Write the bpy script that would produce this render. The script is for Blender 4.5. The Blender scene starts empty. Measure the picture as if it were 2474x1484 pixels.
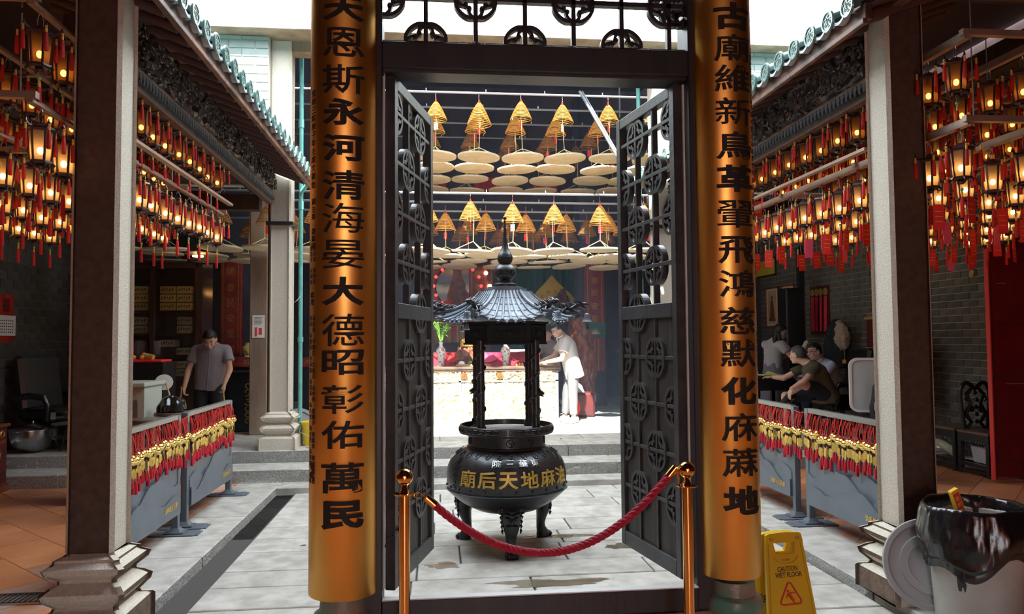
import bpy, bmesh, math, random
from mathutils import Vector, Matrix, noise, Euler
random.seed(7)
SC = bpy.context.scene
COL = SC.collection
PI = math.pi
# ------------------------------------------------ camera, sky, sun, exposure
cd = bpy.data.cameras.new('camera'); cam = bpy.data.objects.new('camera', cd); COL.objects.link(cam)
_y, _p, _r = .1034, .0449, -.0076
_f = Vector((math.sin(_y)*math.cos(_p), math.cos(_y)*math.cos(_p), math.sin(_p)))
_r0 = Vector((math.cos(_y), -math.sin(_y), 0)); _u0 = _r0.cross(_f)
_rt = _r0*math.cos(_r) + _u0*math.sin(_r); _up = _u0*math.cos(_r) - _r0*math.sin(_r)
cam.matrix_world = Matrix((( _rt.x, _up.x, -_f.x, -.49), (_rt.y, _up.y, -_f.y, -3.3), (_rt.z, _up.z, -_f.z, 1.5), (0, 0, 0, 1)))
cd.sensor_width = 36; cd.lens = 36*1794/2474; cd.clip_start = .05; cd.clip_end = 200
SC.camera = cam
W = bpy.data.worlds.new('world'); SC.world = W; W.use_nodes = True
bg = W.node_tree.nodes['Background']; bg.inputs[0].default_value = (.86, .93, 1, 1); bg.inputs[1].default_value = 8.2
sd = bpy.data.lights.new('sun', 'SUN'); sd.energy = 22; sd.angle = .009; sd.color = (1, .95, .86)
sun = bpy.data.objects.new('sun', sd); COL.objects.link(sun)
for _x, _e in ((-1.6, 170), (1.4, 170)):   # warm fill panels added behind the camera to brighten the brass boards
    _l = bpy.data.lights.new('hall_lamp', 'AREA'); _l.shape = 'RECTANGLE'; _l.size = 1.3; _l.size_y = 2.6; _l.energy = _e; _l.color = (1, .74, .42)  # added fill light, not a lamp of the hall
    _o = bpy.data.objects.new('hall_lamp', _l); COL.objects.link(_o); _o.location = (_x, -6.3, 1.9); _o.rotation_euler = (PI/2, 0, PI)  # added fill panel behind the camera
sun.rotation_euler = Vector((.28, 1, -1.15)).to_track_quat('-Z', 'Y').to_euler()
SC.view_settings.view_transform = 'Standard'; SC.view_settings.look = 'None'
SC.view_settings.gamma = 1; SC.view_settings.use_curve_mapping = False
SC.view_settings.exposure = 0.22
SC.cycles.use_denoising = True
SC.cycles.max_bounces = 6; SC.cycles.diffuse_bounces = 3; SC.cycles.glossy_bounces = 3; SC.cycles.transmission_bounces = 3
SC.cycles.transparent_max_bounces = 8; SC.cycles.sample_clamp_indirect = 6
SC.cycles.caustics_reflective = False; SC.cycles.caustics_refractive = False

# ------------------------------------------------ materials
MT = {}
def mat(n, c, rough=.6, metal=0, c2=None, ns=6, nd=4, bump=0, bs=40, vary=0, em=None, es=0, coat=0, alpha=1, stretch=None, lo=.35, hi=.65, trans=0, spec=.5, sss=0):
    m = bpy.data.materials.new(n); m.use_nodes = True; nt = m.node_tree; N = nt.nodes; L = nt.links
    b = N['Principled BSDF']; MT[n] = m
    b.inputs['Base Color'].default_value = (*c, 1); b.inputs['Roughness'].default_value = rough; b.inputs['Metallic'].default_value = metal
    b.inputs['Specular IOR Level'].default_value = spec
    if coat: b.inputs['Coat Weight'].default_value = coat; b.inputs['Coat Roughness'].default_value = .15
    if alpha < 1: b.inputs['Alpha'].default_value = alpha
    if trans: b.inputs['Transmission Weight'].default_value = trans
    if em: b.inputs['Emission Color'].default_value = (*em, 1); b.inputs['Emission Strength'].default_value = es
    tc = N.new('ShaderNodeTexCoord'); src = tc.outputs['Object']
    if stretch:
        mp = N.new('ShaderNodeMapping'); mp.inputs['Scale'].default_value = stretch; L.new(src, mp.inputs[0]); src = mp.outputs[0]
    last = None
    if c2:
        t = N.new('ShaderNodeTexNoise'); t.inputs['Scale'].default_value = ns; t.inputs['Detail'].default_value = nd; L.new(src, t.inputs[0])
        r = N.new('ShaderNodeValToRGB'); r.color_ramp.elements[0].position = lo; r.color_ramp.elements[1].position = hi
        r.color_ramp.elements[0].color = (*c, 1); r.color_ramp.elements[1].color = (*c2, 1)
        L.new(t.outputs[0], r.inputs[0]); last = r.outputs[0]
    if vary:
        oi = N.new('ShaderNodeObjectInfo'); h = N.new('ShaderNodeHueSaturation')
        mr = N.new('ShaderNodeMapRange'); mr.inputs[3].default_value = 1-vary; mr.inputs[4].default_value = 1+vary
        L.new(oi.outputs['Random'], mr.inputs[0]); L.new(mr.outputs[0], h.inputs['Value'])
        if last: L.new(last, h.inputs['Color'])
        else: h.inputs['Color'].default_value = (*c, 1)
        last = h.outputs[0]
    if last: L.new(last, b.inputs['Base Color'])
    if bump:
        t = N.new('ShaderNodeTexNoise'); t.inputs['Scale'].default_value = bs; t.inputs['Detail'].default_value = 5; L.new(src, t.inputs[0])
        bp = N.new('ShaderNodeBump'); bp.inputs['Strength'].default_value = bump; bp.inputs['Distance'].default_value = .01
        L.new(t.outputs[0], bp.inputs['Height']); L.new(bp.outputs[0], b.inputs['Normal'])
    return m
mat('granite', (.53,.515,.47), .75, c2=(.36,.345,.30), ns=7, bump=.35, bs=110, vary=.07)
mat('granite_rough', (.42,.42,.39), .9, c2=(.20,.20,.19), ns=70, bump=.9, bs=60, lo=.3, hi=.7)
mat('granite_wet', (.20,.18,.15), .10, c2=(.27,.24,.19), ns=14, bump=.25, bs=30)
mat('water_film', (.16,.13,.08), .05, c2=(.25,.20,.12), ns=20, bump=.2, bs=40, alpha=.5)
mat('pillar_stone', (.70,.65,.55), .85, c2=(.52,.47,.38), ns=90, bump=.5, bs=120, lo=.3, hi=.75)
mat('brown_paint', (.060,.032,.022), .6, c2=(.09,.055,.04), ns=22, nd=8, bump=.3, bs=60)  # brown of shaft and conduit, with the shaft's hall-side shade put in
mat('stone_sooty', (.17,.12,.085), .8, c2=(.10,.065,.045), ns=16, nd=8, bump=.5, bs=60)  # pillar base colour with its hall-side shade put in
mat('mortar', (.22,.21,.19), .9)
mat('joint_dark', (.07,.065,.06), .9)
mat('terracotta', (.82,.35,.15), .28, c2=(.62,.22,.10), ns=3.2, nd=8, bump=.15, bs=30, vary=.16, lo=.3, hi=.7)
mat('terracotta_worn', (.62,.26,.14), .4, c2=(.60,.55,.50), ns=4.5, nd=8, bump=.2, bs=30, vary=.1, lo=.42, hi=.66)
mat('brick_grey', (.15,.14,.115), .8, c2=(.10,.095,.08), ns=5, bump=.3, bs=50, vary=.22)
mat('brick_dark', (.085,.078,.066), .8, c2=(.055,.05,.045), ns=5, bump=.3, bs=50, vary=.22)
mat('brick_pale', (.34,.40,.38), .8, c2=(.26,.31,.30), ns=5, bump=.3, bs=50, vary=.12)
mat('mortar_pale', (.55,.53,.46), .9)
mat('black_paint', (.018,.019,.024), .42, c2=(.030,.030,.036), ns=8, bump=.12, bs=60, stretch=(1,1,.15))
mat('leaf_wood', (.024,.021,.020), .5, c2=(.060,.050,.042), ns=14, nd=8, bump=.35, bs=40, stretch=(1,1,.12), lo=.45, hi=.75)
mat('lattice_paint', (.062,.064,.068), .38, c2=(.035,.036,.040), ns=12, bump=.15, bs=60)
mat('old_wood', (.20,.13,.085), .6, c2=(.33,.24,.17), ns=5, nd=8, bump=.3, bs=25, stretch=(1,1,.25))
mat('dark_wood', (.035,.018,.011), .4, c2=(.06,.03,.018), ns=12, stretch=(1,1,.2), bump=.15, bs=30)
mat('roof_wood', (.075,.035,.032), .55, c2=(.10,.05,.04), ns=9, bump=.2, bs=30)
mat('fascia_wood', (.22,.10,.06), .5, c2=(.06,.03,.02), ns=7, nd=6, bump=.3, bs=22, lo=.4, hi=.6)
mat('carved_wood', (.085,.078,.075), .36, c2=(.20,.12,.095), ns=10, bump=.2, bs=60, lo=.5, hi=.8)
mat('iron_matte', (.010,.010,.012), .8, bump=.2, bs=60)
mat('frieze_back', (.16,.13,.10), .7, c2=(.09,.07,.055), ns=12)
mat('iron', (.020,.021,.024), .38, .3, c2=(.035,.036,.042), ns=18, bump=.12, bs=90, coat=.25)
mat('iron_roof', (.17,.21,.25), .42, .2, c2=(.10,.12,.15), ns=14, bump=.15, bs=60)
mat('ash', (.35,.33,.30), .95, bump=.5, bs=60)
def brassmat(n, c, c2, r):
    m = mat(n, c, r, 1, c2=c2, ns=3, nd=6, bump=.05, bs=14, stretch=(1,1,.35)); return m
brassmat('brass_board', (.95,.52,.13), (.84,.40,.08), .40)
brassmat('brass', (.90,.56,.20), (.78,.42,.12), .14)
mat('gold_leaf', (.95,.66,.18), .3, 1, c2=(.75,.42,.08), ns=40, bump=.3, bs=60)
mat('altar_gold', (.62,.56,.36), .45, .3, c2=(.26,.12,.05), ns=16, bump=.3, bs=60, lo=.5, hi=.75)
mat('gold_bell', (1,.74,.22), .22, 1)
mat('gold_plate', (.86,.62,.16), .45, .6, c2=(.62,.40,.08), ns=30)
mat('ink_black', (.010,.009,.009), .7, bump=.2, bs=80)
mat('ink_thin', (.05,.025,.012), .5)
mat('rope_red', (.50,.012,.05), .5, bump=.5, bs=260)
mat('tassel_red', (.62,.012,.010), .6, bump=.6, bs=400, stretch=(1,1,.05), vary=.15)
mat('tassel_deep', (.50,.004,.02), .6, bump=.6, bs=400, stretch=(1,1,.05), vary=.12)
mat('cord_red', (.70,.03,.02), .6)
mat('paper_red', (.75,.025,.02), .6, vary=.2)
mat('paper_pink', (.85,.10,.22), .6, vary=.2)
mat('paper_white', (.78,.77,.72), .7)
mat('paper_yellow', (.70,.72,.20), .7)
mat('bead_yellow', (.85,.52,.08), .35)
mat('bead_green', (.25,.45,.22), .3)
mat('bead_brown', (.10,.03,.02), .25)
mat('barrier_grey', (.13,.155,.185), .42, c2=(.11,.13,.155), ns=5, bump=.05)
mat('barrier_rim', (.17,.18,.18), .38, .3)
mat('alu', (.50,.36,.28), .42, .55, c2=(.40,.28,.22), ns=5)
mat('wire_grey', (.45,.45,.47), .4, .5)
mat('teal_paint', (.14,.42,.38), .45, c2=(.10,.34,.31), ns=10, bump=.15, bs=30)
mat('teal_glaze', (.10,.22,.215), .3, c2=(.20,.33,.30), ns=12, bump=.3, bs=30, coat=.4)
mat('glaze_face', (.30,.44,.38), .4, c2=(.18,.30,.26), ns=30, bump=.3, bs=60)
mat('drip_white', (.55,.60,.62), .45, c2=(.35,.40,.42), ns=12, bump=.2)
mat('tile_roof', (.30,.34,.33), .6, c2=(.45,.48,.46), ns=10, bump=.2)
mat('patina', (.10,.26,.18), .35, c2=(.30,.22,.17), ns=9, nd=8, bump=.7, bs=25, lo=.42, hi=.62)
mat('yellow_plastic', (.85,.56,.02), .35, c2=(.78,.50,.04), ns=5)
mat('sign_text', (.05,.045,.04), .5)
mat('sign_red', (.70,.05,.05), .5)
mat('bin_grey', (.50,.49,.45), .5, c2=(.42,.40,.36), ns=5)
mat('lid_grey', (.30,.31,.32), .45)
mat('bag_black', (.010,.010,.012), .22, bump=.5, bs=12, coat=.3)
mat('red_door', (.20,.006,.014), .3, c2=(.15,.004,.012), ns=5, bump=.06)
mat('red_lacquer', (.34,.035,.022), .45, c2=(.20,.02,.015), ns=18, bump=.3, bs=50)
mat('red_cloth', (.62,.02,.05), .7, bump=.3, bs=20)
mat('red_dark', (.12,.012,.012), .5, c2=(.07,.01,.01), ns=6)
mat('green_cloth', (.02,.14,.10), .8, bump=.3, bs=20)
mat('yellow_cloth', (.72,.48,.03), .7)
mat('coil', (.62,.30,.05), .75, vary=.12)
mat('coil_dark', (.40,.17,.04), .8, vary=.15)  # shaded copy of the coil colour for coils out of the sun
mat('tray', (.70,.60,.42), .6, c2=(.60,.49,.33), ns=6, vary=.08)
mat('string_gold', (.72,.60,.28), .6)
mat('porcelain', (.80,.78,.76), .15, c2=(.45,.16,.10), ns=28, nd=3, lo=.55, hi=.60, coat=.5)
mat('porcelain_yellow', (.62,.52,.16), .2, c2=(.14,.18,.12), ns=22, nd=3, lo=.55, hi=.6, coat=.5)
mat('leaf_green', (.10,.34,.04), .4, c2=(.24,.50,.08), ns=9)
mat('flower_pink', (.55,.32,.34), .7, vary=.2)
mat('carving_brown', (.26,.08,.03), .35, c2=(.14,.04,.02), ns=10, bump=.3)
mat('skin', (.55,.30,.20), .5, bump=.05)
mat('skin_pale', (.62,.38,.28), .5)
mat('hair', (.008,.007,.007), .45, bump=.5, bs=90, stretch=(1,1,.2))
mat('hair_grey', (.05,.05,.055), .5, bump=.5, bs=90, stretch=(1,1,.2))
mat('shirt_white', (.62,.60,.60), .8, bump=.15, bs=15)
mat('shirt_grey', (.24,.20,.22), .85, bump=.2, bs=15)
mat('shirt_blue', (.42,.48,.62), .8, bump=.2, bs=15)
mat('shirt_olive', (.075,.062,.035), .9, bump=.2, bs=15)
mat('top_pale', (.36,.35,.38), .85, bump=.15, bs=15)
mat('skirt_violet', (.14,.13,.18), .9, bump=.3, bs=12)
mat('cloth_navy', (.014,.017,.028), .9, bump=.2, bs=15)
mat('trouser_grey', (.16,.17,.18), .8, bump=.2, bs=12)
mat('trouser_black', (.015,.015,.018), .85, bump=.2, bs=12)
mat('white_plain', (.75,.75,.73), .6)
mat('mask_green', (.30,.42,.40), .8)
mat('glass_frame', (.02,.015,.012), .4)
mat('black_leather', (.012,.013,.016), .28, bump=.25, bs=12, coat=.2)
mat('blackwood', (.010,.010,.012), .3, bump=.2, bs=25, coat=.2)
mat('bench_top', (.16,.11,.08), .35, c2=(.10,.06,.045), ns=6, stretch=(1,.2,1))
mat('steel', (.45,.45,.46), .25, 1, bump=.15, bs=9)
mat('cab_green', (.42,.45,.38), .5)
mat('cream', (.62,.55,.36), .7, vary=.15)
mat('box_yellow', (.90,.66,.24), .7, vary=.2)
mat('box_white', (.60,.55,.45), .7, vary=.15)
mat('sky_panel', (.50,.56,.56), .5, c2=(.45,.50,.50), ns=3)
mat('board_frame', (.72,.72,.68), .5)
mat('bag_navy', (.012,.014,.022), .7, bump=.3, bs=20)
mat('fur', (.55,.45,.33), .95, bump=1, bs=60)
mat('pot_white', (.6,.6,.56), .5)
mat('hose', (.50,.52,.40), .6)
mat('box_clear', (.50,.54,.58), .3)
mat('blue_lid', (.10,.20,.34), .4)
mat('picture', (.50,.30,.16), .7, c2=(.62,.42,.26), ns=5)
mat('calendar_red', (.50,.03,.015), .5, c2=(.30,.015,.01), ns=9)
mat('straw', (.50,.34,.14), .7)
mat('roof_dark', (.045,.052,.085), .8, c2=(.05,.045,.06), ns=4)  # blue of the incense haze is put into this colour
mat('hall_wall', (.055,.040,.045), .85, c2=(.09,.05,.05), ns=6)
mat('pipe_grey', (.26,.28,.32), .35, .4)
mat('orange_fruit', (.75,.28,.03), .5)
mat('green_fruit', (.12,.35,.05), .4)
mat('bucket_yellow', (.80,.60,.04), .4)
mat('gold_dim', (.45,.28,.07), .4, .6, bump=.4, bs=50)
mat('sugar_white', (.85,.85,.85), .6)
mat('bulb', (1,.7,.3), .3, em=(1,.52,.16), es=26)
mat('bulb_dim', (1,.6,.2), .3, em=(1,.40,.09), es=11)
mat('lamp_red', (1,.05,.05), .3, em=(1,.03,.03), es=3.5)
mat('red_globe', (.8,.02,.03), .3, em=(1,.02,.03), es=1.0)
mat('lamp_warm', (1,.8,.4), .3, em=(1,.62,.25), es=14)
mat('spot_warm', (1,.8,.4), .3, em=(1,.55,.2), es=8)
mat('mirror_glass', (.50,.55,.60), .08, 1)
mat('sign_back', (.6,.42,.02), .4)
mat('lantern_frame', (.030,.012,.014), .35, c2=(.06,.02,.03), ns=30, coat=.3)
def shade_mat(n, c, t):
    m = bpy.data.materials.new(n); m.use_nodes = True; nt = m.node_tree; N = nt.nodes; L = nt.links; MT[n] = m
    out = N['Material Output']; N.remove(N['Principled BSDF'])
    d = N.new('ShaderNodeBsdfDiffuse'); d.inputs[0].default_value = (*c, 1)
    tr = N.new('ShaderNodeBsdfTranslucent'); tr.inputs[0].default_value = (*c, 1)
    tp = N.new('ShaderNodeBsdfTransparent'); tp.inputs[0].default_value = (1, .93, .8, 1)
    a = N.new('ShaderNodeMixShader'); a.inputs[0].default_value = .6; L.new(d.outputs[0], a.inputs[1]); L.new(tr.outputs[0], a.inputs[2])
    b = N.new('ShaderNodeMixShader'); b.inputs[0].default_value = t; L.new(a.outputs[0], b.inputs[1]); L.new(tp.outputs[0], b.inputs[2])
    L.new(b.outputs[0], out.inputs[0]); return m
shade_mat('lantern_shade', (.62,.50,.33), .38); shade_mat('lantern_shade_old', (.40,.24,.10), .40)  # second one: upper-tier glass darkened for lack of daylight
def glassmat():
    m = bpy.data.materials.new('cab_glass'); m.use_nodes = True; nt = m.node_tree; N = nt.nodes; L = nt.links; MT['cab_glass'] = m
    N.remove(N['Principled BSDF']); g = N.new('ShaderNodeBsdfGlossy'); g.inputs[1].default_value = .03
    t = N.new('ShaderNodeBsdfTransparent'); t.inputs[0].default_value = (.85,.85,.8,1); x = N.new('ShaderNodeMixShader'); x.inputs[0].default_value = .09
    L.new(t.outputs[0], x.inputs[1]); L.new(g.outputs[0], x.inputs[2]); L.new(x.outputs[0], N['Material Output'].inputs[0])
glassmat()

# ------------------------------------------------ mesh helpers
def V(*a): return Vector(a)
def TR(x=0, y=0, z=0, rz=0, rx=0, ry=0, s=1):
    return Matrix.Translation((x, y, z)) @ Euler((rx, ry, rz)).to_matrix().to_4x4() @ Matrix.Scale(s, 4)
class MB:
    def __init__(s): s.v = []; s.f = []; s.M = Matrix.Identity(4)
    def add(s, vs, fs):
        o = len(s.v); s.v += [s.M @ Vector(p) for p in vs]; s.f += [tuple(i+o for i in f) for f in fs]; return s
    def convex(s, vs, fs):
        c = sum((Vector(p) for p in vs), Vector())/len(vs); out = []
        for f in fs:
            a, b, d = Vector(vs[f[0]]), Vector(vs[f[1]]), Vector(vs[f[2]]); n = (b-a).cross(d-a)
            m = sum((Vector(vs[i]) for i in f), Vector())/len(f)
            out.append(f if n.dot(m-c) > 0 else tuple(reversed(f)))
        return s.add(vs, out)
    def box(s, c, d, rz=0, bev=0, rx=0, ry=0):
        hx, hy, hz = d[0]/2, d[1]/2, d[2]/2; R = Euler((rx, ry, rz)).to_matrix(); c = Vector(c)
        S = [(i, j, k) for i in (-1, 1) for j in (-1, 1) for k in (-1, 1)]
        if bev <= 0:
            vs = [(i*hx, j*hy, k*hz) for i, j, k in S]
            fs = [(0,1,3,2),(4,5,7,6),(0,1,5,4),(2,3,7,6),(0,2,6,4),(1,3,7,5)]
        else:
            b = min(bev, hx*.49, hy*.49, hz*.49); vs = []
            for i, j, k in S:
                vs += [(i*hx, j*(hy-b), k*(hz-b)), (i*(hx-b), j*hy, k*(hz-b)), (i*(hx-b), j*(hy-b), k*hz)]
            ix = lambda i, j, k: 3*S.index((i, j, k)); fs = []
            for g in (-1, 1):
                fs.append(tuple(ix(g, a, b2) for a, b2 in ((-1,-1),(-1,1),(1,1),(1,-1))))
                fs.append(tuple(ix(a, g, b2)+1 for a, b2 in ((-1,-1),(-1,1),(1,1),(1,-1))))
                fs.append(tuple(ix(a, b2, g)+2 for a, b2 in ((-1,-1),(-1,1),(1,1),(1,-1))))
                for h in (-1, 1):
                    fs.append((ix(g,h,-1), ix(g,h,1), ix(g,h,1)+1, ix(g,h,-1)+1))
                    fs.append((ix(g,-1,h), ix(g,1,h), ix(g,1,h)+2, ix(g,-1,h)+2))
                    fs.append((ix(-1,g,h)+1, ix(1,g,h)+1, ix(1,g,h)+2, ix(-1,g,h)+2))
            for q in S: n = ix(*q); fs.append((n, n+1, n+2))
        return s.convex([tuple(R @ Vector(p) + c) for p in vs], fs)
    def bb(s, x0, x1, y0, y1, z0, z1, bev=0):
        return s.box(((x0+x1)/2, (y0+y1)/2, (z0+z1)/2), (abs(x1-x0), abs(y1-y0), abs(z1-z0)), bev=bev)
    def lathe(s, prof, c=(0,0,0), n=16, ax=None, fn=None):
        c = Vector(c); R = Matrix.Identity(3) if ax is None else Vector((0,0,1)).rotation_difference(Vector(ax)).to_matrix()
        vs = []; fs = []
        for k, (r, z) in enumerate(prof):
            for i in range(n):
                a = 2*PI*i/n; rr = r*(fn(a, z) if fn else 1)
                vs.append(tuple(R @ Vector((rr*math.cos(a), rr*math.sin(a), z)) + c))
        for k in range(len(prof)-1):
            for i in range(n):
                j = (i+1) % n; fs.append((k*n+i, k*n+j, (k+1)*n+j, (k+1)*n+i))
        if prof[0][0] > 1e-5: fs.append(tuple(reversed(range(n))))
        if prof[-1][0] > 1e-5: fs.append(tuple(range((len(prof)-1)*n, len(prof)*n)))
        return s.add(vs, fs)
    def cyl(s, p0, p1, r0, r1=None, n=10):
        p0, p1 = Vector(p0), Vector(p1); r1 = r0 if r1 is None else r1
        return s.lathe([(r0, 0), (r1, (p1-p0).length)], p0, n, p1-p0)
    def sph(s, c, r, n=10, m=7, sc=(1,1,1), M=None):
        c = Vector(c); vs = []; fs = []
        for k in range(m+1):
            t = PI*k/m
            for i in range(n):
                a = 2*PI*i/n; p = Vector((r*sc[0]*math.sin(t)*math.cos(a), r*sc[1]*math.sin(t)*math.sin(a), -r*sc[2]*math.cos(t)))
                if M: p = M @ p
                vs.append(tuple(p+c))
        for k in range(m):
            for i in range(n): j = (i+1) % n; fs.append((k*n+i, k*n+j, (k+1)*n+j, (k+1)*n+i))
        return s.add(vs, fs)
    def tube(s, pts, r, n=6, closed=False, flat=1):
        P = [Vector(p) for p in pts]; N = len(P); rr = r if isinstance(r, (list, tuple)) else [r]*N
        T = [(P[(i+1) % N]-P[i-1]) if closed else (P[min(i+1, N-1)]-P[max(i-1, 0)]) for i in range(N)]
        T = [t.normalized() if t.length > 1e-9 else Vector((0,0,1)) for t in T]
        u = T[0].cross(Vector((0,0,1))); u = u.normalized() if u.length > .05 else T[0].cross(Vector((1,0,0))).normalized()
        vs = []; fs = []
        for i in range(N):
            u = u - T[i]*u.dot(T[i]); u.normalize(); w = T[i].cross(u)
            for k in range(n):
                a = 2*PI*k/n; vs.append(tuple(P[i] + (u*math.cos(a) + w*math.sin(a)*flat)*rr[i]))
        for i in range(N if closed else N-1):
            for k in range(n):
                l = (k+1) % n; j = (i+1) % N; fs.append((i*n+k, i*n+l, j*n+l, j*n+k))
        if not closed: fs.append(tuple(reversed(range(n)))); fs.append(tuple(range((N-1)*n, N*n)))
        return s.add(vs, fs)
    def prism(s, poly, th, o=(0,0,0), ux=(1,0,0), uy=(0,0,1)):
        o, ux, uy = Vector(o), Vector(ux), Vector(uy); nn = ux.cross(uy).normalized(); n = len(poly)
        ar = sum(poly[i][0]*poly[(i+1) % n][1]-poly[(i+1) % n][0]*poly[i][1] for i in range(n))
        if ar < 0: poly = list(reversed(poly))
        f = [o+ux*p[0]+uy*p[1]+nn*th/2 for p in poly]; b = [p-nn*th for p in f]
        fs = [tuple(range(n)), tuple(reversed(range(n, 2*n)))] + [(i, i+n, (i+1) % n+n, (i+1) % n) for i in range(n)]
        return s.add([tuple(p) for p in f+b], fs)
    def strip(s, A, B, th, o=(0,0,0), ux=(1,0,0), uy=(0,0,1), closed=False):
        o, ux, uy = Vector(o), Vector(ux), Vector(uy); nn = ux.cross(uy).normalized(); n = len(A); vs = []; fs = []
        for a, b in zip(A, B):
            for p, sg in ((a, 1), (b, 1), (b, -1), (a, -1)): vs.append(tuple(o+ux*p[0]+uy*p[1]+nn*th/2*sg))
        for i in range(n if closed else n-1):
            j = (i+1) % n
            for k in range(4): l = (k+1) % 4; fs.append((i*4+k, i*4+l, j*4+l, j*4+k))
        if not closed: fs += [(0,1,2,3), ((n-1)*4+3, (n-1)*4+2, (n-1)*4+1, (n-1)*4)]
        return s.add(vs, fs)
    def loft(s, secs, n=20, side=(1,0,0)):
        """secs: (centre, half width a, half depth b, section exponent) stacked along their own line"""
        vs = []; fs = []; N = len(secs); side = Vector(side)
        for i, sc in enumerate(secs):
            c, a, b = Vector(sc[0]), sc[1], sc[2]
            t = (Vector(secs[min(i+1, N-1)][0])-Vector(secs[max(i-1, 0)][0])).normalized()
            u = (side - t*side.dot(t)).normalized(); w = t.cross(u)
            for k in range(n):
                an = 2*PI*k/n; vs.append(tuple(c+u*a*math.cos(an)+w*b*math.sin(an)))
        for i in range(N-1):
            for k in range(n): l = (k+1) % n; fs.append((i*n+k, i*n+l, (i+1)*n+l, (i+1)*n+k))
        fs += [tuple(reversed(range(n))), tuple(range((N-1)*n, N*n))]
        return s.add(vs, fs)
    def grid(s, nx, ny, fn, close=False):
        vs = [tuple(fn(i/nx, j/ny)) for j in range(ny+1) for i in range(nx+1)]; w = nx+1
        return s.add(vs, [(j*w+i, j*w+i+1, (j+1)*w+i+1, (j+1)*w+i) for j in range(ny) for i in range(nx)])
    def build(s, name, m, parent=None, smooth=True, ang=35, fix=True, org=None):
        org = Vector(parent['_o']) if parent is not None else (Vector(org) if org else Vector((0,0,0)))
        me = bpy.data.meshes.new(name); me.from_pydata([p-org for p in s.v], [], s.f)
        if fix:
            bm = bmesh.new(); bm.from_mesh(me); bmesh.ops.recalc_face_normals(bm, faces=bm.faces); bm.to_mesh(me); bm.free()
        if smooth:
            for p in me.polygons: p.use_smooth = True
            try: me.set_sharp_from_angle(angle=math.radians(ang))
            except Exception: pass
        me.materials.append(MT[m]); o = bpy.data.objects.new(name, me); COL.objects.link(o)
        if parent is not None: o.parent = parent
        else: o.location = org
        o['_o'] = tuple(org)
        return o
def tag(o, label=None, cat=None, group=None, kind=None):
    if label: o['label'] = label
    if cat: o['category'] = cat
    if group: o['group'] = group
    if kind: o['kind'] = kind
    return o
def thing(name, label, cat, loc=(0,0,0), group=None, rz=0, kind=None):
    o = bpy.data.objects.new(name, None); COL.objects.link(o); o.location = loc; o.rotation_euler = (0,0,rz); o['_o'] = tuple(loc)
    o.empty_display_size = .1
    return tag(o, label, cat, group, kind)
def kids(o): return [c for c in bpy.data.objects if c.parent == o]
KC = {}
def copy_tree(root, loc, rz=None, label=None, group=None, rot=None, scale=None):
    if root.name not in KC:
        KC[root.name] = [(c, kids(c)) for c in kids(root)]
    r = root.copy(); COL.objects.link(r); r.location = loc
    if rz is not None: r.rotation_euler = (0,0,rz)
    if rot is not None: r.rotation_euler = rot
    if scale is not None: r.scale = (scale,)*3 if not isinstance(scale, tuple) else scale
    if label: r['label'] = label
    if group: r['group'] = group
    for c, g in KC[root.name]:
        n = c.copy(); COL.objects.link(n); n.parent = r
        for d in g: e = d.copy(); COL.objects.link(e); e.parent = n
    return r
def inst(src, parent, loc, rot=None, scale=None, mat_=None):
    o = src.copy(); COL.objects.link(o); o.parent = parent; o.location = loc
    if rot is not None: o.rotation_euler = rot
    if scale is not None: o.scale = scale
    return o
_tc = bpy.data.curves.new('text', 'FONT'); _to = bpy.data.objects.new('text', _tc); COL.objects.link(_to)
TCACHE = {}
def glyph(t, ex=.02, off=0., res=3, cuts=0):
    k = (t, ex, off, res, cuts)
    if k not in TCACHE:
        _tc.body = t; _tc.extrude = ex; _tc.offset = off; _tc.resolution_u = res
        dg = bpy.context.evaluated_depsgraph_get(); dg.update()
        me = bpy.data.meshes.new_from_object(_to.evaluated_get(dg))
        bm = bmesh.new(); bm.from_mesh(me); xs_ = [v.co.x for v in bm.verts]; a_, b_ = min(xs_), max(xs_)
        if cuts:
            for q in range(1, cuts): bmesh.ops.bisect_plane(bm, geom=bm.verts[:]+bm.edges[:]+bm.faces[:], plane_co=(a_+(b_-a_)*q/cuts, 0, 0), plane_no=(1,0,0))
        vs = [v.co.copy() for v in bm.verts]; bm.verts.index_update(); fs = [tuple(v.index for v in f.verts) for f in bm.faces]; bm.free(); bpy.data.meshes.remove(me)
        x0, x1 = min(v.x for v in vs), max(v.x for v in vs); y0, y1 = min(v.y for v in vs), max(v.y for v in vs)
        TCACHE[k] = (vs, fs, x0, x1, y0, y1)
    return TCACHE[k]
# outline offsets that thicken each character without closing or cancelling its strokes
BOLD = {0.034: {0.034: '天永大民古革化地', 0.0085: '恩斯廟鴻庥蔴', 0.02975: '河', 0.017: '清昭鳥', 0: '海', 0.00425: '晏德彰新翬', 0.01275: '佑萬維飛慈默'}, 0.022: {0.00825: '廟', 0.022: '后天油', 0.0165: '地', 0.011: '麻'}, 0.012: {0.012: '院三華東'}}
def bold(t, most): return next(o for o, c in BOLD[most].items() if t in c)
def glyph_to(mb, t, w, h, fn, ex=.02, off=0., res=3, fit=True, cuts=0):
    """put a text of given width and height; fn(x, y, z) maps its flat frame to space"""
    vs, fs, x0, x1, y0, y1 = glyph(t, ex, off, res, cuts)
    sx = w/(x1-x0); sy = h/(y1-y0)
    if not fit: sx = sy
    mb.add([tuple(fn((v.x-(x0+x1)/2)*sx, (v.y-(y0+y1)/2)*sy, v.z)) for v in vs], fs)

# ================================================ SETTING
def struct(name, mb, m, parent=None, label=None, cat=None, org=None, **k):
    o = mb.build(name, m, parent, org=org, **k)
    if parent is None: tag(o, label, cat, kind='structure')
    return o
random.seed(11)
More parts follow.
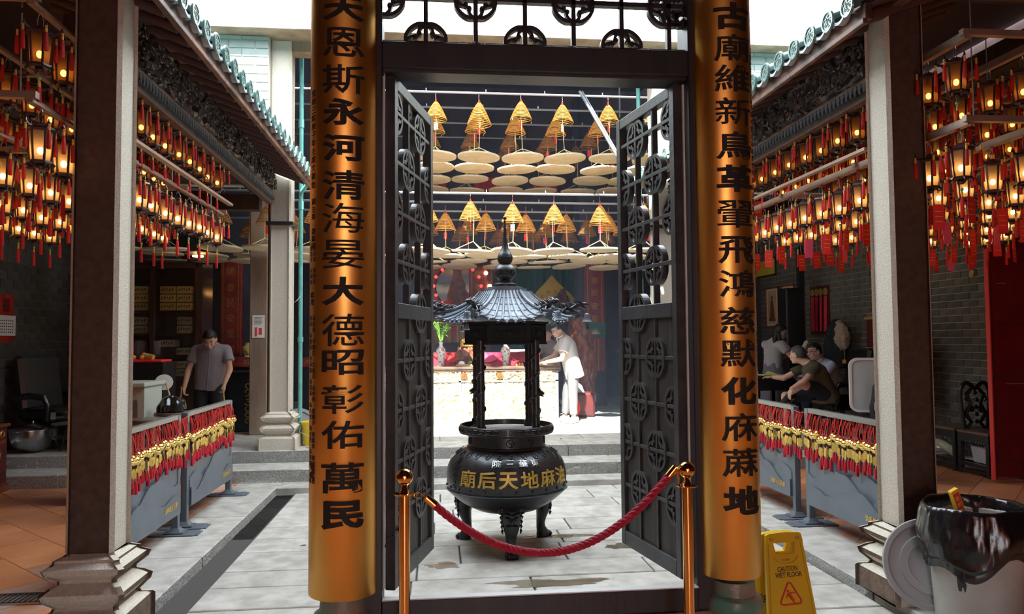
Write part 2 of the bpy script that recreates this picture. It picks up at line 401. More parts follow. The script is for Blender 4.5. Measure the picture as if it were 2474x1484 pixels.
# --- courtyard paving
b = MB(); b.bb(-2.12, 2.12, .45, 5.0, -.25, -.075); court = struct('floor', b, 'joint_dark', label='sunken courtyard floor of long grey granite slabs', cat='floor', smooth=False)
y = .47; row = 0
while y < 4.58:
    d = random.choice((.34, .40, .46, .38)); d = min(d, 4.62-y); x = -1.93 if row % 1 == 0 else -1.9
    while x < 2.09:
        L = random.uniform(.75, 1.6); x1 = x+L
        if 2.10-x1 < .45: x1 = 2.10
        b = MB(); g = .006; b.box(((x+x1)/2, y+d/2, -.105+random.uniform(-.002, .002)), (x1-x-g*2, d-g*2, .09), bev=.006, rz=random.uniform(-.003,.003))
        b.build('slab', 'granite', court, smooth=False); x = x1
    y += d; row += 1
# puddles and damp patches
def puddle(cx, cy, rx, ry, z, seed, par, m='water_film'):
    pts = []; n = 44
    for i in range(n):
        a = 2*PI*i/n; k = .75+.5*noise.noise(Vector((math.cos(a)*1.6+seed, math.sin(a)*1.6, seed*.7)))+.22*noise.noise(Vector((math.cos(a)*6+seed, math.sin(a)*6, 3)))
        pts.append((rx*k*math.cos(a), ry*k*math.sin(a)))
    b = MB(); b.prism(pts, .0012, (cx, cy, z), (1,0,0), (0,1,0)); o = b.build('puddle', m, par, smooth=False); return o
for i, q in enumerate([(-.42,1.95,.16,.09),(.25,1.50,.42,.10),(.62,2.62,.20,.05),(.88,2.28,.13,.10),(.42,2.62,.30,.06),(-1.35,.88,.62,.26),(-1.0,4.2,.18,.1),(-1.5,2.6,.03,.03)]):
    puddle(q[0], q[1], q[2], q[3], -.0580, i*3.1, court)
# gutter channels along the kerbs
for sx in (-1, 1):
    b = MB(); b.bb(sx*1.945, sx*2.115, .62, 2.9, -.16, -.086); b2 = MB(); b2.bb(sx*1.945, sx*2.115, 2.9, 4.6, -.16, -.075); struct('trim_%d' % (7 if sx < 0 else 8), b2, 'granite', label='dry far end of the drain channel along the %s kerb' % ('left' if sx < 0 else 'right'), cat='drain channel', smooth=False); struct('trim_%d' % (1 if sx < 0 else 2), b, 'granite_wet', label='wet drain channel along the %s kerb of the courtyard' % ('left' if sx < 0 else 'right'), cat='drain channel', smooth=False)
# --- kerb strips of granite and corridor floors
TILE = .38
def tiles(floor_o, x0, x1, y0, y1, z, m, step=TILE, keep=None):
    s = step*math.sqrt(2); base = None; c0 = -.38  # diagonal squares
    for i in range(-40, 40):
        for j in range(-40, 40):
            cx = (i-j)*s/2; cy = (i+j)*s/2 + c0
            poly = [(cx-s/2+.004, cy), (cx, cy-s/2+.004), (cx+s/2-.004, cy), (cx, cy+s/2-.004)]
            if cx+s/2 < x0 or cx-s/2 > x1 or cy+s/2 < y0 or cy-s/2 > y1: continue
            for ax, lim, sg in ((0, x0, 1), (0, x1, -1), (1, y0, 1), (1, y1, -1)):
                out = []
                for k in range(len(poly)):
                    p, q = poly[k], poly[(k+1) % len(poly)]; ip, iq = (p[ax]-lim)*sg >= 0, (q[ax]-lim)*sg >= 0
                    if ip: out.append(p)
                    if ip != iq:
                        t = (lim-p[ax])/(q[ax]-p[ax]); out.append((p[0]+(q[0]-p[0])*t, p[1]+(q[1]-p[1])*t))
                poly = out
                if len(poly) < 3: break
            if len(poly) < 3: continue
            b = MB(); b.prism(poly, .02, (0,0,z-.01+random.uniform(-.0012,.0012)), (1,0,0), (0,1,0)); b.build('tile', m(cx, cy) if callable(m) else m, floor_o, smooth=False)
for sx, nm in ((-1, 'left'), (1, 'right')):
    k = thing('trim_%d' % (3 if sx < 0 else 4), 'granite kerb of long blocks edging the courtyard on the %s' % nm, 'kerb', kind='structure')
    yy = .98
    while yy < 4.9:
        L = random.uniform(.9, 1.5); y1 = yy+L if 4.93-(yy+L) > .4 else 4.93
        b = MB(); w = 2.12+.46; b.bb(sx*2.12, sx*w, yy+.003, y1-.003, -.12, 0, .008); b.build('kerb_block', 'granite', k, smooth=False)
        b = MB(); b.grid(int((y1-yy)*30), 5, lambda u, v: (sx*(2.12-.004-.009*noise.noise(Vector((u*(y1-yy)*22, v*4, yy)))), yy+.004+u*(y1-yy-.008), -.10+.098*v)); b.build('rough_face', 'granite_rough', k, fix=False); yy = y1
    b = MB(); b.bb(sx*2.58, sx*5.85, .98, 5.0, -.2, -.016); fl = struct('floor', b, 'joint_dark', label='terracotta tiled floor of the %s side corridor' % nm, cat='floor', smooth=False)
    a, c = sorted((sx*2.585, sx*5.6))
    tiles(fl, a, c, 1.0, 4.93, 0, (lambda cx, cy: 'terracotta_worn' if abs(cx) < 3.05 else 'terracotta'))
# --- front hall floor
b = MB(); b.bb(-5.8, 5.9, -6.6, .45, -.2, -.016); b.bb(-5.8, -2.12, .45, .98, -.2, -.016); b.bb(2.12, 5.9, .45, .98, -.2, -.016)
ff = struct('floor', b, 'joint_dark', label='front hall floor of red clay tiles with a granite border', cat='floor', smooth=False)
tiles(ff, -4.6, -2.62, .1, .98, 0, 'terracotta'); tiles(ff, 2.62, 4.4, -.1, .98, 0, 'terracotta')
b = MB(); b.bb(-5.8, -2.62, -6.6, .1, -.016, -.002); b.bb(2.62, 5.9, -6.6, -.1, -.016, -.002); b.bb(-2.62, 2.62, -6.6, -.62, -.016, -.002); b.build('far_tiles', 'terracotta', ff, smooth=False)
xs = [-2.6, -1.75, -.98, -.2, .75, 1.25, 1.9, 2.6]
for i in range(len(xs)-1):
    b = MB(); b.bb(xs[i]+.003, xs[i+1]-.003, .06, .448, -.10, .0, .006); b.build('granite_slab', 'granite', ff, smooth=False)
    b = MB(); b.bb(xs[i]+.003, xs[i+1]-.003, -.62, .054, -.10, .0, .006); b.build('granite_slab', 'granite', ff, smooth=False)
for sx in (-1, 1):
    b = MB(); b.bb(sx*2.12, sx*2.6, .452, .975, -.10, -.001, .006); b.build('granite_slab', 'granite', ff, smooth=False)
puddle(1.75, .33, .30, .07, .002, 5, ff); puddle(2.05, .20, .22, .05, .002, 9, ff)
for i in range(9): puddle(1.55+random.uniform(-.2,.35), .16+random.uniform(-.1,.1), .03, .012, .002, i*1.7, ff)
# drain opening and grates
b = MB(); b.bb(-2.12, -1.86, .74, .97, -.135, -.07); struct('trim_5', b, 'joint_dark', label='dark drain hole at the near end of the left kerb', cat='drain', smooth=False)
b = MB(); b.bb(-2.13, -1.95, .975, 1.05, -.03, -.006); b.build('wooden_lid', 'old_wood', MT and tag(thing('drain_cover', 'small wooden board lying over the drain hole beside the left kerb', 'drain cover', (-2.0, 1.0, -.03)), kind='structure'), smooth=False)
for i in range(3):
    x = -2.62-.48*i-.24; g = thing('drain_grate', 'slotted metal drain grate by the left stone pillar, %s' % ('nearest the pillar' if i == 0 else 'middle one of three' if i == 1 else 'farthest from the pillar'), 'drain grate', (x, 1.4, .004), 'drain grates in the corridor floor')
    b = MB(); b.bb(x-.235, x+.235, 1.31, 1.325, .002, .014); b.bb(x-.235, x+.235, 1.475, 1.49, .002, .014); b.bb(x-.235, x-.222, 1.31, 1.49, .002, .014); b.bb(x+.222, x+.235, 1.31, 1.49, .002, .014); b.build('frame', 'steel', g, smooth=False)
    src = None
    for k in range(15):
        xx = x-.21+k*.03
        if src is None: b = MB(); b.bb(x-.005, x+.005, 1.325, 1.475, .003, .012); src = b.build('bar', 'steel', g, smooth=False); src.location = (xx-x, 0, 0)
        else: inst(src, g, (xx-x, 0, 0))
# --- steps up to the rear hall
def steps(x0, x1, nm, y1, zs, lab):
    o = thing(nm, lab, 'steps', kind='structure'); 
    for (ya, yb, za, zb) in zs:
        x = x0
        while x < x1-.01:
            L = random.uniform(.95, 1.7); xe = x+L if x1-(x+L) > .5 else x1
            b = MB(); b.bb(x+.003, xe-.003, ya, yb, za, zb, .012); b.build('step_block', 'granite', o, smooth=False)
            b = MB(); b.grid(int((xe-x)*26), 5, lambda u, v: (x+.006+u*(xe-x-.012), ya-.003-.008*noise.noise(Vector((u*(xe-x)*20, v*4, x))), za+.004+(zb-za-.012)*v)); b.build('rough_face', 'granite_rough', o, fix=False); x = xe
steps(-5.5, 5.7, 'stone_steps', 0, [(4.95, 5.42, -.02, .135), (5.42, 5.95, .1, .27)], 'two long rough granite steps rising to the rear hall')
b = MB(); b.bb(-2.12, 2.12, 4.62, 4.95, -.1, 0, .006); struct('trim_6', b, 'granite', label='low granite ledge at the foot of the steps', cat='ledge', smooth=False)
# --- rear hall floor
b = MB(); b.bb(-5.6, 5.8, 5.95, 12.7, .0, .268); rf = struct('floor', b, 'joint_dark', label='worn granite floor of the rear hall behind the steps', cat='floor', smooth=False)
y = 5.955
while y < 12.6:
    d = .62; x = -4.6-random.uniform(0, .5)
    while x < 4.6:
        L = random.uniform(1.0, 1.8); b = MB(); b.bb(x+.003, x+L-.003, y+.003, y+d-.003, .2, .27, .004); b.build('slab', 'granite' if y < 8 else 'brick_pale', rf, smooth=False); x += L
    y += d
# --- pillars
def pillar(x0, y0, s, z0, z1, h, lab, grp=None, chamf=.02, zb=0, shade_faces=True):
    cx, cy = x0+s/2, y0+s/2
    o = thing('stone_pillar', lab, 'pillar', (cx, cy, zb), kind='structure')
    b = MB()
    def ring(hw, z, c=chamf): return [(cx+a*(hw-c*(1-p)), cy+q*(hw-c*p), z) for a, q, p in ((-1,-1,0),(-1,-1,1),(1,-1,1),(1,-1,0),(1,1,0),(1,1,1),(-1,1,1),(-1,1,0))]
    def stack(L, nm, m):
        b = MB(); vs = []; fs = []
        for hw, z in L: vs += ring(hw, z)
        for k in range(len(L)-1):
            for i in range(8): j = (i+1) % 8; fs.append((k*8+i, k*8+j, (k+1)*8+j, (k+1)*8+i))
        fs += [tuple(range(8)), tuple(range((len(L)-1)*8, len(L)*8))]; b.add(vs, fs); q = b.build(nm, m, o, ang=25)
        if shade_faces:
            q.data.materials.append(MT['brown_paint' if nm == 'shaft' else 'stone_sooty'])  # both colours have the hall-side shade put in
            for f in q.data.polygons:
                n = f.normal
                if n.y < -.3 and abs(n.x) < .75*abs(n.y)+.2 or n.x*(1 if cx > 0 else -1) > .8: f.material_index = 1  # hall-side and outer faces get the shade-darkened colours
        return q
    if not shade_faces:
        b = MB(); q = -1 if cx < 0 else 1; b.cyl((cx+q*(s/2+.012), cy-.06, z0-.05), (cx+q*(s/2+.012), cy-.06, 3.3), .016, n=10); b.build('brown_conduit', 'brown_paint', o)
    hw = s/2; stack([(hw-.006, z0-.01), (hw, z0+.012), (hw, z1)], 'shaft', 'pillar_stone')
    H = h; P = [(.14,0),(.14,.30),(.125,.33),(.065,.36),(.055,.40),(.115,.50),(.125,.57),(.075,.64),(.035,.67),(.035,.71),(.10,.79),(.115,.86),(.075,.90),(.06,.92),(.06,.95),(.012,.985),(0,1.0)]
    stack([(hw+a*s*.9/.24*.78, zb+t*H) for a, t in P], 'carved_base', 'pillar_stone')
    return o
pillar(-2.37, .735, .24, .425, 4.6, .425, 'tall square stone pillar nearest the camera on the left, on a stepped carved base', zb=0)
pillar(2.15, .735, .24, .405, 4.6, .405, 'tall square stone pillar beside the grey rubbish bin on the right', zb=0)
pillar(-2.40, 5.52, .24, .70, 5.08, .43, 'pale stone pillar on the rear steps beside the teal downpipe', zb=.27, shade_faces=False)
pillar(2.19, 5.52, .24, .70, 5.08, .43, 'pale stone pillar on the rear steps seen through the right door leaf', zb=.27, shade_faces=False)
# grey beam over the rear steps
b = MB(); b.bb(-5.6, 5.8, 5.2, 5.85, 5.05, 5.12, .01); b.bb(-2.2, 2.2, 5.55, 5.75, 4.93, 5.05); struct('roof_beam', b, 'old_wood', label='long weathered eave beam carried by the rear pillars', cat='beam')
# --- brick walls (bricks are pieces)
def brick_wall(name, lab, m, org, u, up, L, H, nrm, bl, bh, joint, jm, max_parts=None, key=None, back=.12, holes=None):
    """wall plane from org along u (length L) and up (height H); nrm faces the viewer"""
    org, u, up, nrm = V(*org), V(*u), V(*up), V(*nrm)
    b = MB(); c = [org, org+u*L, org+u*L+up*H, org+up*H]; c2 = [p-nrm*back for p in c]
    b.convex([tuple(p) for p in c+c2], [(0,1,2,3),(4,5,6,7),(0,1,5,4),(1,2,6,5),(2,3,7,6),(3,0,4,7)])
    w = struct(name, b, jm, label=lab, cat='wall', smooth=False); cells = []; r = 0; z = 0
    while z < H-.01:
        x = -(bl/2 if r % 2 else 0)
        while x < L:
            a, e = max(x, 0), min(x+bl, L)
            if e-a > .02: cells.append((a+joint/2, e-joint/2, z+joint/2, min(z+bh, H)-joint/2))
            x += bl
        z += bh; r += 1
    if key: cells.sort(key=lambda q: key(org+u*(q[0]+q[1])/2+up*(q[2]+q[3])/2))
    src = {}; n = 0; rest = MB()
    for q in cells:
        c = org+u*(q[0]+q[1])/2+up*(q[2]+q[3])/2+nrm*.002; d = (q[1]-q[0], q[3]-q[2])
        if max_parts is None or n < max_parts:
            kd = (round(d[0], 3), round(d[1], 3))
            if kd not in src:
                bb = MB(); dx = [abs(u[i])*d[0]+abs(up[i])*d[1]+abs(nrm[i])*.02 for i in range(3)]; bb.box((0,0,0), dx, bev=.003)
                src[kd] = bb.build('brick', m, w, smooth=False); src[kd].location = c
            else: inst(src[kd], w, c)
            n += 1
        else:
            dx = [abs(u[i])*d[0]+abs(up[i])*d[1]+abs(nrm[i])*.02 for i in range(3)]; rest.box(c, dx)
    if rest.v: o = rest.build('far_bricks', m, w, smooth=False); o['kind'] = 'stuff'
    return w
CAMP = V(-.49, -3.3, 1.5)
def keyR(p):
    vis = 0 if (p.y > 4.2 and p.y < 10.5 and p.z > .1 and p.z < 2.75) else 100
    return vis+(p-CAMP).length
brick_wall('wall_right', 'grey brick side wall behind the carved benches on the right', 'brick_grey', (5.75,3.2,0), (0,1,0), (0,0,1), 7.2, 3.5, (-1,0,0), .265, .088, .009, 'mortar_pale', 300, keyR)
def keyL(p): return (0 if (p.y > 4.9 and p.y < 9 and p.z > .2 and p.z < 2.5) else 100)+(p-CAMP).length
brick_wall('wall_left', 'dark grey brick side wall behind the armchair on the left', 'brick_dark', (-5.55,4.6,.27), (0,1,0), (0,0,1), 4.6, 2.6, (1,0,0), .265, .105, .007, 'mortar', 300, keyL)
def plain(name, lab, m, *bx, cat='wall'):
    b = MB()
    for q in bx: b.bb(*q)
    return struct(name, b, m, label=lab, cat=cat, smooth=False)
plain('wall_left', 'dark outer wall of the left side of the temple', 'hall_wall', (-5.75,-5.67,-6.6,12.8,0,6.6), (-5.67,-5.55,-6.6,4.6,0,5.6), (-5.67,-5.55,4.6,12.8,2.87,5.6), (-5.67,-5.55,9.2,12.8,0,2.9))
plain('wall_right', 'dark outer wall of the right side of the temple', 'hall_wall', (5.87,5.95,-6.6,12.8,0,6.6), (5.75,5.87,-6.6,3.2,0,5.6), (5.75,5.87,3.2,12.8,3.5,5.6), (5.75,5.87,10.4,12.8,0,3.5))
plain('wall_back', 'dark smoke-stained rear wall behind the shrines', 'hall_wall', (-5.7,5.9,12.6,12.75,0,8.4))
plain('wall_front', 'front wall of the hall with its open doorway to the street and an added unseen sun canopy', 'red_dark', (-5.7,-.55,-6.7,-6.6,0,5.6), (.45,5.9,-6.7,-6.6,0,5.6), (-.55,.45,-6.7,-6.6,2.5,5.6), (-3,3,-9.2,-6.7,2.9,3.0))  # last box: unseen canopy added to keep sun off the street
plain('ceiling', 'dark timber ceiling of the front hall with added sun-blocking upper walls', 'roof_dark', (-5.8,6.0,-6.7,.95,5.55,5.65), (-5.8,6.0,.93,1.0,4.45,6.45), (-5.8,-2.3,.93,1.0,3.62,4.5), (2.3,6.0,.93,1.0,3.62,4.5), cat='ceiling')  # upright slabs over the courtyard edge are added to block sun and sky
plain('street_ground', 'pale paving of the street outside the front doorway', 'granite', (-9,9,-14,-6.7,-.1,-.02), cat='ground')
# beams under the front hall ceiling
b = MB()
for sx in (-1, 1):
    b.bb(sx*2.2, sx*5.7, .78, .92, 3.86, 4.02); b.bb(sx*2.1, sx*5.7, .7, .95, 4.35, 4.5)
    b.cyl((sx*2.3, .3, 3.62), (sx*5.7, .3, 3.62), .07, n=12); b.bb(sx*2.4, sx*5.7, .28, .36, 3.32, 3.40)
for yy in (-5, -3.2, -1.4): b.cyl((-5.7, yy, 5.2), (5.8, yy, 5.2), .12, n=12)
struct('roof_beam', b, 'dark_wood', label='dark cross beams under the front hall roof', cat='beam')
# rear court walls above the side roofs
def kk(p): return (0 if p.z > 3.4 else 50)+(p-CAMP).length
brick_wall('wall_rear_left', 'sunlit pale brick wall above the left roof', 'brick_pale', (-5.55,5.42,3.3), (1,0,0), (0,0,1), 3.15, 1.75, (0,-1,0), .30, .10, .009, 'mortar_pale', 200, kk)
brick_wall('wall_rear_right', 'sunlit pale brick wall above the right roof', 'brick_pale', (2.41,5.42,3.3), (1,0,0), (0,0,1), 3.35, 1.75, (0,-1,0), .30, .10, .009, 'mortar_pale', 200, kk)
plain('ceiling', 'dark roof boards over the aisles of the rear hall', 'roof_dark', (-5.7,-2.5,5.55,8.6,4.98,5.1), (2.5,5.9,5.55,8.6,4.98,5.1), cat='ceiling')
plain('ceiling', 'dark boarded roof with haze-blue tint over the main rear hall', 'roof_dark', (-5.7,5.9,10.0,12.8,7.0,7.1), cat='ceiling')
# sunlit rear roof above the beam
rr = thing('roof_rear', 'overexposed tiled roof slope of the rear hall above the beam', 'roof', kind='structure')
b = MB(); b.convex([(-5.8,6.2,5.34),(6,6.2,5.34),(6,10.6,7.6),(-5.8,10.6,7.6),(-5.8,6.2,5.40),(6,6.2,5.40),(6,10.6,7.68),(-5.8,10.6,7.68)], [(0,1,2,3),(4,5,6,7),(0,1,5,4),(1,2,6,5),(2,3,7,6),(3,0,4,7)]); b.build('roof_slab', 'roof_dark', rr, smooth=False); b = MB(); b.bb(-5.8,6,6.14,6.2,5.30,5.42); b.build('eave_fascia', 'roof_dark', rr, smooth=False); b = MB(); b.convex([(-5.8,6.18,5.42),(6,6.18,5.42),(6,10.6,7.70),(-5.8,10.6,7.70),(-5.8,6.18,5.44),(6,6.18,5.44),(6,10.6,7.72),(-5.8,10.6,7.72)], [(0,1,2,3),(4,5,6,7),(0,1,5,4),(1,2,6,5),(2,3,7,6),(3,0,4,7)]); b.build('tile_bed', 'tile_roof', rr, smooth=False)
src = None
for i in range(44):
    x = -5.6+i*.26
    if src is None:
        b = MB(); b.cyl((0,6.15,5.46), (0,10.6,7.75), .06, n=10); src = b.build('tile_row', 'tile_roof', rr); src.location = (x,0,0)
    else: inst(src, rr, (x,0,0))

# ================================================ SIDE ROOFS
def carve(u, v, s, sc=1.0):
    """height of carved scrollwork, 0..1"""
    p = Vector((u*sc, v*sc, s)); w = noise.noise_vector(p*1.1)*1.1
    n = noise.noise(p*2.1+w); m = noise.noise(p*4.6+w*1.7+Vector((5,5,5)))
    r = 1-abs(n)*3.2; q = 1-abs(m)*3.0
    return max(0, r)*.65+max(0, q)*.45
def side_roof(sx):
    nm = 'left' if sx < 0 else 'right'
    R = thing('roof_'+nm, 'tiled eave over the %s corridor with green glazed tile ends and a carved frieze' % nm, 'roof', (sx*2.3, 1, 3.2), kind='structure')
    y0, y1 = (.55, 5.38); ex = 1.90; ez = 3.27; sl = .34
    P = lambda x, y, z: (sx*x, y, z)
    b = MB(); L = [(1.98, 3.40), (2.6, 3.62), (3.8, 4.1), (5.7, 4.85)]
    for (xa, za), (xb, zb) in zip(L, L[1:]):
        vs = [P(xa,y0,za),P(xb,y0,zb),P(xb,y1,zb),P(xa,y1,za),P(xa,y0,za+.05),P(xb,y0,zb+.05),P(xb,y1,zb+.05),P(xa,y1,za+.05)]
        b.convex(vs, [(0,1,2,3),(4,5,6,7),(0,1,5,4),(1,2,6,5),(2,3,7,6),(3,0,4,7)])
    b.build('roof_boards', 'roof_wood', R, smooth=False)
    b = MB(); b.bb(sx*1.91, sx*1.955, y0, y1, ez+.015, ez+.105, .004); b.build('fascia_board', 'fascia_wood', R, smooth=False)
    b = MB(); b.bb(sx*1.895, sx*1.925, y0, y1, ez-.012, ez+.02, .003); b.bb(sx*2.18, sx*2.25, y0, y1, 3.44, 3.50, .004); b.build('eave_strip', 'fascia_wood', R, smooth=False)
    # rows of convex tiles seen from below, glazed ends, drip tiles
    s1 = s2 = s3 = s4 = None; n = int((y1-y0-.1)/.213)
    for i in range(n+1):
        y = y0+.10+i*.213
        if s1 is None:
            b = MB(); pts = [(k*PI/8) for k in range(9)]
            A = lambda rr, x, z, t: P(x, rr*math.cos(t), z+rr*math.sin(t)); vs = []; fs = []
            for x, z in ((1.865, 3.385), (5.5, 4.86)):
                for rr in (.063, .05):
                    for t in pts: vs.append(A(rr, x, z, t))
            for k in range(8): fs += [(k, k+1, 18+k+1, 18+k), (9+k, 9+k+1, 27+k+1, 27+k), (k, k+1, 10+k, 9+k)]
            b.add(vs, fs); s1 = b.build('tile_row', 'teal_glaze', R); s1.location.y = y
            b = MB(); b.lathe([(.064,0),(.068,.006),(.064,.016),(.052,.016),(.050,.010),(.0,.010)], P(1.872,0,3.40), 20, (-sx,0,0)); 
            s2 = b.build('tile_cap', 'teal_glaze', R); s2.location.y = y
            b = MB()
            for k in range(9):
                a = k*2.4; rr = .008+.0044*k; c = V(sx*1.8605, rr*math.cos(a), 3.40+rr*math.sin(a)); b.sph(c, .008, 6, 4, (.6,1,1))
            for k in range(7):
                a = k*PI*2/7; b.box((sx*1.8610, .030*math.cos(a), 3.40+.030*math.sin(a)), (.004,.016,.006), rx=a+.7)
            s3 = b.build('seal_face', 'glaze_face', R); s3.parent = s2
            b = MB(); q = []
            for k in range(11): t = -1+k*.2; q.append((t*.062, -.028*(1-t*t)-.002))
            for k in range(10, -1, -1): t = -1+k*.2; q.append((t*.062, -.028*(1-t*t)+.016))
            b.prism(q, .05, P(1.895, .1065, 3.365), (0,1,0), (0,0,1)); s4 = b.build('drip_tile', 'drip_white', R); s4.location.y = y
        else:
            inst(s1, R, (0, y, 0)); c = inst(s2, R, (0, y, 0)); inst(s3, c, (0,0,0)); inst(s4, R, (0, y, 0))
    # rafters: round ends showing below the roof boards
    b = MB(); vs = []; 
    b.cyl((0,0,0), (0,0,0.001), .001); b = MB(); d = V(sx*(2.75-1.98), 0, .30)
    b.cyl(V(sx*1.99, 0, 3.36), V(sx*1.99, 0, 3.36)+d*1.3, .038, .046, n=14)
    src = b.build('rafter', 'roof_wood', R)
    src.location.y = y0+.10+.106
    for i in range(1, n+1): inst(src, R, (0, y0+.10+.106+i*.213, 0))
    # carved frieze
    fz0, fz1 = 3.12, 3.47; X = 2.30; ya, yb = .95, 5.2
    b = MB(); b.bb(sx*X, sx*(X+.04), ya, yb, 3.07, fz1+.08); b.build('frieze_board', 'frieze_back', R, smooth=False)
    b = MB(); b.bb(sx*(X-.035), sx*(X+.02), ya, yb, fz1, fz1+.055, .005); b.build('frieze_rail', 'old_wood', R, smooth=False); b = MB(); b.bb(sx*(X-.012), sx*(X+.06), ya, yb, 3.045, 3.07, .005); b.build('frieze_foot', 'roof_wood', R, smooth=False)
    b = MB(); b.bb(sx*(X-.03), sx*(X+.01), ya, yb, 3.155, 3.175, .003); b.build('frieze_moulding', 'fascia_wood', R, smooth=False)
    b = MB(); nx, ny = 620, 46
    def F(u, v):
        h = carve(u*(yb-ya), v*.25, 3.3 if sx < 0 else 8.1, 3.4); return (sx*(X-.004+ .012-.05*min(h, 1.1)), ya+u*(yb-ya), 3.176+v*.292)
    b.grid(nx, ny, F); o = b.build('carved_relief', 'carved_wood', R, fix=False); o['label'] = 'dark carved scroll and dragon relief'
    # applied scrolls, figures and blossoms standing proud
    rnd = random.Random(5+sx); b = MB()
    for k in range(190):
        yy = ya+.05+(yb-ya-.1)*(k+.5)/190+rnd.uniform(-.02,.02); zz = rnd.uniform(3.21, 3.43); r = rnd.uniform(.018,.042); a0 = rnd.uniform(0, 6); tw = rnd.choice((-1, 1))
        pts = []
        for i in range(11):
            t = i/10; rr = r*(1-t*.75); a = a0+tw*t*5.2; pts.append((sx*(X-.045-.012*t), yy+rr*math.cos(a), zz+rr*math.sin(a)))
        b.tube(pts, [.0085*(1-.6*i/10) for i in range(11)], 5)
    for k in range(24):
        yy = ya+.1+k*(yb-ya-.2)/23; zz = 3.31+.06*math.sin(k*2.1); b.sph((sx*(X-.045), yy, zz), .022, 8, 5, (.7,.8,1.3)); b.sph((sx*(X-.055), yy, zz+.04), .013, 7, 5)
        for q in range(5): b.box((sx*(X-.05), yy+rnd.uniform(-.05,.05), zz+rnd.uniform(-.06,.06)), (.012,.055,.010), rx=rnd.uniform(0,3))
    b.build('carved_figures', 'carved_wood', R)
    src = None; k = 0; yy = ya+.02
    while yy < yb:
        if src is None:
            b = MB(); b.prism([(-.021,.0),(.021,0),(.021,-.022),(.011,-.036),(.013,-.05),(0,-.070),(-.013,-.05),(-.011,-.036),(-.021,-.022)], .02, (sx*(X-.016), 0, 3.154), (0,1,0), (0,0,1)); src = b.build('pendant_tooth', 'barrier_grey', R, smooth=False); src.location.y = yy
        else: inst(src, R, (0, yy, 0))
        yy += .052
    b = MB(); b.bb(sx*2.30, sx*5.5, .72, .86, 3.6, 3.75); b.bb(sx*2.42, sx*2.5, .9, 5.2, 3.15, 3.3); b.bb(sx*3.7, sx*3.85, .9, 5.2, 3.5, 3.7); b.bb(sx*2.4, sx*5.5, 5.0, 5.15, 2.95, 3.12)
    b.build('purlin', 'dark_wood', R, smooth=False)
    return R
side_roof(-1); side_roof(1)
# teal downpipe, hopper, brace
def pipe(sx, lab):
    o = thing('downpipe', lab, 'downpipe', (sx*2.0, 5.75, .27)); X = sx*2.10; Y = 5.84
    b = MB(); b.cyl((X, Y, .29), (X, Y, 5.0), .026, n=14); b.build('pipe', 'teal_paint', o)
    b = MB(); b.cyl((X, Y, 1.5), (X, Y, 1.56), .034, n=14); b.cyl((X, Y, 3.1), (X, Y, 3.2), .034, n=14); b.cyl((X, Y, 4.1), (X, Y, 4.2), .034, n=14); b.build('collar', 'teal_paint', o)
    b = MB(); b.tube([(X, Y-.02, 3.30), (sx*1.98, 5.58, 3.36), (sx*1.93, 5.42, 3.42)], .024, 10); b.bb(sx*1.90, sx*1.99, 5.36, 5.50, 3.34, 3.46, .01); b.build('gutter_outlet', 'teal_paint', o)
    b = MB(); b.tube([(X, Y-.03, 2.05), (X-sx*-.03, Y-.05, 2.0), (X-sx*-.07, Y-.05, 1.97), (X-sx*-.10, Y-.05, 2.02), (X-sx*-.10, Y-.05, 2.07)], .006, 6); b.build('hook', 'steel', o)
    return o
pipe(-1, 'tall thin teal downpipe beside the pale rear pillar'); pipe(1, 'tall teal downpipe behind the open right door leaf')
for sx in (-1, 1):
    b = MB(); b.bb(sx*2.13, sx*2.44, 5.49, 5.79, 2.86, 2.90); o = b.build('pillar_strap', 'iron', smooth=False, org=(sx*2.25, 5.3, 2.88)); tag(o, 'black iron strap clamped round the rear pillar %s' % ('beside the downpipe' if sx < 0 else 'on the right'), 'strap')
# carved end gutters at the rear corners, diagonal rod seen through the doorway
b = MB(); b.tube([(1.32, 5.75, 4.62), (1.96, 5.7, 3.47)], .017, 8); b.tube([(1.36, 5.77, 4.62), (2.0, 5.72, 3.47)], .012, 8); o = b.build('diagonal_brace', 'pipe_grey', org=(1.6, 5.7, 4)); tag(o, 'slanting grey metal brace rod crossing in front of the incense coils', 'brace')
b = MB(); b.tube([(-1.93, 5.6, 3.46), (-1.62, 5.66, 3.80)], .014, 8); o = b.build('diagonal_brace', 'pipe_grey', org=(-1.8, 5.6, 3.6)); tag(o, 'short slanting grey rod beside the head of the teal downpipe', 'brace')
# dark timber post with notice
b = MB(); b.bb(-2.95, -2.72, 6.9, 7.12, .27, 4.98, .01); tag(b.build('timber_post', 'old_wood', smooth=False, org=(-2.83, 7, .27)), 'weathered square timber post with a paper notice, behind the rear left pillar', 'post', kind='structure')
n_ = thing('paper_notice', 'white printed notice with small red stamps on the weathered timber post', 'notice', (-2.83, 6.885, 1.65))
b = MB(); b.bb(-2.91, -2.75, 6.888, 6.893, 1.56, 1.86); b.build('sheet', 'paper_white', n_, smooth=False)
b = MB(); b.bb(-2.875, -2.845, 6.883, 6.888, 1.58, 1.70); b.bb(-2.825, -2.785, 6.883, 6.888, 1.60, 1.69); b.build('stamp', 'sign_red', n_, smooth=False)
b = MB()
for i in range(6): b.bb(-2.885, -2.775-.02*(i % 2), 6.885, 6.887, 1.83-i*.018, 1.834-i*.018)
b.build('text_line', 'ink_thin', n_, smooth=False)

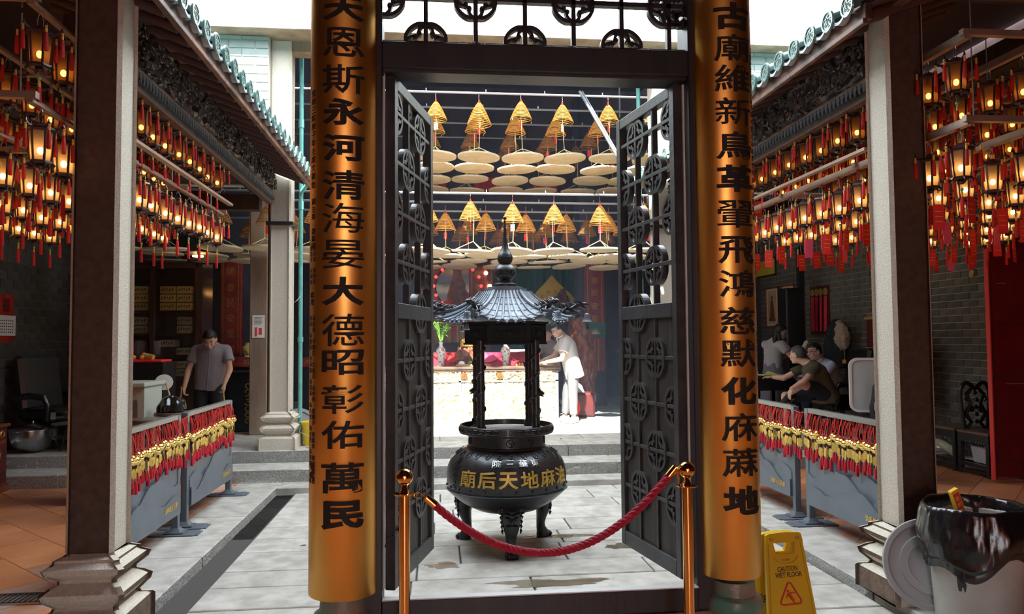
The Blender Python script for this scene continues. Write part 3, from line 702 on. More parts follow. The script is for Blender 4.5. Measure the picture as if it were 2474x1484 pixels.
# ================================================ DOOR SCREEN
D = thing('door_1', 'black lacquered doorway screen with open lattice leaves framing the courtyard', 'doorway', (0, 0, .29), kind='structure')
DL, DR, DZ0, DZ1, DZ2 = -.719, .675, .397, 2.715, 2.832
b = MB(); b.bb(-.80, DL, -.03, .12, .29, 3.9, .004); b.build('jamb', 'black_paint', D, smooth=False)
b = MB(); b.bb(DR, .79, -.03, .12, .29, 3.9, .004); b.build('jamb', 'black_paint', D, smooth=False)
b = MB(); b.bb(DL, DR, -.04, .0, .29, DZ0-.006, .003); b.build('threshold', 'black_paint', D, smooth=False)
b = MB(); b.bb(DL, DR, -.043, .003, DZ0-.006, DZ0, .002); b.build('threshold_edge', 'white_plain', D, smooth=False)  # white strip stands for light catching the sill's top edge
b = MB(); b.bb(DL, DR, -.03, .10, DZ1, DZ2, .004); b.bb(DL, DR, .0, .13, DZ1-.012, DZ1+.01, .003); b.build('lintel', 'black_paint', D, smooth=False)
b = MB(); b.bb(DL, DR, -.02, .10, 3.75, 3.9, .004); b.build('head_rail', 'black_paint', D, smooth=False)
b = MB(); b.bb(-.82, .80, -.06, .2, .20, .29, .01); b.bb(-.80, .78, -.02, .16, -.02, .21, .01); b.build('stone_sill', 'old_wood', D, smooth=False)
for sx, x in ((-1, DL+.004), (1, DR-.004)):
    b = MB(); b.bb(x-.004, x+.004, .035, .05, .42, DZ1-.02); b.build('weather_strip', 'paper_white', D, smooth=False)  # plain white strip in the gap between jamb and leaf
RM = .105
def medallion(clip=None, th=.030, back=False):
    """round lobed ornament with eight inward curls; clip: 'L' or 'R' keeps one half"""
    b = MB(); n = 48; a0, a1 = 0, 2*PI
    if clip == 'R': a0, a1 = -PI/2, PI/2
    if clip == 'L': a0, a1 = PI/2, 3*PI/2
    if clip == 'U': a0, a1 = 0, PI
    if clip == 'D': a0, a1 = PI, 2*PI
    k = n if not clip else n//2; A = []; B = []
    for i in range(k+(1 if clip else 0)):
        a = a0+(a1-a0)*i/k; ro = RM*(1-.055*abs(math.cos(4*a))**.5*0-.07*(abs(math.cos(2*a))**8)); ri = ro-.017
        A.append((ro*math.cos(a), ro*math.sin(a))); B.append((ri*math.cos(a), ri*math.sin(a)))
    b.strip(A, B, th, closed=not clip)
    for q in range(8):
        base = q*PI/4+PI/8
        if clip:
            c = {'R': math.cos(base), 'L': -math.cos(base), 'U': math.sin(base), 'D': -math.sin(base)}[clip]
            if c < .15: continue
        s = 1 if q % 2 else -1; P = []; Q = []; base = (q//2)*PI/2+(0 if q % 2 == 0 else PI/2); s = 1 if q % 2 == 0 else -1
        for i in range(9):
            t = i/8; r = RM-.014-.030*t; a = base+s*(.13+.46*t); w = .0095*(1-t*.4)
            c = V(r*math.cos(a), r*math.sin(a)); nn = V(math.cos(a)*.8-math.sin(a)*.5*s, math.sin(a)*.8+math.cos(a)*.5*s); P.append(tuple(c+nn*w)); Q.append(tuple(c-nn*w))
        b.strip(P, Q, th*.9)
        a = base+s*.58; r = RM-.050; c = V(r*math.cos(a), r*math.sin(a)); b.prism([(c.x+.0125*math.cos(j*PI/4), c.y+.0125*math.sin(j*PI/4)) for j in range(8)], th*.9)
    return b
def leaf(sx, hx, hy, fx, fy, z0, z1):
    u = V(fx-hx, fy-hy, 0); L = u.length; u.normalize(); nrm = V(u.y, -u.x, 0)   # nrm towards the opening on the left leaf
    st = .048; th = .045
    lf = MB()
    def bar(a0, a1, za, zb, t=th, off=0, bev=.003):
        c = V(hx, hy, 0)+u*(a0+a1)/2+nrm*off; lf.box((c.x, c.y, (za+zb)/2), (a1-a0, t, zb-za), rz=math.atan2(u.y, u.x), bev=bev)
    bar(0, st, z0, z1); bar(L-st, L, z0, z1); bar(st, L-st, z1-.055, z1); bar(st, L-st, z0, z0+.075); zm = 1.64; bar(st, L-st, zm-.035, zm+.035)
    leafo = lf.build('door_leaf', 'lattice_paint' , D, smooth=False)
    leafo['label'] = 'open %s door leaf, lattice above and solid panel below' % ('left' if sx < 0 else 'right')
    def sub(nm, m): return lf.build(nm, m, leafo, smooth=False)
    lf.__init__(); bar(st, L-st, z0+.07, zm-.03, .014, 0, 0); sub('lower_panel', 'leaf_wood')
    W_ = L-2*st; vs = (st+W_*.345, st+W_*.69); zs = [2.552-.2285*k for k in range(9)]
    for a in vs:
        lf.__init__(); bar(a-.008, a+.008, zm, z1-.05, .030, 0, .001); sub('lattice_bar', 'lattice_paint')
        lf.__init__(); bar(a-.008, a+.008, z0+.07, zm, .034, 0, .001); sub('lattice_bar', 'lattice_paint')
    for k, z in enumerate(zs):
        if k == 4: continue
        lf.__init__(); bar(st, L-st, z-.009, z+.009, .032, 0, .001); sub('lattice_bar', 'lattice_paint')
    rot = (0, 0, math.atan2(u.y, u.x)); ang = rot[2]
    full = {}
    def med(a, z, kind):
        c = V(hx, hy, 0)+u*a; th = .030 if z > zm else .038
        key = (kind, th)
        if key not in full:
            b = medallion(kind, th); o = b.build('medallion', 'lattice_paint', smooth=False); o['_o'] = tuple(leafo['_o']); o.parent = leafo; full[key] = o
        else: o = inst(full[key], leafo, (0,0,0))
        o.location = V(c.x, c.y, z)-Vector(leafo['_o']); o.rotation_euler = rot
    for k in range(9):
        z = zs[k]
        if k % 2 == 0: med(vs[1], z, None if k != 4 else 'U'); med(st, z, 'R') if k != 4 else None; 
        else: med(vs[0], z, None); med(L-st, z, 'L')
        if k == 4: med(vs[1], z-.0, 'D')
    # hasp hook near the foot of the hinge stile
    b = MB(); c = V(hx, hy, .66)+u*.04-nrm*-.03
    b.tube([(hx+.02*sx, hy-.02, .60), (hx+.01*sx, hy-.03, .63), c, c+V(0,0,.02)], .004, 6); b.sph(c, .010, 8, 5); b.build('hook', 'iron', leafo)
leaf(-1, -.690, .055, -.520, .70, .405, 2.705); leaf(1, .650, .055, .535, .70, .40, 2.705)
# transom lattice
tx = [-.528+.2265*k for k in range(6)]
for x in tx[:]:
    b = MB(); b.bb(x-.010, x+.010, .02, .055, DZ2, 3.76, .001); b.build('transom_bar', 'black_paint', D, smooth=False)
for z in (DZ2+.012, 3.062, 3.29, 3.52): b = MB(); b.bb(DL, DR, .02, .055, z-.011, z+.011, .001); b.build('transom_bar', 'black_paint', D, smooth=False)
src = {}
def tmed(x, z, clip):
    if clip not in src:
        o = medallion(clip, .034).build('medallion', 'black_paint', smooth=False); o['_o'] = D['_o']; o.parent = D; src[clip] = o
    else: o = inst(src[clip], D, (0,0,0))
    o.location = V(x, .037, z)-Vector(D['_o'])
for k, x in enumerate(tx):
    if k % 2 == 0: tmed(x, 2.845, 'U'); tmed(x, 3.29, None)
    else: tmed(x, 3.062, None); tmed(x, 3.52, None)
tmed(DL+.0, 3.062, 'R'); tmed(DR, 3.062, 'L')
for i in range(26):
    pass
b = MB(); rnd = random.Random(3)
for i in range(40):
    x = rnd.uniform(DL+.02, DR-.02); b.sph((x, rnd.uniform(-.02, .03), DZ2+.004+rnd.uniform(0,.006)), rnd.uniform(.003,.009), 5, 3, (1,1,.6))
o = b.build('flaked_debris', 'paper_white', D); o['kind'] = 'stuff'

# ================================================ GILT COUPLET BOARDS
def couplet(cx, w, z0, chars, ys, lab, side):
    """curved brass board in front of a timber column; ys = heights of the big characters"""
    o = thing('couplet_board', lab, 'sign board', (cx, -.10, z0)); z1 = 3.9; sag = .105; yb = -.03
    R = (w*w/4+sag*sag)/(2*sag); am = math.asin(w/2/R)
    def P(s, z, d=0):      # s: arc position -w/2..w/2 along the board, d: out of the board
        a = s/(w/2)*am; r = R+d; return (cx+r*math.sin(a), yb+R*math.cos(am)-r*math.cos(a), z)
    b = MB(); n = 28; vs = []; fs = []
    for z in (z0, z0+.004, z1):
        for i in range(n+1): vs.append(P(-w/2+w*i/n, z, 0 if z != z0 else -.002))
    for i in range(n+1): vs.append(P(-w/2+w*i/n, z0, -.012))
    for i in range(n+1): vs.append(P(-w/2+w*i/n, z1, -.012))
    m = n+1
    for k in range(2):
        for i in range(n): fs.append((k*m+i, k*m+i+1, (k+1)*m+i+1, (k+1)*m+i))
    for i in range(n): fs += [(3*m+i, 3*m+i+1, i+1, i), (3*m+i, 4*m+i, 4*m+i+1, 3*m+i+1)]
    b.add(vs, fs); b.build('brass_sheet', 'brass_board', o)
    for ch, (s, z, cw, h) in zip(chars, ys):
        b = MB(); glyph_to(b, ch, cw, h, lambda x, y, q: P(s+x, z+y, .0022+q*.10), ex=.03, off=bold(ch, .034), res=3, cuts=9); b.build('character', 'ink_black', o, smooth=False)
    return o, P
zpx = lambda y: 0
LZ = [2.925,2.776,2.617,2.475,2.322,2.162,2.022,1.868,1.712,1.549,1.413,1.260,1.113,.934,.780]
lch = '天恩斯永河清海晏大德昭彰佑萬民'
import itertools
hL = [.105,.125,.125,.115,.115,.125,.125,.120,.120,.135,.105,.120,.115,.125,.115]
oL, PL = couplet(-.885, .286, .427, lch, [(.008, z, .135, h) for i, (z, h) in enumerate(zip(LZ, hL))], 'curved brass couplet board with fifteen black characters on the left of the doorway', -1)
RZ = [2.955,2.81,2.67,2.52,2.365,2.215,2.055,1.895,1.745,1.58,1.435,1.27,1.11,.955,.790]
rch = '古廟維新鳥革翬飛鴻慈默化庥蔴地'
oR, PR = couplet(.838, .272, .444, rch, [(.010, z, .130, .122) for z in RZ], 'curved brass couplet board with fifteen black characters on the right of the doorway', 1)
def small(o, P, s, z, text, dz, w, m='ink_thin', h=None):
    b = MB()
    for i, ch in enumerate(text):
        if ch == ' ': continue
        glyph_to(b, ch, w, h or dz*.85, lambda x, y, q: P(s+x, z-i*dz+y, .0008+q*.05), ex=.01, off=.01, res=1, cuts=2)
    b.build('inscription', m, o, smooth=False)
small(oL, PL, -.108, 2.57, '東華三院庚子年主席文穎怡', .036, .026, 'ink_black'); small(oL, PL, -.106, 2.10, '副主席 譚鎮國', .032, .024, 'ink_black')
small(oL, PL, -.120, 1.90, '韋浩文 何猷啟', .024, .017); small(oL, PL, -.098, 1.90, '馬清楠 鄧明慧', .024, .017)
small(oL, PL, -.112, 1.70, '總理', .03, .024, 'ink_black')
small(oL, PL, -.122, 1.60, '麥肇 伍俊岳 李沛銘 黃思源 陳大文 周文光 吳錫源 高鳴', .0245, .016); small(oL, PL, -.100, 1.60, '馮於晏 李一勞 余啟昌 金仲明 龍一井 黃慧民 程如龍 怡', .0245, .016)
small(oL, PL, -.106, .975, '敬獻', .036, .030, 'ink_black')
small(oR, PR, .098, 2.79, '東華三院一百五十周年暨天后廟群榮列法定古蹟誌慶', .0335, .022, 'ink_black')
small(oR, PR, .118, 2.83, '公元二零二零年歲次庚子吉日', .036, .020, 'ink_black')
small(oR, PR, .108, 1.87, '丁新豹謹撰', .035, .018); small(oR, PR, .110, 1.52, '歐陽一永書', .033, .018, 'ink_black')
for cx, s in ((-.885, 'left'), (.845, 'right')):
    b = MB(); b.cyl((cx, .10, .40), (cx, .10, 4.6), .115, n=24); o = b.build('timber_column', 'dark_wood', org=(cx,.1,.4)); tag(o, 'dark round timber column behind the %s brass couplet board' % s, 'column', kind='structure')
    b = MB(); b.lathe([(.13,0),(.135,.06),(.12,.075),(.108,.09),(.128,.13),(.138,.17),(.13,.215),(.103,.24),(.10,.26),(.122,.28),(.132,.315),(.122,.345),(.10,.36),(.095,.42)], (cx, -.01, 0), 28)
    o = b.build('column_base', 'patina', org=(cx,.05,0)); tag(o, 'green and brown mottled stone drum base under the %s brass board' % s, 'column base')

# ================================================ STANCHIONS AND ROPE
def stanchion(x, y, lab):
    o = thing('stanchion', lab, 'stanchion', (x, y, 0), 'brass rope posts at the doorway')
    b = MB(); b.lathe([(.0,0),(.16,0),(.16,.012),(.14,.022),(.05,.035),(.0231,.05)], (x,y,0), 32); b.build('foot_plate', 'brass', o)
    b = MB(); b.cyl((x,y,.045), (x,y,.905), .0215, n=24); b.build('pole', 'brass', o)
    b = MB(); b.lathe([(.0215,.0),(.043,.004),(.044,.008),(.024,.011),(.012,.012),(.012,.02)], (x,y,.902), 28); b.build('collar_ring', 'brass', o)
    b = MB(); b.lathe([(.016,.0),(.020,.006),(.014,.014),(.011,.022),(.014,.030),(.020,.034)], (x,y,.912), 20); b.build('neck', 'brass', o)
    b = MB(); b.sph((x,y,.972), .0335, 28, 18); b.build('ball_finial', 'brass', o)
stanchion(-.610, -.36, 'brass rope post in front of the left door leaf'); stanchion(.520, -.36, 'brass rope post in front of the right door leaf')
RP = thing('barrier_rope', 'twisted crimson rope sagging between the two brass posts', 'rope', (-.05, -.36, .66))
def cat_(t): # centre line
    x = -.505+t*(.455+.505); zl, zr = .874, .892; s = (x+.055)/.45
    z = .662+ (.21 if x < -.055 else .232)*abs(s)**2.0; return V(x, -.36, z)
N = 420; r0 = .0105
for k in range(4):
    b = MB(); pts = []
    for i in range(N+1):
        t = i/N; c = cat_(t); d = (cat_(min(t+.002, 1))-cat_(max(t-.002, 0))).normalized(); a = V(0,1,0); e = d.cross(a); ph = k*PI/2+t*78
        pts.append(c+(a*math.cos(ph)+e*math.sin(ph))*.0088)
    b.tube(pts, .0078, 8); b.build('rope_strand', 'rope_red', RP)
for t, x2, z2 in ((0, -.572, .909), (1, .492, .915)):
    c = cat_(t); d = (cat_(0)-cat_(.03)).normalized() if t == 0 else (cat_(1)-cat_(.97)).normalized()
    b = MB(); b.cyl(c-d*.018, c+d*.030, .0165, n=18); b.cyl(c+d*.030, c+d*.036, .0165, .007, n=18); b.build('end_cap', 'brass', RP)
    b = MB(); e = c+d*.036; f = V(x2, -.36, z2); b.tube([e, e+(f-e)*.35+V(0,0,.008), e+(f-e)*.7+V(0,0,.012), f, f+V(0,0,-.014), e+(f-e)*.65+V(0,0,-.012), e+(f-e)*.3+V(0,0,-.003)], .0032, 6, closed=True); b.build('snap_hook', 'brass', RP)

# ================================================ WET FLOOR SIGN
S = thing('wet_floor_sign', 'yellow folding caution wet floor sign standing beside the right brass board', 'floor sign', (1.16, .12, 0), rz=0)
def signpanel(name, M, front):
    H = .60; th = .016
    def q(x, y, z): return tuple(M @ V(x, y, z))
    def hw(z): return .148-(.148-.100)*z/H
    b = MB(); b.M = M; zt, zb = .555, .500; wi = .060; wj = .050
    # panel with a handle opening: four pieces of one sheet
    b.prism([(-hw(0),0),(hw(0),0),(hw(zb),zb),(-hw(zb),zb)], th); b.prism([(-hw(zb),zb),(-wj,zb),(-wi,zt),(-hw(zt),zt)], th); b.prism([(wj,zb),(hw(zb),zb),(hw(zt),zt),(wi,zt)], th)
    b.prism([(-hw(zt),zt),(hw(zt),zt),(hw(H)-.004,H-.006),(hw(H)-.02,H),(0,H+.004),(-hw(H)+.02,H),(-hw(H)+.004,H-.006)], th*1.5)
    b.build('panel', 'yellow_plastic', S, smooth=False)
    b = MB(); b.M = M; f = -th/2-.0015 if front else th/2+.0015
    for sx in (-1, 1): b.strip([(sx*(hw(z)-.014), z) for z in (.03, .59)], [(sx*(hw(z)-.017), z) for z in (.03, .59)], .004, (0, f, 0))
    A = []; B = []
    for i in range(21):
        t = i/20; a = PI+PI*t; x = .066*math.cos(a)*(1 if abs(math.cos(a)) < 1 else 1); z = .49+.035*math.sin(a); A.append((x*1.0, z)); B.append((x*.95, z+.003))
    b.strip(A, B, .004, (0, f, 0)); b.build('raised_rim', 'sign_back', S, smooth=False)
    return f
th_ = math.radians(9); base = TR(1.105, .175, 0, rz=.10)
MF = base @ TR(.05, -.11, 0) @ Matrix.Rotation(-th_, 4, 'X'); MBk = base @ TR(.0, .11, 0) @ Matrix.Rotation(th_, 4, 'X')
MF = TR(1.17, .045, 0, rz=.13, s=.965) @ Matrix.Rotation(-math.radians(10), 4, 'X'); MBk = TR(1.125, .265, 0, rz=.13, s=.965) @ Matrix.Rotation(math.radians(10), 4, 'X')
f = signpanel('front', MF, True); signpanel('back', MBk, False)
def sput(t, w, h, x, z, m, M=MF, name='lettering', off=.012, y=-.0098, mir=1):
    b = MB(); b.M = M; glyph_to(b, t, w, h, lambda a, c, e: (x+a*mir, y-e*.02, z+c), ex=.02, off=off, res=2); b.build(name, m, S, smooth=False)
sput('CAUTION', .110, .0235, 0, .432, 'sign_text'); sput('WET FLOOR', .146, .0235, .003, .404, 'sign_text'); sput('白云清潔', .038, .011, -.002, .474, 'sign_red', off=.0)
sput('C1', .020, .014, -.072, .574, 'sign_text', off=0, y=-.0135); sput('C1', .020, .014, .072, .574, 'sign_text', off=0, y=-.0135)
sput('小心地滑', .20, .05, .0, .26, 'sign_text', M=MBk, mir=-1, y=-.0098)
# pictogram: rounded triangle and falling figure
b = MB(); b.M = MF
def rtri(cx, cz, R_, r):
    out = []
    for k in range(3):
        a = PI/2+k*2*PI/3; c = (cx+R_*math.cos(a), cz+R_*math.sin(a)*1.0)
        for i in range(7): t = a-PI/3+2*PI/3*i/6; out.append((c[0]+r*math.cos(t), c[1]+r*math.sin(t)))
    return out
b.strip(rtri(0, .305, .050, .016), rtri(0, .305, .050, .0085), .003, (0, -.0098, 0), closed=True)
b.prism([(-.011+.006*math.cos(i*PI/5), .330+.006*math.sin(i*PI/5)) for i in range(10)], .003, (0, -.0098, 0))
for p in ([(-.012,.322),(.0,.320),(.010,.300),(.022,.285),(.020,.281),(.004,.296),(.008,.290),(.022,.272),(.016,.270),(-.002,.292),(-.010,.300)], [(-.016,.322),(-.012,.322),(-.020,.298),(-.025,.299)], [(0,.323),(.026,.321),(.026,.317),(.0,.317)]): b.prism(p, .003, (0, -.0098, 0))
b.build('slip_symbol', 'sign_red', S, smooth=False)

# ================================================ RUBBISH BIN
BX, BY = 2.32, .37
B_ = thing('rubbish_bin', 'pale grey plastic bin lined with a black bag, in front of the right stone pillar', 'bin', (BX, BY, 0))
b = MB(); b.lathe([(.0,0),(.190,0),(.195,.01),(.225,.56),(.232,.57),(.225,.575),(.212,.56),(.185,.03),(0,.03)], (BX,BY,0), 40); b.build('bin_body', 'bin_grey', B_)
b = MB(); b.sph((BX-.13, BY-.145, .10), .008, 8, 5, (1,.4,1.3)); b.build('drain_hole', 'joint_dark', B_)
def wr(a, z): return 1+.055*noise.noise(Vector((math.cos(a)*2.6, math.sin(a)*2.6, z*9)))+.03*abs(noise.noise(Vector((math.cos(a)*7, math.sin(a)*7, z*5+3))))+.018*noise.noise(Vector((math.cos(a)*16, math.sin(a)*16, z*14)))
def bagv(u, v):
    a = u*2*PI; drop = .275+.05*math.sin(a*2+.6)+.03*math.sin(a*5)
    if v < .70: t = v/.70; z = .615-drop*(1-t); r = .262-.020*t+.014*math.sin(t*PI)-(.018*(1-t) if t < .15 else 0)
    elif v < .80: t = (v-.70)/.10; z = .615+.014*math.sin(t*PI); r = .242-.024*t
    else: t = (v-.80)/.20; z = .615-.40*t; r = .218-.02*t
    z += .018*noise.noise(Vector((math.cos(a)*1.5, math.sin(a)*1.5, 5))) if v > .3 else 0
    r *= wr(a, z); return (BX+r*math.cos(a), BY+r*math.sin(a), z)
b = MB(); b.grid(150, 60, bagv); b.build('bin_liner', 'bag_black', B_, fix=False, ang=180)
b = MB(); b.lathe([(.0,0),(.18,0),(.12,.06),(0,.07)], (BX,BY,.22), 24, fn=wr); b.build('bag_bottom', 'bag_black', B_)
LD = thing('bin_lid', 'round grey bin lid leaning against the foot of the right stone pillar', 'lid', (2.16, .53, 0))
b = MB(); ax = V(-.38, -1, .22).normalized(); c = V(2.175, .520, .272)
b.lathe([(.0,-.004),(.0,.004),(.11,.006),(.115,.012),(.155,.012),(.160,.004),(.205,.002),(.215,.012),(.238,.010),(.241,-.012),(.234,-.014),(.232,-.002),(.0,-.004)], c, 48, ax); b.build('lid_disc', 'lid_grey', LD)
WP = thing('incense_packet', 'red and yellow paper incense packet sticking out of the bin', 'packet', (BX-.1, BY-.02, .5))
M = Matrix.Translation((BX-.075, BY-.03, .52)) @ Euler((.1, -.42, .1)).to_matrix().to_4x4()
b = MB(); b.M = M; b.box((0,0,.06), (.040,.020,.30), bev=.006); b.build('sleeve', 'paper_red', WP)
b = MB(); b.M = M; b.box((-.021,0,.06), (.006,.022,.30)); b.box((0,0,.205), (.043,.023,.018)); b.box((.0205,0,.06), (.003,.021,.30)); b.build('yellow_edge', 'yellow_plastic', WP, smooth=False)
b = MB(); b.M = M
for i, ch in enumerate('吉祥如意'): glyph_to(b, ch, .024, .026, lambda x, y, q: (x, -.0115-q*.02, .165-i*.036+y), ex=.02, off=.02, res=1)
b.build('lettering', 'bead_yellow', WP, smooth=False)

_o1 = ['first','second','third','fourth','fifth','sixth','seventh','eighth','ninth','tenth','eleventh','twelfth','thirteenth','fourteenth','fifteenth','sixteenth','seventeenth','eighteenth','nineteenth']
ORD = _o1+[t if i == 0 else t[:-3].replace('twentieth','twenty')+'-'+_o1[i-1] for t in ('twentieth',) for i in range(1)]
ORD += ['twenty-'+q for q in _o1[:9]]+['thirtieth']+['thirty-'+q for q in _o1[:9]]+['fortieth']+['forty-'+q for q in _o1[:9]]
def multi(name, L, parent, **k):
    """several meshes with their own materials joined into ONE part"""
    b = MB(); idx = []; ms = []
    for mb, m in L:
        if m not in ms: ms.append(m)
        idx += [ms.index(m)]*len(mb.f); b.add([tuple(p) for p in mb.v], mb.f)
    o = b.build(name, ms[0], parent, fix=True, **k)
    for m in ms[1:]: o.data.materials.append(MT[m])
    o.data.polygons.foreach_set('material_index', idx)
    return o
# ================================================ INCENSE BURNER
CX, CY = .05, 2.40; ZF = -.06
IB = thing('incense_burner', 'big black iron incense burner with a hexagonal tiled pagoda roof in the courtyard', 'incense burner', (CX, CY, ZF))
prof = [(0,.195),(.12,.203),(.24,.232),(.34,.285),(.415,.345),(.447,.375),(.457,.385),(.457,.396),(.447,.402),(.455,.45),(.456,.50),(.447,.555),(.425,.605),(.385,.650),(.335,.682),(.303,.694),(.300,.705),(.293,.71),(.291,.785),(.345,.797),(.356,.800),(.360,.806),(.358,.855),(.352,.862),(.338,.862),(.335,.82),(.27,.80),(0,.80)]
b = MB(); b.lathe(prof, (CX,CY,0), 96); b.build('cauldron', 'iron', IB)
b = MB(); b.lathe([(0,.802),(.25,.815),(.334,.822)], (CX,CY,0), 40); b.build('ash_bed', 'ash', IB)
def rad(z):
    for (r0, z0), (r1, z1) in zip(prof[8:15], prof[9:16]):
        if z0 <= z <= z1: return r0+(r1-r0)*(z-z0)/(z1-z0)
    return .447
def onbelly(phi, z, d): r = rad(min(max(z, .402), .69))+d; return (CX+r*math.sin(phi), CY-r*math.cos(phi), z)
for i, ch in enumerate('廟后天地麻油'):
    b = MB(); ph = math.radians(-43+19.6*i); glyph_to(b, ch, .135, .118, lambda x, y, q: onbelly(ph+x/.45, .512+y, .002+q*.22), ex=.03, off=bold(ch, .022), res=3, cuts=6); b.build('raised_character', 'gold_plate', IB, smooth=False)
for i, ch in enumerate('院三華東'):
    b = MB(); ph = math.radians(-15+13*i); glyph_to(b, ch, .066, .050, lambda x, y, q: onbelly(ph+x/.42, .622+y, .002+q*.2), ex=.02, off=bold(ch, .012), res=2, cuts=4); b.build('raised_character', 'steel', IB, smooth=False)
for s0, tx_ in ((-62, '歲次乙亥年'), (68, '弟子敬送香')):
    b = MB()
    for i, ch in enumerate(tx_): ph = math.radians(s0); glyph_to(b, ch, .045, .042, lambda x, y, q: onbelly(ph+x/.44, .625-i*.048+y, .002+q*.15), ex=.02, off=.0, res=1)
    b.build('raised_inscription', 'iron', IB, smooth=False)
src = None
for i in range(24):
    a = 2*PI*i/24+.07; p = V(CX+math.sin(a)*.452, CY-math.cos(a)*.452, .425)
    if src is None: b = MB(); b.sph((0,0,0), .012, 10, 6); src = b.build('stud', 'iron', IB); src.location = p
    else: inst(src, IB, p)
# cloud collar on the shoulder and key fret on the rim
b = MB(); n = 26
for i in range(n):
    a0 = 2*PI*i/n
    for sgn in (-1, 1):
        pts = []
        for k in range(11):
            t = k/10; rr = .026*(1-t*.8); aa = t*5.5*sgn; pts.append(onbelly(a0+(rr*math.cos(aa)+.004)/.38, .665+rr*math.sin(aa)*.8, .003))
        b.tube(pts, .0042, 5)
for i in range(40):
    a0 = 2*PI*i/40; q = lambda x, z: (CX+.3615*math.sin(a0+x/.36), CY-.3615*math.cos(a0+x/.36), .831+z)
    P = [(-.024,-.014),(.024,-.014),(.024,.014),(-.012,.014),(-.012,-.003),(.010,-.003),(.010,.005)]
    b.tube([q(x, z) for x, z in P], .0026, 4)
for ph in (0, .55, -1.3, 1.3):
    q = lambda x, z: (CX+.294*math.sin(ph+x/.29), CY-.294*math.cos(ph+x/.29), .748+z); b.tube([q(.027*math.cos(t*PI/10), .027*math.sin(t*PI/10)) for t in range(20)], .0028, 4, closed=True)
    b.tube([q(.013*math.sin(t/8*2*PI)*.9, -.026+.052*t/8) for t in range(9)], .0028, 4)
b.build('raised_ornament', 'iron', IB)
b = MB(); b.lathe([(.457,.387),(.464,.390),(.457,.393)], (CX,CY,0), 96); b.build('belly_band', 'iron_roof', IB)
# three lion legs
def leg():
    b = MB(); S = []
    for z, o_, wx, wy in [(.335,-.045,.050,.045),(.30,-.01,.066,.060),(.255,.02,.074,.068),(.20,.028,.070,.062),(.15,.024,.058,.050),(.10,.008,.043,.038),(.055,-.002,.036,.032),(.02,.0,.038,.034),(-.01,.012,.044,.042),(-.035,.022,.052,.052),(-.055,.024,.050,.054),(-.06,.022,.044,.048)]:
        S.append(((0, -o_, z), wx, wy))
    b.loft(S, 20, (1,0,0))
    b.sph((-.030,-.088,.232), .0165, 12, 8); b.sph((.030,-.088,.232), .0165, 12, 8)      # eyes
    b.sph((-.030,-.093,.232), .010, 10, 6); b.sph((.030,-.093,.232), .010, 10, 6)
    b.tube([(-.055,-.075,.262),(-.030,-.092,.262),(0,-.10,.248),(.030,-.092,.262),(.055,-.075,.262)], [.008,.012,.013,.012,.008], 8)
    b.tube([(-.030,-.085,.285),(0,-.098,.275),(.030,-.085,.285)], [.006,.010,.006], 8)
    b.sph((0,-.104,.212), .013, 10, 7, (1,1,1.8)); b.sph((-.014,-.098,.200), .009, 8, 5); b.sph((.014,-.098,.200), .009, 8, 5)
    b.tube([(-.042,-.080,.180),(-.02,-.096,.176),(0,-.098,.183),(.02,-.096,.176),(.042,-.080,.180)], .007, 8)
    for sx in (-1, 1):
        b.tube([(sx*.062,-.055,.30),(sx*.085,-.05,.29),(sx*.088,-.045,.265),(sx*.070,-.055,.262)], .009, 7)
        for k in range(4):
            z = .245-k*.034; b.tube([(sx*.066,-.045,z),(sx*(.080-.004*k),-.036,z-.010),(sx*(.074-.004*k),-.042,z-.026)], [.010,.009,.004], 7)
    for k in range(5): b.sph(((k-2)*.019,-.070,-.040), .0135, 8, 5, (1,1.3,1.3))
    for k in range(9): b.cyl(((k-4)*.0105,-.081+abs(k-4)*.0035,-.018), ((k-4)*.0105,-.083+abs(k-4)*.0035,-.058), .0026, n=5)
    return b
for a, r in ((0, .31), (math.radians(128), .37), (math.radians(-128), .37)):
    b = leg(); M = Matrix.Translation((CX+r*math.sin(a), CY-r*math.cos(a), 0)) @ Matrix.Rotation(a, 4, 'Z'); b.v = [M @ p for p in b.v]; b.build('leg', 'iron', IB, ang=50)
# posts with coiled dragons
for k, (x, y) in enumerate([(-.205,-.20),(.205,-.20),(-.215,.20),(.20,.19)]):
    b = MB(); x += CX; y += CY; b.cyl((x,y,.80), (x,y,1.50), .030, .027, n=14); b.lathe([(.04,.80),(.04,.83),(.03,.84),(.026,.86)], (x,y,0), 14)
    pts = []; rr = []
    for i in range(90): t = i/89; a = t*2*PI*4+k; pts.append((x+.030*math.cos(a), y+.030*math.sin(a), .85+t*.60)); rr.append(.0085+.003*math.sin(t*60))
    b.tube(pts, rr, 6); sx = -1 if x < CX else 1
    b.tube([(x,y,1.10),(x+sx*.03,y-.03,1.115),(x+sx*.055,y-.045,1.105)], [.02,.018,.009], 8); b.tube([(x+sx*.02,y-.02,1.12),(x+sx*.03,y-.035,1.15)], [.007,.002], 5); b.tube([(x+sx*.02,y-.02,1.10),(x+sx*.05,y-.045,1.085)], [.012,.005], 6); b.tube([(x+sx*.01,y-.01,1.09),(x+sx*.02,y-.02,1.05)], [.018,.006], 6)
    b.build('dragon_post', 'iron', IB, ang=50)
def hexp(r, a0=PI/6): return [(r*math.sin(a0+k*PI/3), -r*math.cos(a0+k*PI/3)) for k in range(6)]
b = MB(); b.prism(hexp(.315), .165, (CX,CY,1.555), (1,0,0), (0,1,0)); b.prism(hexp(.335), .018, (CX,CY,1.632), (1,0,0), (0,1,0)); b.prism(hexp(.325), .014, (CX,CY,1.476), (1,0,0), (0,1,0)); b.build('name_band', 'iron_matte', IB, smooth=False)
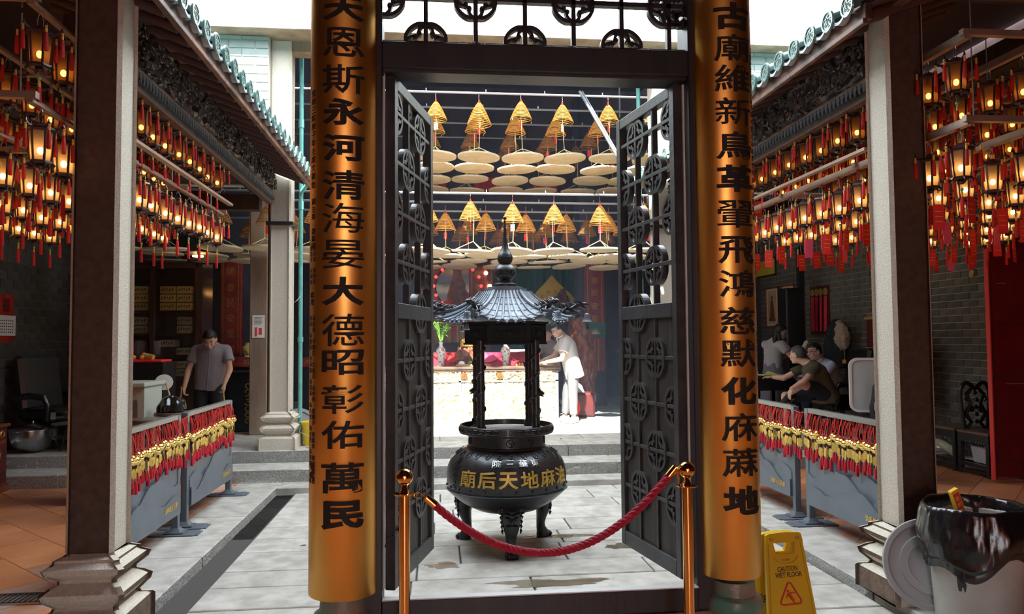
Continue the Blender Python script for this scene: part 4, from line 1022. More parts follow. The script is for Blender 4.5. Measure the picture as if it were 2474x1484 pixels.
for k in range(6):
    a = k*PI/3; b = MB(); M = Matrix.Translation((CX, CY, 1.555)) @ Matrix.Rotation(a, 4, 'Z'); b.M = M; yy = -.273-.004
    b.strip([(-.13,-.055),(.13,-.055),(.13,.055),(-.13,.055)], [(-.122,-.047),(.122,-.047),(.122,.047),(-.122,.047)], .008, (0,yy,0), closed=True)
    for sx in (-1, 1):
        pts = [(sx*(.02+.07*t), yy, .02*math.sin(t*9)) for t in [i/12 for i in range(13)]]; b.tube(pts, [.008-.005*i/12 for i in range(13)], 5)
    b.sph((0, yy, .0), .018, 10, 6, (1,.5,1.2)); b.build('relief_panel', 'iron_matte', IB)
# roof
ZB, ZT = 1.648, 1.868
def rf_(k, u, v, d=0):
    a0, a1 = PI/6+(k-1)*PI/3, PI/6+k*PI/3
    e = (1-v); R_ = .19+(.505-.19)*(e**1.15)+.075*abs(2*u-1)**4*e**2; R_ *= 1.0
    p0 = V(math.sin(a0), -math.cos(a0), 0); p1 = V(math.sin(a1), -math.cos(a1), 0); p = (p0*(1-u)+p1*u)*R_
    z = ZB+(ZT-ZB)*(v**1.35)+.062*abs(2*u-1)**3*(e**2)
    n_ = V(math.sin((a0+a1)/2), -math.cos((a0+a1)/2), 0)
    return V(CX, CY, 0)+p+V(0,0,z)+(n_*.35+V(0,0,.94))*d
for k in range(6):
    b = MB(); b.grid(18, 12, lambda u, v: rf_(k, u, v)); nn = 19*13
    b.grid(18, 12, lambda u, v: rf_(k, u, v)-V(0,0,.016-.004*v))
    b.grid(18, 1, lambda u, v: rf_(k, u, 0)-V(0,0,.016*v)); b.build('roof_slope', 'iron_roof', IB, fix=False)
    srcs = []
    for j in range(1, 8):
        u = j/8; w = .0; b = MB(); 
        pts = [rf_(k, .5+(u-.5)*1.0, v, .004) for v in [i/12*(1 if abs(u-.5) < .3 else 1) for i in range(13)]]
        b.tube(pts, .0095, 7); b.sph(tuple(pts[0]-V(0,0,.004)), .0135, 9, 6, (1,1,1)); b.build('tile_rib', 'iron_roof', IB)
    b = MB()
    for v in (.2, .42, .64, .84):
        pts = [rf_(k, i/18, v, .0015) for i in range(19)]; b.tube(pts, .0035, 4)
    for j in range(8):
        p0 = rf_(k, (j+.5)/8, 0); b.sph(tuple(p0-V(0,0,.016)), .013, 8, 5, (1,1,.8))
    b.build('tile_course', 'iron_roof', IB)
    # hip ridge, dragon, bell
    b = MB(); pts = [rf_(k, 1, v, .008) for v in [i/14 for i in range(15)]]; b.tube(pts, [.015-.003*i/14 for i in range(15)], 8); b.build('hip_ridge', 'iron_roof', IB)
    a = PI/6+k*PI/3; d = V(math.sin(a), -math.cos(a), 0); s_ = V(d.y, -d.x, 0); z_ = V(0,0,1); base = rf_(k, 1, 0, .01); rn = random.Random(k)
    b = MB(); Q = lambda o, l, h: base+d*o+s_*l+z_*h
    body = [Q(-.16,0,-.035), Q(-.13,.01,.005), Q(-.10,-.012,.028), Q(-.07,.012,.022), Q(-.045,-.008,.035), Q(-.02,0,.05), Q(.01,0,.056), Q(.035,0,.048)]
    b.tube(body, [.007,.013,.016,.017,.018,.019,.018,.014], 9)
    b.tube([Q(.01,0,.055), Q(.045,0,.062), Q(.062,0,.056), Q(.066,0,.048)], [.017,.012,.009,.005], 8); b.tube([Q(.005,0,.043), Q(.035,0,.032), Q(.052,0,.030)], [.011,.008,.004], 7)
    for sg in (-1, 1):
        b.tube([Q(-.0,sg*.010,.068), Q(-.03,sg*.018,.085), Q(-.055,sg*.016,.086)], [.006,.004,.002], 5); b.sph(tuple(Q(.022,sg*.012,.066)), .006, 7, 5)
        b.tube([Q(-.06,sg*.012,.02), Q(-.04,sg*.035,.0), Q(-.02,sg*.032,-.012)], [.010,.007,.004], 6); b.tube([Q(-.12,sg*.012,.0), Q(-.105,sg*.032,-.015), Q(-.085,sg*.03,-.02)], [.009,.006,.004], 6)
    for i in range(16):
        t = i/15; p = body[min(int(t*7), 6)]; o_ = Q(-.15+t*.17,rn.uniform(-.018,.018),.03+.03*t); b.tube([o_, o_+z_*.018-d*.02+s_*rn.uniform(-.012,.012), o_+z_*rn.uniform(.02,.035)-d*.045], [.006,.0045,.001], 5)
    b.tube([Q(-.16,0,-.035), Q(-.185,.0,.0), Q(-.175,.0,.035), Q(-.20,.01,.05), Q(-.215,0,.04)], [.009,.009,.008,.005,.001], 6); b.tube([Q(-.175,0,.03), Q(-.16,-.01,.055), Q(-.17,-.01,.07)], [.006,.004,.001], 5)
    b.build('ridge_dragon', 'iron', IB, ang=60)
    b = MB(); h = Q(.055, 0, 0); b.tube([h+z_*.025, h+z_*.005, h-z_*.012], .0022, 5); c = h-z_*.012
    bell = [(.0,0),(.010,-.001),(.016,-.005),(.020,-.014),(.024,-.038),(.030,-.056),(.038,-.066),(.034,-.067),(.022,-.045),(0,-.012)]
    b.lathe(bell, tuple(c), 20, fn=lambda a, z: 1+.07*math.cos(a*7)*max(0, (-z-.045)/.02)); b.lathe([(.025,-.043),(.0265,-.045),(.026,-.048)], tuple(c), 20)
    b.tube([c-z_*.04, c-z_*.085], .0018, 5); c2 = c-z_*.085; b.lathe([(r*.55, z*.75) for r, z in bell], tuple(c2), 14, fn=lambda a, z: 1+.1*math.cos(a*5)*max(0, (-z-.03)/.02)); b.build('corner_bell', 'iron_roof', IB)
b = MB()
for r, z0, z1 in ((.195,1.862,1.880),(.168,1.880,1.898),(.135,1.898,1.912)): b.prism(hexp(r), z1-z0, (CX,CY,(z0+z1)/2), (1,0,0), (0,1,0))
b.build('roof_crown', 'iron_roof', IB, smooth=False)
b = MB(); b.lathe([(.095,1.912),(.098,1.93),(.082,1.935),(.080,1.94),(.046,1.945),(.044,1.962),(.06,1.975),(.080,2.0),(.086,2.025),(.080,2.052),(.062,2.078),(.042,2.090),(.052,2.105),(.060,2.125),(.058,2.150),(.046,2.175),(.031,2.20),(.022,2.245),(.016,2.30),(.010,2.38),(.007,2.43),(.0,2.435)], (CX,CY,0), 40); b.sph((CX,CY,2.448), .015, 14, 9); b.build('gourd_finial', 'iron', IB)
for zc, R_ in ((2.025,.087),(2.128,.061)):
    b = MB()
    for ph in (-.55,-.05,.5):
        q = lambda x, z: (CX+R_*math.sin(ph+x/R_)*math.cos(z/R_*1.0)**.3, CY-R_*math.cos(ph+x/R_)*math.cos(z/R_)**.3, zc+z); s_ = R_/.087
        b.tube([q(.024*s_*math.cos(t*PI/9), .018*s_*math.sin(t*PI/9)) for t in range(18)], .0028, 5, closed=True); b.box(q(0, 0), (.020*s_,.012,.016*s_), rz=-ph)
    b.build('coin_relief', 'ink_black', IB)

# ================================================ LANTERNS
LR = thing('palace_lantern', 'x', 'lantern', (0,0,0))
def hx(r, z, a0=0): return [(r*math.cos(a0+k*PI/3), r*math.sin(a0+k*PI/3), z) for k in range(6)]
b = MB()
for k in range(6):
    a = k*PI/3; c, s = math.cos(a), math.sin(a)
    b.cyl((.060*c,.060*s,.078), (.046*c,.046*s,-.078), .0058, n=5)
    b.tube([(.058*c,.058*s,.088),(.082*c,.082*s,.090),(.098*c,.098*s,.104),(.094*c,.094*s,.118)], [.007,.008,.006,.003], 5)
    b.tube([(.046*c,.046*s,-.078),(.062*c,.062*s,-.094),(.054*c,.054*s,-.106)], [.006,.006,.003], 5)
b.lathe([(.066,.070),(.072,.080),(.066,.090),(.038,.104),(.022,.116),(.0,.118)], (0,0,0), 6); b.lathe([(.0,-.088),(.040,-.090),(.054,-.084),(.054,-.074),(.046,-.072)], (0,0,0), 6); b.lathe([(.016,-.088),(.022,-.10),(.010,-.112),(0,-.114)], (0,0,0), 8)
b.build('frame', 'lantern_frame', LR, smooth=False)
b = MB(); b.v = [V(*p) for p in hx(.052, .070)+hx(.0415, -.072)]; b.f = [(k, (k+1) % 6, 6+(k+1) % 6, 6+k) for k in range(6)]; shade = b.build('shade', 'lantern_shade', LR, smooth=False)
b = MB(); b.sph((0,0,-.022), .015, 10, 7, (1,1,1.25)); b.build('bulb', 'bulb', LR); b = MB(); b.cyl((0,0,.004), (0,0,.07), .009, n=6); b.build('lamp_holder', 'lantern_frame', LR)
b = MB()
for s in (-1, 1): b.tube([(s*.012,0,.114),(s*.014,.004,.15),(s*.006,0,.178)], .0018, 4)
b.tube([(-.007,0,.172),(0,0,.190),(.007,0,.172)], .003, 5); b.build('hanger', 'wire_grey', LR)
def tassel(L, r, bead='bead_yellow', col='tassel_red'):
    a = MB(); a.lathe([(.0,0),(.006,-.003),(.006,-.009),(0,-.012)], (0,0,0), 8); a.lathe([(.0045,-.012),(.006,-.016),(.0058,-.034),(.005,-.036)], (0,0,0), 8)
    c = MB(); c.lathe([(.0052,-.034),(r*.85,-.045),(r,-.07),(r*1.12,-L+.004),(r*.9,-L),(0,-L)], (0,0,0), 9, fn=lambda t, z: 1+.12*math.cos(t*9))
    return [(a, bead), (c, col)]
ts = multi('tassel', tassel(.125, .0085), LR); ts.location = (.098,0,.096)
for k in range(1, 6): inst(ts, LR, (.098*math.cos(k*PI/3), .098*math.sin(k*PI/3), .096))
a = tassel(.150, .0095); g = MB(); g.sph((0,0,.008), .010, 9, 6); g.cyl((0,0,.016), (0,0,.05), .0015, n=4); tb = multi('tassel', a+[(g, 'bead_green')], LR); tb.location = (0,0,-.150)
KC[LR.name] = [(c, kids(c)) for c in kids(LR)]
LU = copy_tree(LR, (0,0,0))
for c in kids(LU):
    if c.name.startswith(('bulb', 'shade')): c.data = c.data.copy(); c.data.materials[0] = MT['bulb_dim' if c.name[0] == 'b' else 'lantern_shade_old']  # upper-tier glass takes the colour darkened for lack of daylight
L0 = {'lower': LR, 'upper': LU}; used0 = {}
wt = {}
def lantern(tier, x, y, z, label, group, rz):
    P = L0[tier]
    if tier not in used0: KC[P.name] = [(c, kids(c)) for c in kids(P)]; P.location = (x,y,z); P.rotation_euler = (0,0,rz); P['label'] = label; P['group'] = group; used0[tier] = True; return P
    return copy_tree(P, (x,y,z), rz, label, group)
rnd = random.Random(21)
RN = ['outer row', 'second row', 'third row', 'fourth row', 'fifth row', 'innermost row']
for side, sx in (('left', -1), ('right', 1)):
    rowsX = [2.42, 2.90, 3.38, 3.86, 4.34, 4.82]
    for tier, z, ys in (('lower', 2.465, 13), ('upper', 2.945, 13)):
        nr = 6 if tier == 'lower' else 4
        for r in range(nr):
            nm = ['row above the courtyard edge', 'second row from the courtyard', 'third row from the courtyard', 'fourth row from the courtyard', 'fifth row from the courtyard', 'innermost row near the side wall'][r]
            for k in range(ys):
                y = .52+k*.247+(.10 if r % 2 else 0)
                if r == 0 and .55 < y < 1.1 and tier == 'upper' and False: continue
                x = sx*(rowsX[r]+rnd.uniform(-.012,.012)); where = ' in front of the stone pillar' if y < .8 else ' behind the stone pillar' if y < 1.3 else ''
                lantern(tier, x, y, z+rnd.uniform(-.008,.008), 'hexagonal red-tasselled lantern, %s %s tier, %s, %s from the near end' % (side, tier, RN[r], ORD[k]), '%s %s tier lanterns, %s%s' % (side, tier, nm, where), rnd.uniform(-.12,.12)+PI/6*0+.26)
                if sx > 0 and tier == 'lower' and r < 5 and (k+r) % 5 != 3 or (sx > 0 and tier == 'upper' and r == 0 and k == 11):
                    pink = (k*3+r*2) % 5 == 1; key = ('pink' if pink else 'red')
                    zt = z-.175+rnd.uniform(-.01,.0)
                    if key not in wt:
                        T = thing('wish_tag', 'x', 'paper tag', (0,0,0)); q = MB(); q.box((0,0,-.085), (.062,.0015,.150)); q.build('paper', 'paper_pink' if pink else 'paper_red', T, smooth=False)
                        q = MB(); q.tube([(0,0,.09),(.002,0,-.01)], .0012, 4); q.build('string', 'string_gold', T)
                        if not pink:
                            q = MB()
                            for i in range(3): q.bb(-.02,.02,-.0018,-.0008,-.05-i*.03,-.053-i*.03)
                            q.build('gold_print', 'bead_yellow', T, smooth=False)
                        wt[key] = T; t = T; T.location = (x+.02,y-.04,zt)
                    else: t = copy_tree(wt[key], (x+.02+rnd.uniform(-.01,.01), y-.04, zt))
                    t.rotation_euler = (rnd.uniform(-.05,.05), rnd.uniform(-.07,.07), rnd.uniform(-.5,.5))
                    t['label'] = '%s paper wish tag, right side %s tier, %s, %s from the near end' % (key, tier, RN[r], ORD[k]); t['group'] = '%s wish tags, %s tier, %s' % (key, tier, nm)
    # aluminium hanging frames
    for tier, z in (('lower', 2.672), ('upper', 3.15)):
        F = thing('lantern_rack', 'aluminium frame carrying the %s tier of lanterns on the %s side' % (tier, side), 'hanging frame', (sx*3.6, 2, z))
        for r, x in enumerate(rowsX[:6 if tier == 'lower' else 4]):
            b = MB(); xx = sx*x; b.bb(xx-.018, xx+.018, .42, 3.66, z-.014, z+.001); b.bb(xx-.018, xx-.014, .42, 3.66, z-.014, z+.030); b.build('rail', 'alu', F, smooth=False)
        b = MB(); xa, xb = sorted((sx*2.38, sx*(4.9 if tier == 'lower' else 3.95))); 
        for y in (.42, 1.5, 2.6, 3.66): b.bb(xa, xb, y-.018, y+.018, z+.001, z+.034)
        b.build('cross_rail', 'alu', F, smooth=False)
        b = MB()
        if tier == 'lower': b.bb(sx*2.30-.02, sx*2.30+.02, 1.2, 3.5, 2.715, 2.735); b.build('upper_strip', 'alu', F, smooth=False)
        b = MB()
        for y in (.5, 1.5, 2.6, 3.6):
            for x in (2.5, 3.4, 4.3):
                if tier == 'upper' and x > 4: continue
                b.cyl((sx*x, y, z), (sx*x, y, z+.45 if tier == 'lower' else z+.5), .004, n=5)
        b.build('suspension_rod', 'wire_grey', F)

# ================================================ INCENSE COILS AND TRAYS
def coil_(label, m, turns=12, R_=.148, H=.24, tagm='paper_red', tl=.095):
    o = thing('incense_coil', label, 'incense coil', (0,0,0)); b = MB(); pts = []; n = turns*26
    for i in range(n+1): t = i/n; a = t*turns*2*PI; r = .018+(R_-.018)*t**.85; pts.append((r*math.cos(a), r*math.sin(a), -H*t**1.12))
    pts.append((R_*1.02, 0, -H-.03)); b.tube(pts, .0062, 5); b.build('spiral', m, o, fix=False)
    b = MB()
    for k in range(3): a = k*2.1; b.tube([(0,0,.045),(.012*math.cos(a),.012*math.sin(a),.02),(.03*math.cos(a),.03*math.sin(a),-.012)], .0035, 5)
    b.sph((0,0,.045), .009, 7, 5); b.build('red_cord', 'cord_red', o)
    b = MB(); b.tube([(0,0,.045),(.008,0,.06),(-.006,0,.07),(.007,0,.082),(0,0,.10),(0,0,.125)], .003, 5); b.build('hook', 'wire_grey', o)
    b = MB(); b.tube([(0,0,0),(0,0,-H-.03)], .0022, 4); b.build('inner_string', 'string_gold', o)
    if tagm:
        b = MB(); b.box((0,0,-H-.03-tl/2), (.058,.0015,tl), rz=.2); b.build('paper_tag', tagm, o, smooth=False)
        b = MB()
        for i in range(3): b.box((0,-.0014,-H-.045-i*.02), (.050,.001,.003), rz=.2)
        b.build('tag_print', 'cord_red' if tagm != 'paper_red' else 'paper_pink', o, smooth=False)
    return o
protoC = {'lit': coil_('x', 'coil'), 'white': coil_('x', 'coil', tagm='paper_white'), 'long': coil_('x', 'coil', turns=13, R_=.165, H=.30), 'dark': coil_('x', 'coil_dark')}
TRy = thing('catch_tray', 'x', 'tray', (0,0,0)); b = MB(); b.lathe([(0,-.008),(.268,-.008),(.281,-.004),(.283,.018),(.275,.018),(.271,.0),(0,0)], (0,0,0), 40); b.build('disc', 'tray', TRy)
b = MB()
for k in range(3): a = k*2*PI/3+.4; b.tube([(.27*math.cos(a), .27*math.sin(a), .01), (0,0,.135)], .0045, 5)
b.tube([(0,0,.13), (0,0,.52)], .0045, 5); b.build('bridle', 'string_gold', TRy)
usedT = [False]; usedC = {}
def place(kind, loc, rz, lab, grp):
    p = protoC[kind]
    if kind not in usedC: usedC[kind] = 1; KC[p.name] = [(c, kids(c)) for c in kids(p)]; p.location = loc; p.rotation_euler = (0,0,rz); o = p
    else: o = copy_tree(p, loc, rz)
    o['label'] = lab; o['group'] = grp
def tray(loc, rot, lab, grp):
    if not usedT[0]: usedT[0] = True; KC[TRy.name] = [(c, kids(c)) for c in kids(TRy)]; TRy.location = loc; TRy.rotation_euler = rot; o = TRy
    else: o = copy_tree(TRy, loc, rot=rot)
    o['label'] = lab; o['group'] = grp
rnd = random.Random(4)
RW = {0: ('front', 6.55), 1: ('second', 7.2), 2: ('third', 7.95), 3: ('rear', 8.75)}
XA = [-4.35,-3.75,-3.15,-2.55,-1.95,-1.35,-.5,.10,.68,1.25,1.90,2.5]
def zone(x): return 'over the altar' if -1 < x < 2.2 else 'over the left aisle' if x < -1 else 'behind the right door leaf'
for r in range(4):
    rn_, y = RW[r]
    for i, x in enumerate(XA):
        xx = x+rnd.uniform(-.03,.03)-.012*r
        if x < -1 and r == 3: continue
        if x > -1:
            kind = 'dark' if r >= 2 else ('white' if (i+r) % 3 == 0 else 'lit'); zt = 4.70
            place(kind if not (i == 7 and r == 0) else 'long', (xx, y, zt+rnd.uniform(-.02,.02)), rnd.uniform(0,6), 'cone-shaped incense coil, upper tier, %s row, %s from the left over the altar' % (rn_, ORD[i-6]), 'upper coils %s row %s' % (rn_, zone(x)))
            tray((xx+rnd.uniform(-.02,.02), y-.05, 3.94+rnd.uniform(-.012,.012)), (rnd.uniform(-.05,.03), rnd.uniform(-.05,.05), rnd.uniform(0,6)), 'round pale catch tray, upper tier, %s row, %s from the left over the altar' % (rn_, ORD[i-6]), 'upper trays %s row %s' % (rn_, zone(x)))
        elif r < 3:
            place('dark', (xx, y, 4.45), rnd.uniform(0,6), 'dark incense coil high over the left aisle, %s row, %s from the left' % (rn_, ORD[i]), 'high left coils %s row' % rn_)
        xl = xx-.12+(.27 if r == 1 else .08 if r == 2 else 0); zl = 3.34 if r != 1 else 3.30
        if x < -1: zl -= .05
        dk = x < -2.4 or r >= 2  # coils out of the sun take the shaded colour
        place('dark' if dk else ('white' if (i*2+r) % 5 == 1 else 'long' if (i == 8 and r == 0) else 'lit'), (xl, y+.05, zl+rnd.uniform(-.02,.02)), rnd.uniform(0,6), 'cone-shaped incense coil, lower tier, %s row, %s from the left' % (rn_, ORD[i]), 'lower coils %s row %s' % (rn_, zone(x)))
        tray((xl+rnd.uniform(-.03,.03), y, 2.70+rnd.uniform(-.015,.015)), (rnd.uniform(-.06,.03), rnd.uniform(-.07,.07), rnd.uniform(0,6)), 'round pale catch tray, lower tier, %s row, %s from the left' % (rn_, ORD[i]), 'lower trays %s row %s' % (rn_, zone(x)))
    PF = thing('coil_rack', 'grey metal pipes carrying the %s row of incense coils' % rn_, 'pipe rack', (0, y, 3.5))
    for z in (3.47, 4.83):
        b = MB(); b.cyl((-5.4, y, z), (5.6, y, z), .016, n=8); b.build('pipe', 'pipe_grey', PF)
        b = MB()
        for k in range(12): b.cyl((-4.6+k*.8, y, z), (-4.6+k*.8, y, z+(.05)), .008, n=6)
        b.build('clip', 'wire_grey', PF)
    b = MB()
    for x in (-5.0, -2.6, 2.6, 5.2): b.cyl((x, y, 3.47), (x, y, 4.97 if y < 8 else 6.24), .012, n=6)
    b.build('upright', 'wire_grey', PF)
b = MB()
for k in range(9): b.bb(-5.6, 5.8, 6.5+k*.45, 6.56+k*.45, 5.40+.231*k, 5.47+.231*k)
struct('roof_beam', b, 'roof_dark', label='thin pale battens crossing the dark roof of the rear hall', cat='beam', smooth=False)

# ================================================ BARRIERS AND BELL CHARMS
def barrier(sx, y0, y1, lab, X=2.52):
    x = sx*X; o = thing('mountain_barrier', lab, 'barrier', (x, (y0+y1)/2, 0)); f = -sx  # f: side facing the courtyard
    for y in (y0+.025, y1-.025):
        b = MB(); b.bb(x-.025, x+.025, y-.025, y+.025, .05, .93, .003); b.build('post', 'barrier_grey', o, smooth=False)
        b = MB(); b.bb(x-.16, x+.19*1 if sx > 0 else x+.16, y-.085, y+.085, .0, .012, .004); b.bb(x-.19, x+.19, y-.07, y+.07, .0, .010, .003); b.bb(x-.075, x+.075, y-.06, y+.06, .012, .026, .003); b.convex([(x+a*.05, y+c*.05, .026) for a, c in ((-1,-1),(1,-1),(1,1),(-1,1))]+[(x+a*.028, y+c*.028, .055) for a, c in ((-1,-1),(1,-1),(1,1),(-1,1))], [(0,1,2,3),(4,5,6,7),(0,1,5,4),(1,2,6,5),(2,3,7,6),(3,0,4,7)])
        b.build('base_plate', 'barrier_grey', o, smooth=False)
    b = MB(); b.bb(x-.022, x+.022, y0+.05, y1-.05, .895, .935, .003); b.build('top_rail', 'barrier_rim', o, smooth=False)
    b = MB(); b.bb(x-.015, x+.015, y0+.05, y1-.05, .155, .185, .002); b.build('bottom_rail', 'barrier_grey', o, smooth=False)
    L = y1-y0-.10; rn = random.Random(int(y0*100)+sx+9)
    def ridge(ph, base, amp): return lambda t: base+amp*(math.sin(t*2*PI*1.0+ph)*.5+math.sin(t*2*PI*2.1+ph*1.7)*.35+abs(math.sin(t*2*PI*1.5+ph))*.35)
    for k, (base, amp, ph) in enumerate([(.62,.05,.3),(.50,.10,1.4),(.40,.11,3.6),(.31,.09,5.1)]):
        fn = ridge(ph+rn.uniform(-.2,.2), base, amp); P = [(0, .17)]+[(L*i/40, fn(i/40)) for i in range(41)]+[(L, .17)]
        b = MB(); th = .006+k*.0; b.prism(P, .008, (x+f*(.0+.014*k), y0+.05, 0), (0,1,0), (0,0,1)); b.build('mountain_plate', 'barrier_grey', o, smooth=False)
    src = None
    for i in range(1, int(L/.10)):
        y = y0+.05+i*.10
        if src is None: b = MB(); b.bb(x-.006, x+.006, -.006, .006, .60, .90); src = b.build('upright_bar', 'black_paint', o, smooth=False); src.location.y = y
        else: inst(src, o, (src.location.x, y, src.location.z))
    b = MB(); t0 = (y0+.09 if sx > 0 else y1-.09-.5)
    glyph_to(b, '油麻地天后廟', .27, .048, lambda a, c, q: (x+f*(.050+q*.02), (y0+.27 if sx > 0 else y1-.27)-a*(-1 if sx < 0 else 1), .255+c), ex=.02, off=.012, res=2)
    b.build('gold_lettering', 'gold_plate', o, smooth=False)
    return o
barrier(-1, 1.46, 2.86, 'slate grey barrier with mountain relief, partly behind the left stone pillar')
barrier(-1, 3.02, 4.36, 'slate grey barrier with mountain relief, nearer the rear steps on the left')
barrier(1, 1.22, 2.50, 'slate grey barrier with mountain relief, beside the right stone pillar')
barrier(1, 2.68, 4.00, 'slate grey barrier with mountain relief, partly behind the right brass board')
CH = thing('bell_charm', 'x', 'charm', (0,0,0))
b = MB()
for k, (dx, dy) in enumerate([(0,-.016),(0,.016),(0,.004)]): b.tube([(0, dy, .0), (.016, dy*.6, -.05), (.022, dy*.1, -.105)], .0018, 4)
for k in range(4): b.tube([(.022+.010*math.cos(k*1.6), .010*math.sin(k*1.6), -.105), (.022+.022*math.cos(k*1.6), .022*math.sin(k*1.6), -.118), (.022+.004*math.cos(k), .004, -.13)], .0020, 4)
b.build('cord', 'cord_red', CH)
b = MB(); b.sph((.022,0,-.150), .0275, 12, 8); b.build('bell', 'gold_bell', CH)
b = MB(); b.lathe([(.0276,-.002),(.0292,0),(.0276,.002)], (.022,0,-.150), 14); b.build('bell_seam', 'gold_plate', CH)
b = MB(); b.sph((.022,0,-.180), .008, 7, 5); b.sph((.022,.004,-.192), .006, 6, 4); b.build('bead', 'bead_brown', CH)
b = MB(); b.prism([(-.010,-.032),(.010,-.032),(.020,-.018),(.020,.018),(.010,.032),(-.010,.032),(-.020,.018),(-.020,-.018)], .003, (.022,0,-.228), (0,1,0), (0,0,1)); b.build('plaque', 'gold_plate', CH, smooth=False)
a = MB(); a.lathe([(.003,0),(.003,-.012),(0,-.012)], (0,0,0), 6); c = MB(); c.lathe([(.004,-.012),(.0085,-.020),(.010,-.05),(.0105,-.088),(0,-.088)], (0,0,0), 8, fn=lambda t, z: 1+.12*math.cos(t*8))
t_ = multi('tassel', [(a, 'bead_yellow'), (c, 'tassel_deep')], CH); t_.location = (.022,0,-.262)
KC[CH.name] = [(c, kids(c)) for c in kids(CH)]; first = True; rnd = random.Random(8)
for sx, ya, yb in ((-1, 1.48, 2.84), (-1, 3.04, 4.34), (1, 1.24, 2.48), (1, 2.70, 3.98), (-1, 2.87, 3.01), (1, 2.52, 2.66)):
    side = 'left' if sx < 0 else 'right'; bb_ = ('gap' if yb-ya < .3 else ('near' if ya < 2 else 'far'))
    n = int((yb-ya)/.0345); 
    for i in range(n):
        y = ya+(i+.5)*(yb-ya)/n; sxx = sx*2.52-sx*.024; loc = (sxx, y+rnd.uniform(-.008,.008), .905-rnd.uniform(0,.03))
        rz = (0 if sx < 0 else PI)+rnd.uniform(-.55,.55)
        lab = 'gilt bell charm with red cord and tassel on the %s %s' % (side, {'gap': 'string between the two barriers', 'near': 'barrier nearest the stone pillar', 'far': 'barrier nearer the rear steps'}[bb_])
        if first: CH.location = loc; CH.rotation_euler = (0,0,rz); o = CH; first = False
        else: o = copy_tree(CH, loc, rz)
        s = rnd.uniform(.9,1.12); o.scale = (s,s,s); o['label'] = 'gilt bell charm, %s from the near end, on the %s %s' % (ORD[i], side, {'gap': 'string between the barriers', 'near': 'barrier nearest the pillar', 'far': 'barrier nearer the steps'}[bb_]); o['group'] = lab.replace('gilt bell charm with red cord and tassel', 'bell charms')
for sx, y0, y1 in ((-1, 2.86, 3.02), (1, 2.50, 2.68)):
    b = MB(); b.tube([(sx*2.50, y0-.01, .90), (sx*2.50, (y0+y1)/2, .885), (sx*2.50, y1+.01, .90)], .004, 6); tag(b.build('cross_string', 'cord_red', org=(sx*2.5, (y0+y1)/2, .9)), 'red string tied between the two barriers on the %s' % ('left' if sx < 0 else 'right'), 'string')

# ================================================ PEOPLE
def blob(name, mb, m, parent, vox=.011, it=3, disp=0, ds=7, seed=0):
    me = bpy.data.meshes.new('tmp'); me.from_pydata([tuple(p) for p in mb.v], [], mb.f)
    o = bpy.data.objects.new('tmp', me); COL.objects.link(o)
    r = o.modifiers.new('r', 'REMESH'); r.mode = 'VOXEL'; r.voxel_size = vox; r.use_smooth_shade = True
    s = o.modifiers.new('s', 'SMOOTH'); s.factor = .5; s.iterations = it
    dg = bpy.context.evaluated_depsgraph_get(); dg.update(); e = o.evaluated_get(dg).to_mesh()
    b = MB(); b.v = [v.co.copy() for v in e.vertices]; b.f = [tuple(p.vertices) for p in e.polygons]; nn = [v.normal.copy() for v in e.vertices]
    if disp:
        for i, p in enumerate(b.v):
            q = Vector((p.x*ds, p.y*ds, p.z*ds*.45+seed)); b.v[i] = p+nn[i]*disp*(noise.noise(q)+.5*noise.noise(q*2.3))
    o.evaluated_get(dg).to_mesh_clear(); bpy.data.objects.remove(o); bpy.data.meshes.remove(me)
    return b.build(name, m, parent, fix=False, ang=180)
def capsule(b, p0, p1, r0, r1): b.cyl(p0, p1, r0, r1, n=14); b.sph(p0, r0, 12, 8); b.sph(p1, r1, 12, 8)
def hand(b, w, d, up, s=1, curl=.5, side=1):
    """w wrist, d pointing direction, up back-of-hand direction"""
    d = V(*d).normalized(); up = V(*up); up = (up-d*up.dot(d)).normalized(); x = d.cross(up)*side; w = V(*w)
    Mx = Matrix((x, d, up)).transposed()
    b.sph(tuple(w+d*.045*s), 1, 12, 8, (.040*s, .052*s, .016*s), M=Mx)
    for k, (o_, L) in enumerate([(-.028,.058),(-.010,.072),(.009,.068),(.027,.052)]):
        p = w+d*.085*s+x*o_*s; q = p+(d*math.cos(curl*.5)-up*math.sin(curl*.5))*L*.45*s; r = q+(d*math.cos(curl)-up*math.sin(curl))*L*.32*s; t = r+(d*math.cos(curl*1.6)-up*math.sin(curl*1.6))*L*.25*s
        b.tube([p-d*.02*s, p, q, r, t], [.0095*s,.0095*s,.0088*s,.008*s,.0065*s], 8)
    p = w+d*.03*s-x*.030*s; b.tube([p, p-x*.022*s+d*.018*s-up*.006*s, p-x*.030*s+d*.045*s-up*.012*s, p-x*.026*s+d*.064*s-up*.016*s], [.013*s,.012*s,.010*s,.008*s], 8)
